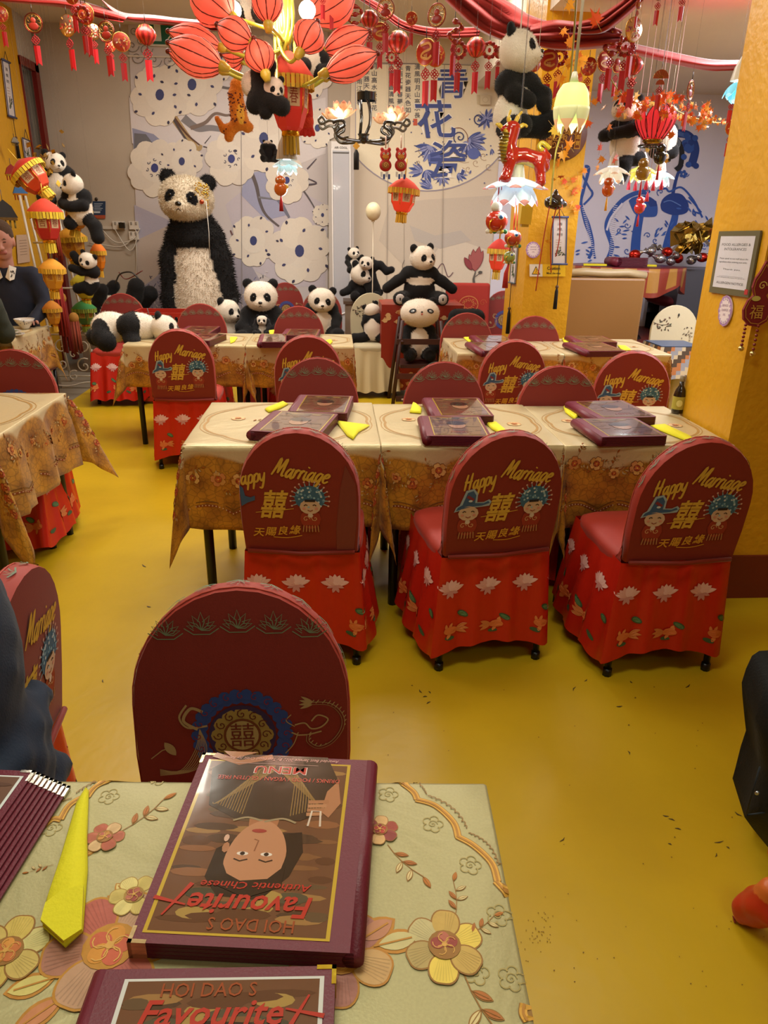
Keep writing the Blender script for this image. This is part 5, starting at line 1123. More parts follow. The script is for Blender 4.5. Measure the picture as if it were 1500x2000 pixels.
def dposter(P,W,H):
    P.poly([(-W/2,-H/2),(W/2,-H/2),(W/2,-H*.3),(-W/2,-H*.3)],'A0482A')
    for k in range(6): P.stroke([(-W*.38,H*.36-k*H*.09),(W*(.3-.1*(k%3)),H*.36-k*H*.09)],H*.03,'A9B4C0')
    P.poly([(-W*.4,-H*.18),(W*.1,-H*.18),(W*.1,-H*.08),(-W*.4,-H*.08)],'B9C2C8')
flatcard('poster','small dark blue safety poster above the wall sockets','poster',quadY(181,393,206,427,YB-.01),.004,'1F3350',dposter)
t,p=wallthing('picture_hook','small hook above the dark blue poster','hook',188,389,YB-.01); b=B(); b.ell((0,0,0),(.018,.012,.018),'4a453e'); b.build('hook','metal',t)
# wall switch plate near the white circle
flatcard('switch_plate','white switch plate on the mural beside the large hanging panda','switch',quadY(937,186,957,205,YM-.015),.03,'CDBF9F',lambda P,W,H:(P.el(0,0,W*.3,H*.3,'BFB08E'),P.el(0,0,W*.24,H*.24,'D2C5A6',2)))
# pillar signs ---------------------------------------------------------------
def dcaution(P,W,H):
    P.poly([(-W/2,-H/2),(-W*.14,-H/2),(-W*.14,H/2),(-W/2,H/2)],'D5CDBE'); P.poly([(-W*.44,-H*.34),(-W*.2,-H*.34),(-W*.32,H*.36)],'1A1712',2); P.poly([(-W*.415,-H*.28),(-W*.225,-H*.28),(-W*.32,H*.24)],'E0B018',3)
    P.stroke([(-W*.34,-H*.2),(-W*.31,0),(-W*.28,-H*.2)],W*.012,'1A1712',4); P.el(-W*.31,H*.06,W*.012,H*.04,'1A1712',4)
    P.text('Caution',W*.17,H*.05,H*.26,'1E1A12',2,bold=.02); P.text('Mind the step',W*.17,-H*.3,H*.16,'1E1A12',2,bold=.02)
flatcard('caution_sign','yellow caution sign with a warning triangle on the middle yellow pillar','sign',quadY(1034,516,1104,540,5.893),.003,'DDB52A',dcaution,'plastic')
def dbadge(P,W,H):
    P.poly([(W*.5*math.cos(a)*(1+.04*math.cos(a*12)),H*.5*math.sin(a)*(1+.03*math.cos(a*12))) for a in [2*PI*k/64 for k in range(64)]],'A77FB0'); P.el(0,0,W*.42,H*.43,'E0D2D4',2,n=28)
    for k in range(16): a=2*PI*k/16; P.stroke(curl(W*.38*math.cos(a),H*.39*math.sin(a),W*.07,a,1,8),W*.02,'7E4E96',3)
    for i,s_ in enumerate(('SERVICE','CHARGE','10%')): P.text(s_,0,H*(.14-.15*i),H*.08,'8A6A86',3)
def badge(label,P4):
    c=sum(P4,Vector())/4; t=thing('oval_badge',label,'sign',c); ex=(P4[1]-P4[0]); ey=(P4[0]-P4[3]); W=ex.length;H=ey.length; ex=ex.normalized(); ey=ey.normalized(); n=ex.cross(ey).normalized(); M_=Matrix((ex,ey,n)).transposed().to_4x4()
    b=B(); b.prism([(W*.5*math.cos(a),H*.5*math.sin(a)) for a in [2*PI*k/32 for k in range(32)]],.004,'D9C6CE',M_); b.build('card','paper',t); P=Pr(lambda u,v,h:M_@Vector((u,v,.0045+h)),.0006); dbadge(P,W,H); P.build('print','print',t)
badge('small oval pink and purple badge on the middle yellow pillar',quadY(1027,472,1055,504,5.893))
def quadX(ys,X): return [onX(x,y,X) for x,y in ys]
XP=1.626
def dnotice(P,W,H):
    P.poly([(-W*.42,-H*.40),(W*.42,-H*.40),(W*.42,H*.42),(-W*.42,H*.42)],'C9C6CE')
    for s_,y,h in (('FOOD ALLERGIES &',.27,.042),('INTOLERANCES',.20,.042),('Please speak to our staff about the',.06,.026),('ingredients when ordering your order.',.005,.026),('Thank you.',-.11,.026),('www.allergens-information-for-guests.uk',-.235,.014),('ALLERGEN NOTICE',-.335,.04)): P.text(s_,0,H*y,H*h,'4A4A4E',2,wfit=min(W*.7,W*.045*len(s_)))
    P.stroke([(-W*.3,-H*.21),(W*.3,-H*.21)],H*.003,'6a6a6e',2); P.poly([(W*.40,-H*.46),(W*.48,-H*.46),(W*.48,-H*.38),(W*.40,-H*.38)],'B02A2A',2)
flatcard('allergy_notice','framed white food allergy notice on the right yellow pillar','notice',quadX([(1410,452),(1487,450),(1467,582),(1386,570)],XP),.008,'5E5638',dnotice)
badge('larger oval purple-edged badge below the allergy notice',quadX([(1409,577),(1435,578),(1427,637),(1402,636)],XP))
# ================= ceiling drapes =================
def drape(label,top,bot,Yt,Yb,folds=3,col='94180F'):
    A=bez([(x,y) for x,y in top],8); Bz=bez([(x,y) for x,y in bot],8); n=min(len(A),len(Bz)); b=B()
    def f(u,v):
        i=u*(n-1); i0=min(int(i),n-2); r=i-i0; a=[A[i0][k]*(1-r)+A[i0+1][k]*r for k in(0,1)]; c=[Bz[i0][k]*(1-r)+Bz[i0+1][k]*r for k in(0,1)]
        x=a[0]*(1-v)+c[0]*v; y=a[1]*(1-v)+c[1]*v; Y=(Yt(u) if callable(Yt) else Yt)*(1-v)+(Yb(u) if callable(Yb) else Yb)*v
        return onY(x,y,Y+.06*math.sin(v*PI*2*folds+u*3)-.10*math.sin(PI*v))
    b.grid(f,(n-1),10,col); o=b.build('ceiling_drape','sheer'); m_=o.modifiers.new('s','SOLIDIFY'); m_.thickness=.003; tag(o,label,'drape','red cloth swags under the ceiling'); return o
drape('red cloth swag along the left of the ceiling above the paper charms',[(-10,-12),(60,-8),(120,-6),(200,14),(250,32)],[(-10,2),(60,8),(130,16),(190,34),(240,44)],6.2,5.9,folds=1)
drape('red cloth strip from the left swag to the exit sign',[(185,-12),(215,12),(245,26),(300,30),(350,36),(440,44)],[(200,0),(228,32),(258,42),(300,46),(350,52),(440,62)],6.4,6.2,folds=1)
drape('narrow red swag curving down above the hanging paper charms in the centre',[(712,-8),(745,10),(790,42),(850,55),(905,54),(940,54)],[(700,-2),(740,24),(780,54),(830,70),(880,74),(935,72)],5.6,5.3)
drape('broad red swag sweeping from the ceiling to the middle pillar',[(965,-10),(1000,8),(1035,30),(1080,44),(1130,46),(1180,50)],[(862,-8),(890,20),(930,55),(980,78),(1035,86),(1085,94)],5.3,4.9,folds=4)
drape('gathered red cloth at the top of the middle pillar',[(1035,50),(1080,40),(1130,44),(1175,46),(1215,60)],[(1038,86),(1080,96),(1130,97),(1180,92),(1210,84)],5.0,4.8)
drape('red swag rising to the right from the middle pillar',[(1120,44),(1160,36),(1200,12),(1235,-12)],[(1135,66),(1180,62),(1225,30),(1265,-8)],4.9,4.7)
drape('flat red ribbon strung across the alcove ceiling',[(1140,62),(1230,84),(1330,106),(1390,117),(1450,118)],[(1140,88),(1230,104),(1330,128),(1390,138),(1450,137)],5.6,5.5,folds=1)
# ================= hanging charms =================
def thread(t,z0=0.,w=.0007):
    s_=t.scale[0]; zc=(ZC if t.location.x<XS else ZA); L=(zc-t.location.z)/s_; b=B(); R3=Euler(t.rotation_euler).to_matrix().inverted()
    b.tube([R3@Vector((0,0,z0)),R3@Vector((0,0,L))],w/s_,'6A5E50',4); return b.build('thread','clear',t)
RD='A3181C'; GD='B8863A'
def knot(b,z,s,col=RD):
    for x,zz in((0,0),(-.5,0),(.5,0),(0,.5),(0,-.5),(-.3,.3),(.3,.3),(-.3,-.3),(.3,-.3)): b.tube([(s*(x+.20*math.cos(a)),0,z+s*(zz+.20*math.sin(a))) for a in [k*PI/4 for k in range(9)]],s*.075,col,5,cap=False)
def charm(kind,fancy=1):
    """unit charm: medallion of diameter 1 at origin, hangs from above; knot and swallow-tail tag below"""
    t=thing('paper_charm','x','charm'); rr=random.Random(hash(kind)%99 if False else len(kind)*7)
    b=B(); b.tube([(0,0,.5),(0,0,.85)],.02,'2A1A14',5); b.build('cord','plastic',t)
    def ringp(r,n=28,sy=1.): return [(r*math.cos(2*PI*k/n),0,r*sy*math.sin(2*PI*k/n)) for k in range(n+1)]
    m=B(); f=B()
    if kind in('medallion','dragon_medallion','pale_medallion'):
        base={'medallion':'B23A22','dragon_medallion':'9E2A1C','pale_medallion':'C9A890'}[kind]
        m.lathe([(0,-.03),(.46,-.03),(.48,0),(.46,.03),(0,.03)],base,rot=(PI/2,0,0),n=28); f.tube(ringp(.47),.03,GD,6,cap=False)
        for y_ in(-.04,.04):
            P=Pr(lambda u,v,h,y_=y_:Vector((u,y_+math.copysign(h,y_),v)),.004)
            if kind=='dragon_medallion': P.stroke(bez([(-.25,.25),(.15,.3),(.25,.1),(-.1,.0),(-.2,-.15),(.1,-.25),(.3,-.15)],6),[.09]*37,'C9924A'); P.text('福',.0,-.25,.2,'D9B070',2,asc=.9)
            else:
                for k in range(22): a=rr.random()*6.28; q=rr.random()**.5*.36; P.petal(q*math.cos(a),q*math.sin(a),rr.random()*6.28,.16,.07,rr.choice(('D9A050','B82A22','7E1A16','E0C8A0','C9583A')),1+k%3)
            P.build('print','print',t)
    elif kind=='ring':
        for r in(.46,.40): f.tube(ringp(r),.022,'8A2A1E' if r>.45 else GD,6,cap=False)
        m.ell((0,0,.12),(.14,.04,.14),'A83A2A'); m.ell((0,0,-.14),(.26,.04,.18),'9A2A20')
        for k in range(12): a=2*PI*k/12; f.tube([(.40*math.cos(a),0,.40*math.sin(a)),(.2*math.cos(a+.3),0,.2*math.sin(a+.3))],.014,GD,4)
    elif kind=='lantern':
        m.lathe([(.1,.42),(.25,.36),(.44,.15),(.48,0),(.44,-.15),(.25,-.36),(.1,-.42)],'B0221C',n=20,colf=lambda i,k:'C9302A' if k%2 else '8A1612')
        for k in range(10): a=2*PI*k/10; f.tube([(.1*math.cos(a),.1*math.sin(a),.42),(.3*math.cos(a),.3*math.sin(a),.33),(.49*math.cos(a),.49*math.sin(a),0),(.3*math.cos(a),.3*math.sin(a),-.33),(.1*math.cos(a),.1*math.sin(a),-.42)],.012,GD,4)
    elif kind=='fan':
        m.prism([(0,-.1)]+[(.48*math.cos(a),-.1+.5*math.sin(a)) for a in [PI*k/14 for k in range(15)]],.04,'8E3A28',Matrix.Rotation(PI/2,4,'X')); f.tube([(.48*math.cos(a),-.02,-.1+.5*math.sin(a)) for a in [PI*k/14 for k in range(15)]],.02,GD,5)
        for k in range(1,8): a=PI*k/8; f.tube([(0,-.05,-.1),(.45*math.cos(a),-.05,-.1+.46*math.sin(a))],.012,GD,4)
        m.prism([(0,-.45)]+[(.28*math.cos(a),-.45+.3*math.sin(a)) for a in [PI*k/10 for k in range(11)]],.04,'8E3A28',Matrix.Rotation(PI/2,4,'X'))
    elif kind=='dragon':
        q=bez([(-.1,0,.45),(.3,0,.4),(.4,0,.15),(.1,0,.05),(-.25,0,-.05),(-.3,0,-.3),(.05,0,-.42),(.4,0,-.3)],5); m.tube(q,[.10+.05*math.sin(i*.9) for i in range(len(q))],'8E2018',6); 
        for k in range(0,len(q),3): f.ell((q[k][0],-.08,q[k][2]),(.05,.03,.05),GD,n=6,m=4)
    elif kind=='wreath':
        for k in range(12): a=2*PI*k/12; m.ell((.36*math.cos(a),0,.36*math.sin(a)),(.13,.06,.10),'A8201C' if k%2 else '7E1614',n=8,m=5)
        f.tube(ringp(.25),.02,GD,5,cap=False); m.ell((0,0,.0),(.1,.05,.12),'A8201C',n=8,m=5)
    else: # crown on a panda-like disc: gourd
        m.ell((0,0,.22),(.24,.08,.22),'8E2A20'); m.ell((0,0,-.16),(.34,.09,.30),'8E2A20'); f.tube([(.34*math.cos(2*PI*k/20),-.02,-.16+.3*math.sin(2*PI*k/20)) for k in range(21)],.018,GD,5,cap=False)
        P=Pr(lambda u,v,h:Vector((u,-.1-h,v)),.004); P.text('福',0,-.28,.3,GD,1,asc=.9,bold=.02); P.build('print','print',t)
    m.build('medallion','foil' if kind=='pale_medallion' else 'plastic',t)
    if f.v: f.build('gilt_edge','foil',t)
    b=B(); b.tube([(0,0,-.45),(0,0,-.62)],.018,RD,5); knot(b,-.78,.30); b.build('knot','fabric',t)
    b=B()
    for sx in(-1,1): b.add([(0,0,-1.02),(sx*.16,.03,-1.02),(sx*.15,.03,-1.95),(0,0,-1.82),(0,.05,-1.02),(sx*.16,.08,-1.02),(sx*.15,.08,-1.95),(0,.05,-1.82)],[(0,1,2,3),(7,6,5,4),(0,4,5,1),(1,5,6,2),(2,6,7,3)],'B0161E',False)
    b.build('swallowtail_tag','satin',t)
    return t
CK={k:Proto(charm(k)) for k in('medallion','dragon_medallion','pale_medallion','ring','lantern','fan','dragon','wreath','gourd')}
NAMES={'medallion':'red printed round paper charm','dragon_medallion':'dark red round charm with a golden dragon','pale_medallion':'pale shiny round charm','ring':'open ring charm with a red figure inside','lantern':'little red ribbed lantern charm','fan':'red fan-shaped charm','dragon':'red coiled dragon charm','wreath':'red wreath-shaped charm','gourd':'dark red gourd-shaped charm'}
CH_=[('ring',65,45,34,5.6,'over the red door frame'),('medallion',140,-10,30,5.2,'cut by the top edge above the left swag'),('wreath',160,28,32,5.0,'under the start of the left swag'),('pale_medallion',132,50,36,5.8,'half hidden behind the left swag charms'),('medallion',168,28,34,5.3,'at the middle of the left swag'),
 ('pale_medallion',182,62,26,5.7,'turned edge-on below the left swag'),('ring',207,62,36,5.3,'fourth along the left swag'),('medallion',237,82,32,5.1,'lowest under the left swag'),('medallion',216,90,20,5.9,'small, behind the lowest left charms'),('lantern',285,68,38,5.6,'beside the green exit sign'),
 ('dragon_medallion',1350,168,28,4.6,'under the alcove ribbon near the right pillar'),('wreath',630,-25,26,3.0,'cut by the top edge just right of the coral lamp'),('medallion',648,-5,26,3.1,'before the right coral lotus shades'),('wreath',567,-25,28,3.2,'cut by the top edge over the coral chandelier'),
 ('dragon',692,30,30,3.4,'hanging in front of the coral lotus tips'),('lantern',722,38,34,4.2,'right of the coral lotus tips'),('ring',753,18,36,4.3,'at the upper end of the central swag'),('dragon_medallion',742,62,30,4.6,'behind the first central lantern charm'),('lantern',778,82,42,4.6,'below the narrow central swag'),('medallion',804,36,22,4.4,'turned nearly edge-on, upper middle'),
 ('wreath',765,112,24,4.9,'low, beside the ink writing'),('ring',853,30,40,4.3,'upper middle over the large blue characters'),('dragon_medallion',832,102,44,4.5,'largest round charm at the centre'),('medallion',850,108,38,4.8,'behind the largest round charm'),('dragon',888,62,36,4.4,'over the first blue character'),('wreath',896,98,34,4.6,'before the first blue character'),
 ('lantern',930,92,38,4.7,'right of the first blue character'),('wreath',956,98,32,4.8,'just left of the large hanging panda'),('gourd',974,102,22,5.0,'tucked behind the large hanging panda head'),('dragon',1014,100,28,4.8,'behind the ear of the large hanging panda'),('medallion',1043,125,26,4.9,'on the pale edge of the middle pillar'),
 ('dragon_medallion',1072,118,36,5.0,'left on the middle pillar face'),('wreath',1092,112,34,5.1,'second on the middle pillar face'),('medallion',1150,130,30,5.0,'behind the hanging green lily lamp'),('pale_medallion',1238,58,40,4.6,'shiny, among the maple leaves near the alcove'),
 ('dragon',1196,85,38,4.8,'left of the maple leaves near the alcove'),('wreath',1222,92,36,4.9,'tangled in the maple leaves'),('lantern',1237,128,36,5.0,'under the alcove ribbon among maple leaves'),('dragon_medallion',1180,120,34,5.1,'on the alcove side of the middle pillar'),('gourd',1205,128,26,5.2,'low beside the alcove wall'),
 ('fan',1291,150,28,4.5,'hanging before the red lotus lamp'),('ring',1349,176,34,4.55,'right of the maple leaves in the alcove'),('lantern',1288,-14,26,3.8,'cut by the top edge on the right'),('wreath',1336,-22,26,3.6,'cut by the top edge nearest the right pillar'),('gourd',1247,6,20,4.0,'with an orange ribbon at the top right'),
 ('dragon_medallion',1432,185,24,3.9,'half behind the right pillar'),('medallion',1428,250,24,4.2,'low, half behind the right pillar'),('medallion',2,28,26,4.6,'cut by the left edge on the yellow wall')]
HUNG=[]
for i,(kd,px,py,sz,Y,where) in enumerate(CH_):
    if i==10: continue
    p=onY(px,py,Y); s_=sz*mpp(p)*1.08; HUNG[len(HUNG):]=[CK[kd](NAMES[kd]+' '+where,p,(0,0,random.gauss(0,.5)),s_,'red paper charms hanging from the ceiling')]
for o in HUNG: thread(o,.5)
# ================= lanterns =================
def fringe(b,r0,z0,z1,n,col,r1=None):
    r1=r1 or r0
    for k in range(n):
        a=2*PI*k/n; w_=PI*r0/n*.8; c,s_=math.cos(a),math.sin(a); j=random.random()*.12*(z0-z1)
        p=[(r0*c-w_*s_,r0*s_+w_*c,z0),(r0*c+w_*s_,r0*s_-w_*c,z0),(r1*c+w_*s_,r1*s_-w_*c,z1+j),(r1*c-w_*s_,r1*s_+w_*c,z1+j)]
        q=[(x*.97,y*.97,z) for x,y,z in p]; b.add(p+q,[(0,1,2,3),(7,6,5,4),(0,3,7,4),(1,5,6,2),(3,2,6,7)],col if k%2 else tuple(v*.75 for v in hx(col)),False)
def lantern_obj(label,px,py,Y,wpx,hpx,body='C02A1C',cap_='B8261A',fr='D8B42A',tilt=(0,0,0),panel=None,group='cloth lanterns',glow=False,face='C9B089'):
    p=onY(px,py,Y); k=mpp(p); w_,h_=wpx*k,hpx*k; t=thing('cloth_lantern',label,'lantern',p,tilt,group); n=6; r=w_/2
    b=B(); b.lathe([(r*.12,h_*.50),(r*.30,h_*.47),(r*.62,h_*.40),(r*1.0,h_*.27),(r*1.0,h_*.245)],cap_,n=12); b.build('roof','fabric',t)
    b=B(); fringe(b,r*1.01,h_*.26,h_*.13,34,fr); b.build('fringe','fabric',t)['kind']='stuff'
    b=B(); b.lathe([(r*.78,h_*.24),(r*.80,h_*.18),(r*.74,-h_*.05),(r*.52,-h_*.22),(r*.34,-h_*.26)],body,n=6,colf=lambda i,kk:body); bo=b.build('body','shade' if glow else 'satin',t)
    for q in bo.data.polygons: q.use_smooth=False
    b=B()
    for kk in range(6): a=2*PI*kk/6; c,s_=math.cos(a),math.sin(a); b.tube([(r*.79*c,r*.79*s_,h_*.24),(r*.75*c,r*.75*s_,-h_*.05),(r*.35*c,r*.35*s_,-h_*.26)],r*.022,'D89A30',4)
    b.build('gilt_rib','foil',t)
    for kk in range(6):
        a=2*PI*(kk+.5)/6; nx=Vector((math.cos(a),math.sin(a),0)); tx=Vector((-nx.y,nx.x,0)); R0=r*.79*math.cos(PI/6)
        def fm(u,v,h,nx=nx,tx=tx): z=v; rr_=R0*(1-.075*max(0,(h_*.18-z))/(h_*.23)); return nx*(rr_+.002+h)+tx*u+Vector((0,0,z))
        P=Pr(fm,.0008); P.poly([(-r*.26,h_*.18),(r*.26,h_*.18),(r*.24,-h_*.03),(-r*.24,-h_*.03)],face,1)
        P.text(random.choice('福春吉財'),0,h_*.01,h_*.15,'8A3A22',2,asc=.9,wfit=r*.36)
        P.build('panel_print','print',t)
    b=B(); b.lathe([(r*.36,-h_*.255),(r*.38,-h_*.30),(r*.30,-h_*.31)],'D8A030',n=14); b.build('collar','foil',t)
    b=B(); fringe(b,r*.33,-h_*.30,-h_*.50,14,fr,r*.36); fringe(b,r*.18,-h_*.30,-h_*.49,8,fr); b.build('tassel_fringe','fabric',t)['kind']='stuff'
    b=B(); b.tube([(0,0,h_*.5),(0,0,h_*.5+.10)],.004,'C8A030',5); b.build('cord','plastic',t)
    if abs(tilt[1])<.2: thread(t,h_*.5)
    return t
lantern_obj('large red palace lantern with yellow fringe hanging under the coral chandelier',566,205,2.98,96,180,'A8241A','C03A24','C9A22A',(0,0,.3),glow=True)
lantern_obj('small red lantern with gold panels hanging below the iron chandelier',787,392,4.6,62,82,'C8341E','D04428','D9A62A',(0,R_(5),.2),glow=True)
lantern_obj('red lantern hanging below the fish charms by the middle pillar',972,507,3.9,44,76,'B8301C','C03020','D9B23A',(0,R_(2),0),glow=True)
lantern_obj('tilted red lantern at the top of the lantern ladder',68,352,6.0,74,84,'C0401E','B02A1A','E0C43A',(0,R_(-38),0))
lantern_obj('round red lantern hanging second from the top on the ladder',92,442,5.9,66,100,'B8302A','C23A22','DDBE30',(0,0,0))
lantern_obj('amber lantern with long fringe low on the ladder',104,545,5.9,50,76,'C98A22','C98A22','D9A82A',(0,R_(2),0),face='C99A3A')
lantern_obj('amber round lantern beneath the pair of hugging pandas',150,425,6.9,56,74,'C9861A','D0921E','D8B030',(0,R_(14),0),face='B8741A')
lantern_obj('gold lantern behind the climbing panda',142,485,7.15,60,76,'B8801A','C48C1E','C9A62A',(0,R_(-4),0),face='B88A2A')
lantern_obj('orange lantern at the right of the climbing panda',194,508,7.0,30,66,'D0781A','D8701A','DDAA2A',(0,0,0),face='C9862A')
lantern_obj('yellow-green lantern low on the ladder',166,566,7.1,50,64,'B8A82A','B0A428','C9B82A',(0,0,0),face='A89A22')
lantern_obj('green lantern lowest on the ladder',166,618,7.1,46,60,'4F7A3A','3E8A4A','8AA03A',(0,0,0),face='A89A3A')
lantern_obj('amber lantern at the left foot of the ladder',104,618,6.2,36,60,'B87A1E','B8741A','C99A2A',(0,0,0),face='B88A2A')
# ladder stand of white wrought iron
q=onz(172,752,0); t=thing('wrought_iron_ladder','white wrought-iron plant ladder with scrolls, hung with lanterns','plant stand',(q.x-.05,7.35,0)); IW='CFC8BA'
for (x0,x1) in((-.17,-.30),(.20,.0)):
    for y in(-.10,.22):
        b=B(); b.tube([(x0,y,0),(x1,y*.4,1.75)],.012,IW,6); b.build('rail','plastic',t)
def scroll(b,c,r,a,t_,y=-.11): b.tube([(x,y,z) for x,z in curl(c[0],c[1],r,a,t_,20)],.007,IW,5,cap=True)
for z in(.12,.52,.95,1.35):
    b=B(); b.tube([(-.22,-.1,z),(.18,-.1,z)],.009,IW,5); b.build('rung','plastic',t)
b=B()
for c,r,a,t_ in(((-.10,.40),.09,0,1.3),((.10,.42),.08,3,1.3),((-.12,.24),.07,2,1.4),((.09,.22),.08,1,1.4),((0,.33),.05,0,1.2),((-.22,.30),.08,.5,1.2),((.24,.34),.07,2.5,1.3),((-.02,.12),.06,1,1.2)): scroll(b,c,r,a,t_)
b.tube(bez([(-.34,-.11,.52),(-.2,-.11,.60),(0,-.11,.50),(.2,-.11,.60),(.3,-.11,.50)],6),.008,IW,5); b.tube(bez([(-.30,-.11,.05),(-.1,-.11,.02),(.1,-.11,.06),(.28,-.11,.04)],6),.008,IW,5)
b.build('scrollwork','plastic',t)
for i,(x,y,l,c) in enumerate(((118,600,.5,'8E2018'),(128,640,.45,'7A1C18'),(110,480,.25,'9A3A20'),(150,660,.3,'8A3A22'))):
    p=onY(x,y,6.6+.1*i); b=B()
    for k in range(8): a=k*PI/4; b.tube([(.03*math.cos(a),.03*math.sin(a),l/2),(.035*math.cos(a),.035*math.sin(a),-l/2+random.random()*.05)],.012,c,5)
    b.ell((0,0,l/2+.03),(.045,.045,.05),'B8863A',n=8,m=6); o=b.build('tassel','fabric',None,p); tag(o,('long dark red tassel left of the ladder rail','dark red tassel low beside the ladder foot','short red tassel between the red and amber lanterns','brown-red tassel under the green lantern')[i],'tassel','tassels around the ladder'); thread(o,l/2)
# gold foil flowers behind upper pandas
p=onY(93,300+25,6.9); b=B(); rr=random.Random(5)
for k in range(40): a=rr.random()*6.28; c=Vector((rr.gauss(0,.06),rr.gauss(0,.03),rr.gauss(0,.10))); M_=Matrix.Translation(c)@Euler((rr.random()*6,rr.random()*6,rr.random()*6)).to_matrix().to_4x4(); b.prism([(.0,0),(.03,.02),(.06,0),(.03,-.02)],.002,'B8923A',M_)
o=b.build('foil_flower_bunch','foil',None,p); o['kind']='stuff'; tag(o,'bunch of gold foil petals behind the tilted red lantern','foil decoration')
# left wall scrolls
def dscroll(P,W,H):
    for k in range(3): P.text('清風明月'[k],0,H*(.33-.11*k),H*.06,'55504A',2,asc=.9,wfit=W*.35)
    for k in range(4): P.stroke([(-W*.25,H*(.02-.05*k)),(W*(.1+.05*(k%2)),H*(.02-.05*k))],H*.008,'A07A5A',2)
    for k in range(12): P.petal(random.gauss(0,W*.12),-H*.27+random.gauss(0,H*.05),random.random()*6,W*.25,W*.09,random.choice(('4A5636','6A6A4A','3A3A2E')),2)
def scroll_thing(label,P4,tassel=.22,edge='3C4468'):
    t,M_,W,H=flatcard('hanging_scroll',label,'scroll',P4,.004,'C9C0BC',dscroll,'paper','ink scrolls on the yellow walls')
    for v in(-1,1): b=B(); b.tube([M_@Vector((-W*.56,v*H*.5,.01)),M_@Vector((W*.56,v*H*.5,.01))],H*.022,edge,8); b.build('rod','plastic',t)
    for v in(-1,1): b=B(); b.box(M_@Vector((v*W*.46,0,.006)),(.001,.001,.001),edge); b.v=[tuple(M_@Vector((v*W*.46+a*W*.04,c*H*.5,d))) for a,c,d in((-1,-1,.005),(1,-1,.005),(1,1,.005),(-1,1,.005),(-1,-1,.008),(1,-1,.008),(1,1,.008),(-1,1,.008))]; b.build('border_strip','print',t)
    b=B(); b.tube([M_@Vector((-W*.3,H*.5,.01)),M_@Vector((0,H*.5+W*.5,.012)),M_@Vector((W*.3,H*.5,.01))],.003,'3A342E',4); b.build('hanging_cord','plastic',t)
    b=B(); a0=M_@Vector((0,-H*.5,.012)); b.tube([a0,a0+Vector((0,0,-tassel*.5))],.003,'241C18',4); b.ell(a0+Vector((0,0,-tassel*.5)),(.014,.014,.014),'5A4030',n=8,m=6); b.tube([a0+Vector((0,0,-tassel*.5)),a0+Vector((0,0,-tassel*.6)),a0+Vector((0,0,-tassel))],[.004,.014,.017],'12100F',8); b.build('tassel','fabric',t)
    return t
XW=XL+.012
scroll_thing('long ink-painted wall scroll with a black tassel at the left edge',quadX([(3,116),(16,122),(30,231),(15,226)],XW),.36)
scroll_thing('short ink scroll on the left yellow wall above the tilted red lantern',quadX([(42,268),(57,276),(62,312),(48,308)],XW),.12)
flatcard('paper_notice','faded paper notice on the yellow wall beside the man in navy','notice',quadX([(32,459),(54,458),(59,511),(34,515)],XW),.003,'C7A98F',lambda P,W,H:[P.stroke([(-W*.3,H*(.3-.1*k)),(W*.3,H*(.3-.1*k))],H*.02,'9A806A',2) for k in range(6)])
for i,(px,py,sz,X,lb) in enumerate(((22,335,26,-2.95,'red bead charm beside the tilted lantern on the left wall'),(38,372,28,-2.9,'blue and red cloth charm under the tilted lantern'),(8,415,46,-2.75,'dark beaded triangular hanging above the man in navy'),(28,275,14,-2.98,'tiny grey charm under the long scroll'))):
    p=onX(px,py,X); k=mpp(p); s_=sz*k; t=thing('wall_charm',lb,'charm',p,(0,0,.7),'charms on the left yellow wall'); c=('8E241C','3A6AA0','26221E','8A8478')[i]
    b=B(); b.prism([(-.5*s_,-.2*s_),(-.3*s_,.25*s_),(0,.5*s_),(.3*s_,.25*s_),(.5*s_,-.2*s_)],.02,c,Matrix.Rotation(PI/2,4,'X')); b.build('plate','fabric',t)
    b=B(); b.box((0,-.012,-.25*s_),(s_*.9,.04,s_*.12),('C9A23A','D88A2A','6A5A3A','5A544A')[i]); b.build('band','foil',t)
    for k2 in range(5): b=B(); b.tube([((k2-2)*s_*.18,0,-.3*s_),((k2-2)*s_*.18,0,-.62*s_)],s_*.04,('B02A22','B03A2A','8A7A3A','8A8478')[i],5); b.build('bead_strand','fabric',t)
    b=B(); b.tube([(0,0,.45*s_),(0,0,.9*s_)],.003,'6A5A4A',4); b.build('cord','plastic',t)
# long scrolls on the middle pillar
scroll_thing('ink scroll with blue rods on the face of the middle pillar',quadY(1079,424,1108,516,5.85,-2),.34)
scroll_thing('narrow scroll hanging on the left face of the middle pillar',quadX([(1002,470),(1013,471),(1007,553),(996,552)],1.494),.42,'55606A')
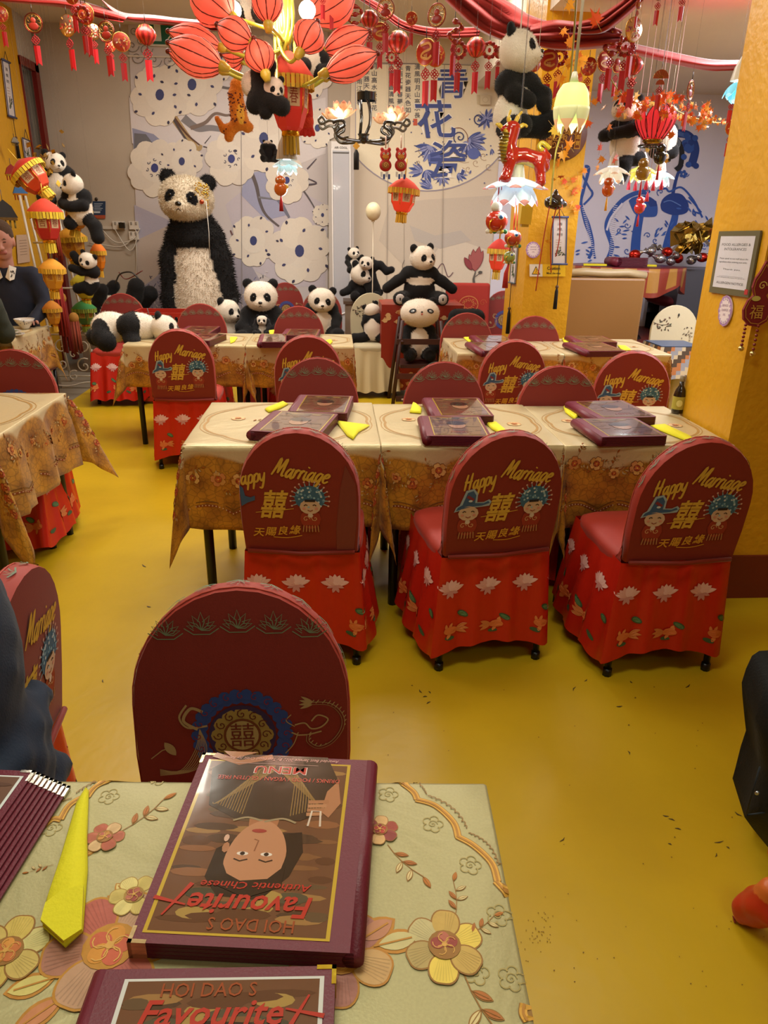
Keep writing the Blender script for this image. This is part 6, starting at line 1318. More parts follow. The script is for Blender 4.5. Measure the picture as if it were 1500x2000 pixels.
# ================= coral lotus chandelier =================
def at(px,py,Y): return onY(px,py,Y)
YC=3.0; cc_=at(553,60,YC); t=thing('lotus_chandelier','large chandelier of glowing coral lotus-bud shades on yellow-green stems','chandelier',cc_)
def bud(parent,base,tip,r,ribs=9,col='E65E48',rc='6A1E14',mat='shade',nm='lotus_shade'):
    base,tip=Vector(base),Vector(tip); ax=tip-base; L=ax.length; q=ax.to_track_quat('Z','Y').to_matrix().to_4x4(); M_=Matrix.Translation(base)@q
    prof=[(.10,.0),(.30,.03),(.62,.13),(.88,.28),(1,.43),(.96,.58),(.78,.73),(.48,.86),(.20,.95),(.02,1.0)]
    b=B(); n=ribs*4
    def f(u,v):
        i=v*(len(prof)-1); k=min(int(i),len(prof)-2); w_=i-k; rr=(prof[k][0]*(1-w_)+prof[k+1][0]*w_)*r; z=(prof[k][1]*(1-w_)+prof[k+1][1]*w_)*L; a=2*PI*u
        rr*=1-.07*abs(math.sin(a*ribs/2))**2*-1-.07; return M_@Vector((rr*math.cos(a),rr*math.sin(a),z))-parent.location
    b.grid(f,n,18,col); o=b.build(nm,mat,parent)
    b=B()
    for k in range(ribs): a=k/ribs+.5/ribs*0; b.tube([f(a,v/14)*1.0 for v in range(15)],.0025,rc,4,cap=False)
    b.ell(M_@Vector((0,0,L))-parent.location,(.010,.010,.010),rc,n=6,m=4); b.build('rib_wire','plastic',o)
    b=B(); c0=M_@Vector((0,0,-.03))-parent.location; c1=M_@Vector((0,0,.04*L+.01))-parent.location; b.tube([c0,(c0+c1)/2,c1],[.010,.018,r*.22],'B8A43A',10); b.build('shade_cup','plastic',o)
    return o
BUDS=[(430,92,328,61,25,3.1),(432,128,328,83,30,2.85),(432,136,328,100,26,3.0),(452,32,372,-34,42,2.9),(490,82,424,48,28,2.75),(517,140,496,76,27,2.7),(524,44,520,-40,28,2.8),(588,98,620,42,30,2.75),(604,34,694,-28,40,3.15),(634,100,722,61,24,3.2),(638,142,738,104,27,2.85),(640,150,725,130,18,3.1),(478,108,432,106,14,3.3),(472,120,440,128,16,3.5)]
for x0,y0,x1,y1,r,Y in BUDS:
    a=at(x0,y0,Y); bud(t,a,at(x1,y1,Y+.02),r*mpp(a)*1.12)
    c=at(553,20,YC); pts=[(0,0,.35),at(548+random.random()*12,60,YC)-cc_+Vector((random.gauss(0,.03),random.gauss(0,.03),0)),at(552+(x0-552)*.35,y0+22,(Y+YC)/2)-cc_,a-cc_]
    b=B(); b.tube(bez(pts,7),.007,'A8A83A',6); b.build('stem','gloss',t)
b=B(); b.lathe([(.01,-.12),(.022,-.1),(.026,0),(.022,.25),(.02,.4)],'9A9A3A',n=12); b.tube([(0,0,.4),(0,0,ZC-cc_.z)],.012,'8E8E6A',6); b.build('centre_stem','gloss',t)
for x,y,Y in ((835,0,0),): pass
for (x,y) in ((455,20),(600,20),(540,-5)):
    a=at(x,y,YC); b=B(); b.ell(a-cc_,(.03,.03,.03),'FFF6E0',n=12,m=8); b.build('bulb','glow',t)
light('POINT',at(545,30,2.95),7,(1,.82,.62),.08)
light('POINT',at(500,100,2.5),2.2,(1,.55,.42),.08)
# ---- iron chandelier ----
YI=4.7; c0=at(710,272,YI); k=mpp(c0); t=thing('iron_chandelier','black scrolled iron chandelier with lotus lights and a black tassel','chandelier',c0); IR='1C1B18'
def X(px,py,dy=0): return Vector(((px-710)*k,dy,-(py-272)*k))
b=B(); b.tube([X(703,268),X(706,235),X(704,205)],.010,IR,6); b.tube(bez([X(712,268),X(722,245),X(722,220),X(716,200)],6),.010,IR,6); b.build('centre_bars','gloss',t)
b=B(); b.lathe([(18*k,0),(18*k,14*k)],'14181A',(X(715,206).x,0,X(715,206).z),n=20); b.build('canopy_ring','gloss',t)
b=B(); b.lathe([(3*k,-8*k),(11*k,-4*k),(9*k,4*k),(12*k,9*k)],IR,(0,0,0),n=14); b.build('hub','gloss',t)
for sx,x0 in((-1,0),(1,0)):
    for dy in(-.12,.12):
        b=B(); f=lambda a,c:X(710+sx*a,c,dy*min(1,a/30)); q=bez([f(0,276),f(40,276),f(52,268),f(48,260),f(38,254),f(40,246),f(52,246),f(60,250)],5); b.tube(q,.009,IR,6); b.build('arm','gloss',t)
        b=B(); q=bez([f(30,272),f(46,274),f(56,262),f(50,250),f(66,246),f(80,252),f(86,246),f(80,240),f(74,246)],5); b.tube(q,.008,'4a473e',6); b.build('scroll_arm','gloss',t)
def lotusflower(par,c,r,pc,pc2,glow,n=8,tilt=.5,down=False,mat='shade',gc='FFF4DE'):
    for k_ in range(n*2):
        a=2*PI*k_/n+(.5*2*PI/n if k_>=n else 0); el_=tilt if k_<n else tilt+.45; s_=-1 if down else 1; b=B()
        def f(u,v,a=a,el_=el_):
            l=r*(.15+.95*v); w_=r*.30*math.sin(PI*min(1,.12+v*.88))**.7; x=l*math.cos(el_*(.4+v*.8)); z=l*math.sin(el_*(.4+v*.8))*s_; y=(u-.5)*2*w_; z+=abs(u-.5)**2*w_*1.6*s_
            return Vector(c)+Vector((x*math.cos(a)-y*math.sin(a),x*math.sin(a)+y*math.cos(a),z))
        b.grid(f,4,6,None,colf=lambda u,v:hx(pc2) if v>.80 else hx(pc)); o=b.build('petal',mat,par); m_=o.modifiers.new('s','SOLIDIFY'); m_.thickness=r*.03
    b=B(); b.ell(Vector(c)+Vector((0,0,(-.15 if down else .35)*r)),r*.30,gc,n=12,m=8); b.build('bulb',glow,par)
for px,py,dy,r in((668,240,-.05,34),(648,236,.15,26),(770,244,-.05,32),(748,240,.15,24)): lotusflower(t,X(px,py,dy),r*k*.9,'E0B48C','D98A6A','glow',7,.45,mat='fabric')
b=B(); q=X(696,284); b.tube([X(700,276),q],.003,'2a221c',4); b.box(q,(.03,.012,.03),'B8862A',(0,PI/4,0)); b.tube([q+Vector((0,0,-.02)),q+Vector((0,0,-.04)),X(696,326)],[.006,.016,.016],'100E0D',8); b.build('tassel','fabric',t)
thread(t,.25,.004)
light('POINT',at(660,225,4.6),5,(1,.9,.75),.06); light('POINT',at(765,228,4.6),4,(1,.9,.75),.06)
# tiger cloth charms
for x,lb in((753,'left one of the two red cloth tiger charms under the iron chandelier'),(783,'right one of the two red cloth tiger charms under the iron chandelier')):
    p=at(x,312,4.55); k_=mpp(p); t=thing('tiger_charm',lb,'charm',p,(0,0,0),'red cloth tiger charms'); s_=k_
    blobobj('body','fabric',t,[els((0,0,8*s_),(11*s_,7*s_,10*s_),'A8261A'),els((0,0,-10*s_),(12*s_,8*s_,11*s_),'A01E18'),els((-7*s_,0,18*s_),(3.6*s_,)*3,'A8261A'),els((7*s_,0,18*s_),(3.6*s_,)*3,'A8261A')],1.3*s_,2*s_,[els((0,-7*s_,4*s_),(7*s_,4*s_,5*s_),'C98A3A'),els((0,-7*s_,-10*s_),(7*s_,5*s_,6*s_),'8E5A2A')])
    P=Pr(lambda u,v,h:Vector((u*s_,-9.5*s_-h,v*s_)),.001); 
    for sx in(-1,1): P.el(sx*4,10,2,2,'F0E6D0'); P.el(sx*4,10,1,1,'1a1512',2)
    P.stroke([(-3,2),(0,0),(3,2)],1,'2a1512'); P.text('王',0,13,4,'2a1512',asc=.9); P.stroke(curl(0,-10,5,0,1.5,12),1,'D8B060'); P.build('face_print','print',t)
    b=B(); b.tube([(0,0,20*s_),(0,0,42*s_)],.004,'C8A898',5); b.build('cord','plastic',t)
    for j,c in enumerate(('DADCE0','3A4A88','C9CCD4','3A4A88')): b=B(); b.box(((j-1.5)*5*s_,0,-26*s_-(j%2)*4*s_),(4*s_,4*s_,9*s_),c); b.build('bead','gloss',t)
    thread(t,40*s_)
# ball on a stick
p=at(729,413,7.6); k_=mpp(p); t=thing('balloon_on_stick','round cream balloon on a thin stick in front of the mural','balloon',p); b=B(); b.ell((0,0,0),(15*k_,15*k_,17*k_),'D9CDA8',n=22,m=14); b.tube([(0,0,-16*k_),(0,0,-19*k_)],[.012,.02],'C9BD98',8); b.build('balloon','plastic',t); b=B(); b.tube([(0,0,-18*k_),(.0,0,-p.z+.03)],.005,'C8BCA4',5); b.build('stick','plastic',t)
b=B(); b.lathe([(.10,0),(.09,.02),(.02,.04),(.01,.06)],'B8AC94',(0,0,-p.z),n=14); b.build('base','plastic',t)
# white plaster pot behind trio under the stick
# tiger plush
p=at(462,228,3.25); k_=mpp(p); t=thing('tiger_plush','orange spotted tiger plush hanging left of the palace lantern','plush toy',p); OR='C9781E'
def Z(x,y,d=0): return ((x-462)*k_,d,-(y-228)*k_)
blobobj('body','fur',t,[cap(Z(462,190),Z(468,235),14*k_,17*k_,OR),els(Z(470,175),(17*k_,14*k_,15*k_),OR)]+chain([Z(462,240),Z(448,255),Z(445,264)],[12*k_,9*k_,9*k_],OR)+chain([Z(474,238),Z(482,246),Z(486,245)],[11*k_,9*k_,8*k_],OR)+chain([Z(455,245),Z(435,250),Z(424,232)],[9*k_,7*k_,5*k_],OR),2.4*k_,4*k_,[els(Z(472,225,-.03),(7*k_,12*k_,18*k_),'D9A83A')],fuzz=800,flen=.008)
P=Pr(lambda u,v,h:Vector((Z(u,v)[0],-17*k_-h,Z(u,v)[2])),.001)
b=B(); rr=random.Random(3)
for j in range(90):
    a=rr.random()*6.28; z=rr.random(); c=Vector(Z(462+6*z,188+52*z)); r_=(14+3*z)*k_*1.0; b.ell(c+Vector((r_*math.cos(a),r_*math.sin(a),0)),(2.0*k_,1.6*k_,1.5*k_),'5A2412',n=6,m=4)
for j in range(16): z=rr.random(); a=rr.random()*6.28; c=Vector(Z(455-20*z,247+4*z)); b.ell(c+Vector((0,8*k_*math.cos(a),8*k_*math.sin(a))),(1.8*k_,)*3,'5A2412',n=6,m=4)
o=b.build('spots','fabric',t); o['kind']='stuff'; thread(t,50*k_)
# red claw plush right of the palace lantern
p=at(600,240,3.12); k_=mpp(p); t=thing('red_plush_claw','red plush lobster claw hanging right of the palace lantern','plush toy',p); Zc=lambda x,y,d=0:((x-600)*k_,d,-(y-240)*k_)
blobobj('body','fur',t,[cap(Zc(604,195),Zc(602,225),6*k_,10*k_,'B8281A'),els(Zc(600,238),(13*k_,9*k_,14*k_),'C23A1E')]+[cap(Zc(600+a*.5,245),Zc(600+a,262-abs(a)*.2),4.5*k_,4*k_,'B8281A') for a in(-13,-5,4,12)],2.0*k_,3*k_,[els(Zc(590,230,-.01),(4*k_,9*k_,9*k_),'D8A02A')]); thread(t,50*k_)
# ornaments: silver flower lamp under the palace lantern
def lotus_lamp(label,px,py,Y,r,pc,pc2,n=7,tilt=.35,mat='shade',glowm='glow',pw=0,pcol=(.8,.93,1),gc='EAF6FF'):
    p=at(px,py,Y); k_=mpp(p); t=thing('lotus_lamp',label,'lamp',p); lotusflower(t,(0,0,0),r*k_,pc,pc2,glowm,n,tilt,True,mat,gc); b=B(); b.lathe([(.01,.09),(.03,.05),(.04,.0)],'C9C4B8',n=12); b.build('cap','plastic',t); thread(t,.08,.003)
    if pw: light('POINT',p+Vector((0,-.02,-.12)),pw,pcol,.03)
    return t
lotus_lamp('small silvery flower lamp below the palace lantern',560,312,3.0,30,'BFD8D8','DDEEEA',pw=1.2)
lotus_lamp('large white lotus lamp with pink tips under the red dragon',1008,348,3.4,62,'C4D4E0','C98A86',n=7,tilt=.25,pw=5)
lotus_lamp('left white lotus lamp below the hanging alcove panda',1198,325,5.3,36,'D8D4C0','C9A888',pw=3)
lotus_lamp('right white lotus lamp behind the alcove panda legs',1290,335,5.6,30,'C9DCE0','E8F4F4',pw=3)
lotus_lamp('pale yellow lotus lamp in the middle of the alcove cluster',1255,325,5.5,32,'D8D460','E8E48A',pw=1.5,gc='F4F08A')
lotus_lamp('bright blue lotus lamp half behind the right pillar',1445,158,3.45,36,'6AC0DC','9ADCEE',tilt=.7,pw=1.0)
# green lily lamp
p=at(1116,212,3.1); k_=mpp(p); t=thing('lily_pendant','glowing green tulip-shaped pendant lamp with peach petal tips','lamp',p)
b=B(); prof=[(6,44),(20,42),(30,28),(34,5),(32,-12),(24,-28)]
def f(u,v):
    i=v*(len(prof)-1); q=min(int(i),len(prof)-2); w_=i-q; r_=(prof[q][0]*(1-w_)+prof[q+1][0]*w_)*k_; z=(prof[q][1]*(1-w_)+prof[q+1][1]*w_)*k_; return Vector((r_*math.cos(2*PI*u),r_*math.sin(2*PI*u),z))
b.grid(f,28,14,'A8C46A'); b.build('glass_cup','glow_soft',t)
for j in range(6):
    a=2*PI*j/6; b=B()
    def g(u,v,a=a): r_=(33-13*v**2)*k_; aa=a+(u-.5)*1.15*math.sin(PI*(1-v*.92)*.5+.05)**.7*(1-v**3*.9); return Vector(((r_+.002)*math.cos(aa),(r_+.002)*math.sin(aa),(2-44*v)*k_))
    b.grid(g,6,8,None,colf=lambda u,v:hx('D8A878') if v>.45 else hx('C4C48A')); o=b.build('petal','shade',t); m_=o.modifiers.new('s','SOLIDIFY'); m_.thickness=.002
b=B(); b.tube([(0,0,44*k_),(0,0,62*k_)],[.018,.009],'C9C4AE',8); b.tube([(0,0,60*k_),(.01,0,ZC-.5-p.z)],.006,'B8B09A',6); b.build('flex','plastic',t)
b=B(); b.ell((0,0,-.01),(.025,.025,.035),'FFFFE8',n=10,m=8); b.build('bulb','glow',t); light('POINT',p+Vector((0,-.0,-.09)),2.0,(.9,1,.6),.03)
# red dragon
p=at(1015,300,3.38); k_=mpp(p); t=thing('dragon_figure','red and yellow dragon figure standing on the white lotus lamp','figurine',p); Zd=lambda x,y,d=0:((x-1015)*k_,d,-(y-300)*k_); DR='A3221A'
blobobj('body','gloss',t,chain([Zd(998,258),Zd(990,285),Zd(996,306),Zd(1025,304),Zd(1055,312),Zd(1065,322)],[14*k_,16*k_,17*k_,14*k_,16*k_,12*k_],DR)+chain([Zd(996,312,-.02),Zd(992,332,-.02),Zd(988,344,-.03)],[12*k_,10*k_,11*k_],DR)+chain([Zd(1052,318,-.02),Zd(1058,338,-.02),Zd(1058,350,-.03)],[11*k_,9*k_,10*k_],DR)+chain([Zd(1065,320),Zd(1072,305),Zd(1064,294)],[7*k_,6*k_,5*k_],DR)+
 [els(Zd(996,254),(15*k_,11*k_,10*k_),DR),els(Zd(982,258),(9*k_,8*k_,6*k_),DR)],2.2*k_,4*k_,[els(Zd(978,295,-.01),(9*k_,20*k_,38*k_),'C4A83A',(0,.15,0)),els(Zd(1028,322),(24*k_,16*k_,9*k_),'C4A83A')])
for a in((Zd(990,246),Zd(988,236),Zd(992,225)),(Zd(1002,246),Zd(1008,234),Zd(1014,228)),(Zd(976,256),Zd(968,250),Zd(964,252)),(Zd(1010,254),Zd(1020,250),Zd(1026,254))): b=B(); b.tube(bez(a,4),[.010]*4+[.006]*4+[.003],'C9A83A',6); b.build('horn','gloss',t)
b=B(); b.tube(bez([Zd(1062,294),Zd(1052,288),Zd(1058,280),Zd(1074,290)],5),.010,'C4B03A',6); b.build('tail_tip','gloss',t)
b=B(); 
for sx in(-1,1): b.ell(Zd(984,252,sx*.012-.01),(2.4*k_,)*3,'F0E8C8',n=8,m=6)
b.build('eye','gloss',t)
for j in range(9): b=B(); c=Vector(Zd(981-1.5*math.sin(j*.35)*2,266+j*6,-.02)); b.box(c,(15*k_,.04,.8*k_),'6A5A1E',(0,.1,0)); b.build('belly_ridge','plastic',t)
# fish charms under the lotus lamp
for i,(x,y,s_,c1,lb) in enumerate(((970,432,22,'B8301E','round lion-head charm with a white ball on top, left under the white lotus lamp'),(1002,465,17,'B0402A','blue-eyed lion charm, right under the white lotus lamp'),(995,502,12,'8E9A4A','small gold bell charm over the short red tassel'))):
    p=at(x,y,3.36+.02*i); k_=mpp(p); s_*=k_; t=thing('lion_charm',lb,'charm',p,(0,0,0),'lion charms under the lotus lamp')
    b=B(); b.ell((0,0,0),(s_,s_*.7,s_*.9),c1,n=16,m=10); b.build('body','gloss',t)
    b=B(); b.ell((s_*.2,-s_*.45,s_*.35),(s_*.34,s_*.3,s_*.34),'D8D4C8'); b.ell((s_*.22,-s_*.66,s_*.35),(s_*.18,s_*.15,s_*.18),'2A5A9A'); b.build('eye','gloss',t)
    b=B(); b.lathe([(s_*.55,0),(s_*.6,s_*.06),(s_*.5,s_*.12)],'D8A02A',(-.2*s_,-.5*s_,-.3*s_),rot=(PI/2,0,0),n=14); b.build('gold_trim','foil',t)
    for j in range(6): b=B(); b.ell((s_*(-.8+.32*j),-s_*.2,-s_*.85),(s_*.2,s_*.16,s_*.2),('D8D4C8','C9A23A','3E7A4A')[j%3],n=8,m=6); b.build('pompom','fabric',t)
    if i==0: b=B(); b.ell((-.1*s_,0,s_*1.15),(s_*.5,s_*.4,s_*.45),'D0D0C0'); b.build('white_ball','fabric',t)
    b=B(); b.tube([(0,0,s_*.8),(0,0,s_*.8+(60 if i<2 else 20)*k_)],.003,'C0302A',4); b.tube([(.015,0,s_*.8),(.01,0,s_*.8+(60 if i<2 else 20)*k_)],.002,'C0302A',4); b.build('red_cord','plastic',t)
    if i==2: b=B(); b.tube([(0,0,-s_),(-.01,0,-s_-18*k_),(-.01,0,-s_-46*k_)],[.004,.010,.014],'A8201C',8); b.build('tassel','fabric',t)
for i,(x,y,Y,c,lb) in enumerate(((548,362,2.95,'C9642A','little gold and red figure charm under the silver flower lamp'),(1188,365,5.2,'B8501E','orange dragon charm hanging at the left of the alcove'),(1250,400,5.4,'B02A2A','red fish charm hanging before the blue painted hand'),(1256,330,5.1,'8A6A2A','bronze bell charm at the centre of the alcove cluster'),(1290,300,5.0,'1A1716','black pompom charm right of the red lotus lamp'))):
    p=at(x,y,Y); k_=mpp(p); t=thing('figure_charm',lb,'charm',p,(0,0,0),'small hanging figure charms'); s_=(13,12,11,14,13)[i]*k_
    b=B(); b.ell((0,0,s_*.7),(s_*.8,s_*.6,s_*.7),c,n=12,m=8); b.build('head','gloss',t); b=B(); b.ell((0,0,-s_*.5),(s_,s_*.7,s_),c,n=12,m=8); b.ell((s_*.7,0,-s_*.2),(s_*.5,s_*.3,s_*.4),'D8A83A',n=8,m=6); b.build('body','gloss',t)
    for sx in(-1,1): b=B(); b.ell((sx*s_*.35,-s_*.5,s_*.8),(s_*.16,)*3,'F0E8D8' if i<4 else '3a3a3a',n=6,m=5); b.build('eye','gloss',t)
    b=B(); b.tube([(0,0,-s_*1.4),(0,0,-s_*2.2),(0,0,-s_*3.6)],[.002,.006,.009],'B01E1E' if i!=1 else 'D8A02A',6); b.build('tassel','fabric',t); thread(t,s_)
for i,x in enumerate((1228,1241,1262,1276,1292,1264)):
    p=at(x,362+(i%2)*2 if i<5 else 385,5.35); k_=mpp(p); b=B(); b.tube([(0,0,10*k_),(0,0,3*k_),(0,0,-8*k_)],[.002,.010,.014],'B82A3A',6); b.tube([(0,0,10*k_),(0,0,ZA-p.z)],.0015,'C9A8A0',4); o=b.build('small_tassel','fabric',None,p); tag(o,('leftmost','second from the left','third from the left','fourth from the left','rightmost','lowest')[i]+' small pink-red tassel below the alcove lotus lamps','tassel','row of small tassels under the alcove lamps')
# red lotus lamp in the alcove
p=at(1275,272,5.2); k_=mpp(p); t=thing('red_lotus_lamp','glowing red ribbed lotus lantern among maple leaves in the alcove','lamp',p)
for j in range(9):
    a=2*PI*j/9; b=B()
    def g(u,v,a=a):
        r_=(13+25*math.sin(PI*min(1,v*.62+.08)))*k_; r_=r_*(1-.25*max(0,v-.6)); w_=.50*math.sin(PI*min(.999,.22+v*.78))**.8; aa=a+(u-.5)*2*w_*.8; return Vector((r_*math.cos(aa),r_*math.sin(aa),(58*v)*k_))
    b.grid(g,6,12,'D02A34'); o=b.build('petal','shade',t); m_=o.modifiers.new('s','SOLIDIFY'); m_.thickness=.002
    b=B()
    for u in(0,.5,1): b.tube([g(u,v/10) for v in range(11)],.003,'5A0E14',4)
    b.build('petal_wire','plastic',o)
b=B(); b.lathe([(18*k_,0),(20*k_,-4*k_),(14*k_,-9*k_),(4*k_,-11*k_)],'8A6A2A',n=16); b.build('base','foil',t)
b=B(); b.tube([(26*k_*math.cos(a),26*k_*math.sin(a),-12*k_) for a in [PI*q/10 for q in range(21)]],.006,'1a1816',5); b.build('hoop','gloss',t)
b=B(); b.ell((0,0,25*k_),(.03,.03,.05),'FFF0F0'); b.build('bulb','glow',t); light('POINT',p+Vector((0,0,.12)),5,(1,.45,.45),.04); thread(t,.2,.003)
# maple garlands
def leafmesh(c):
    b=B(); pts=[]
    for k_,(a,r_) in enumerate(((-90,.25),(-60,.42),(-50,.30),(-20,.75),(-5,.42),(15,.60),(32,.45),(42,.95),(60,.48),(75,.55),(90,1.1),(105,.55),(120,.48),(138,.95),(148,.45),(165,.60),(185,.42),(200,.75),(230,.30),(240,.42))): pts.append((r_*.5*math.cos(R_(a)),r_*.5*math.sin(R_(a))))
    vs=[(x,.12*abs(x),y) for x,y in pts]+[(0,0,0)]; n=len(pts); b.add(vs,[(i,(i+1)%n,n) for i in range(n)],c,False); vb=[(x,y+.012,z) for x,y,z in vs]; b.add(vb,[((i+1)%n,i,n) for i in range(n)],c,False); b.tube([(0,0,0),(0,.02,-.5)],.012,'9A7A3A',4); return b.mesh('leaf','satin')
LM=[leafmesh(c) for c in('D8801E','E0952A','C9601A','D04A1A','C8A040')]
def garland(label,path,leaves,Y):
    P0=[at(x,y,Yv) for x,y,Yv in path]; t=thing('maple_garland',label,'garland',P0[0]); b=B(); b.tube(bez([p-P0[0] for p in P0],6),.004,'9A8A3A',5); b.build('stem','plastic',t)
    for x,y,s_ in leaves:
        p=at(x,y,Y+random.gauss(0,.06)); o=bpy.data.objects.new('leaf',random.choice(LM)); COL.objects.link(o); o.parent=t; o.location=p-P0[0]; o.rotation_euler=(random.gauss(0,.5),random.random()*6.28,random.gauss(0,.6)); o.scale=(s_*mpp(p)*1.15,)*3
    return t
garland('orange maple-leaf garland trailing down beside the green pendant lamp',[(1128,-60,2.9),(1120,80,3.1),(1105,230,3.3),(1085,300,3.3),(1075,400,3.3)],
 [(1112,8,34),(1164,40,40),(1112,85,34),(1110,125,30),(1140,120,36),(1095,152,30),(1084,252,36),(1112,285,34),(1100,300,30),(1092,318,26),(1130,110,22),(1100,60,22),(1096,345,18),(1105,366,14),(1098,405,16),(1135,150,26),(1128,190,20),(1150,240,22),(1070,470,14),(1082,350,12)],3.3)
garland('dense orange maple-leaf garland across the alcove above the red lotus lamp',[(1190,150,5.0),(1230,200,5.2),(1280,195,5.2),(1340,225,5.3),(1400,240,5.4),(1440,232,5.4)],
 [(1200+random.random()*135,185+random.random()*45,random.choice((16,18,20,22))) for _ in range(75)]+[(1330+random.random()*60,222+random.gauss(6,11),random.choice((13,15,17))) for _ in range(60)]+[(1390+random.random()*35,236+random.gauss(0,4),9) for _ in range(14)]+[(1203,180,20),(1212,145,16),(1234,160,24),(1222,185,18),(1208,220,22),(1190,248,18),(1172,290,20),(1176,310,20),(1168,328,16),(1200,310,26),(1150,180,24),(1245,115,22),(1160,200,20),(1312,265,22),(1265,292,14),(1300,315,14),(1288,330,14),(1180,210,16)],5.1)
ys_=sorted(random.random() for _ in range(14)); ORD='topmost,second,third,fourth,fifth,sixth,seventh,eighth,ninth,tenth,eleventh,twelfth,thirteenth,lowest'.split(',')
for j in range(14): 
    p=at(1095+random.random()*50,330+ys_[j]*100,5.88); o=bpy.data.objects.new('maple_leaf',LM[j%4]); COL.objects.link(o); o.location=p; o.rotation_euler=(0,random.random()*6,0); o.scale=(.075,)*3; tag(o,'orange maple leaf stuck on the middle pillar, '+ORD[j]+(' counted from the top' if 0<j<13 else ' of them'),'leaf','maple leaves stuck on the middle pillar')
# bronze fan board on the pillar
p=at(1100,262,5.86); k_=mpp(p); t=thing('carved_board','round dark bronze board with gold character strips on the middle pillar','decoration',p); b=B(); b.lathe([(0,-.02),(46*k_,-.02),(48*k_,0),(46*k_,.02),(0,.02)],'5A2E12',rot=(PI/2,0,0),n=32); b.build('board','wood',t)
P=Pr(lambda u,v,h:Vector((u*k_,-.022-h,v*k_)),.001); rr=random.Random(9)
for x in(-28,28): P.poly([(x-6,-26),(x+6,-26),(x+6,26),(x-6,26)],'B8862A'); P.poly([(x-4.5,-24),(x+4.5,-24),(x+4.5,24),(x-4.5,24)],'6A3616',2); [P.text('招財進寶'[q],x,14-11*q,8,'D8A83A',3,asc=.9) for q in range(4)]
for q in range(26): P.stroke(curl(rr.gauss(0,13),rr.gauss(0,20),5+rr.random()*4,rr.random()*6,1,8),1.4,'A87A2A',2)
P.build('gilt_print','goldprint',t)
# dark spiked stone ornament with red ribbons and a small yellow one
p=at(1082,395,4.7); k_=mpp(p); t=thing('spiky_ornament','dark spiky ornament with long red ribbons before the middle pillar','ornament',p)
blobobj('body','gloss',t,[els((0,0,0),(20*k_,14*k_,13*k_),'2A221A'),cap((-8*k_,0,0),(2*k_,0,20*k_),8*k_,4*k_,'3A2E20'),cap((0,0,0),(20*k_,0,-4*k_),8*k_,5*k_,'4A3E26')],2.4*k_,4*k_,wob=.008)
for pts,c in((((4,-8),(-2,-60),(6,-130)),'B02A1A'),(((-10,-8),(-16,-70),(-22,-166)),'A8281E'),(((8,0),(16,-60),(12,-100)),'B8341E')):
    b=B(); q=bez([(x*k_,-.02,y*k_) for x,y in pts],6); b.tube(q,.011,c,4,flat=.3); b.build('ribbon','satin',t)
thread(t,.05)
p=at(1026,421,4.6); k_=mpp(p); b=B(); b.box((0,0,0),(22*k_,18*k_,32*k_),'C8A82A',(0,.05,0)); b.box((0,0,18*k_),(16*k_,14*k_,5*k_),'D8BC3A'); b.box((0,0,-18*k_),(14*k_,12*k_,6*k_),'A88A22'); b.tube([(0,0,20*k_),(0,0,ZC-p.z)],.0015,'B8A890',4); o=b.build('hanging_lantern_box','satin',None,p); tag(o,'small yellow box lantern hanging left of the middle pillar','lantern')
# right-hand gourd charm on the pillar front
p=Vector((onY(1483,570,2.775))); k_=mpp(p); t=thing('gourd_hanging','dark red felt gourd hanging with gold bells on the right pillar front','charm',p)
M_=Matrix.Rotation(PI/2,4,'X'); pts=[(0,58),(8,46),(10,38),(20,26),(22,10),(14,-6),(24,-18),(30,-36),(24,-56),(8,-66),(-10,-64),(-24,-52),(-28,-34),(-22,-16),(-12,-6),(-18,8),(-16,24),(-8,38)]
b=B(); b.prism([(x*k_,y*k_) for x,y in pts],.012,'7A1818',M_); b.build('felt','fabric',t)
P=Pr(lambda u,v,h:Vector((u*k_,-.0135-h,v*k_)),.0008); P.ring([(x*.88,y*.9-1) for x,y in pts],1.6,'B8863A'); P.stroke(curl(0,12,9,0,1.5,14),2,'D8C06A',2); P.text('福',-2,-48,26,'C9A04A',2,asc=.9); P.el(-8,-12,9,5,'C9C26A',2); P.build('gold_print','goldprint',t)
for x,y0,y1 in((-20,-62,-108),(6,-64,-118)):
    for q in range(6): b=B(); b.ell((x*k_,-.02,(y0+(y1-y0)*q/6)*k_),(3.2*k_,)*3,'7A2218',n=8,m=6); b.build('bead','plastic',t)
    b=B(); b.ell((x*k_,-.02,y1*k_),(6*k_,5*k_,5.5*k_),'D8C88A',n=12,m=8); b.build('bell','foil',t)
b=B(); b.tube([(0,-.01,56*k_),(0,-.01,110*k_)],.0015,'8A1A1A',4); b.build('cord','plastic',t)
# ================= alcove furniture =================
# tan booth back
c=at(1168,590,6.95); t=thing('booth_bench','tan leather booth with a pale padded top edge beside the middle pillar','bench',(2.52,6.9,0))
b=B(); b.box((0,0,.58),(.74,.14,1.10),'8A6232'); o=b.build('back_panel','leather',t); m_=o.modifiers.new('b','BEVEL'); m_.width=.02; m_.segments=2
b=B(); b.tube([(-.37,-.0,1.16),(-.2,0,1.175),(0,0,1.165),(.2,0,1.172),(.38,0,1.15)],.052,'A8946E',10,flat=.75); b.build('padded_top','leather',t)
b=B(); b.box((0,.35,.66),(.72,.55,.16),'7A5A34'); b.build('seat','leather',t); b=B(); b.box((0,.35,.30),(.70,.52,.58),'4A3420'); b.build('base','leather',t)
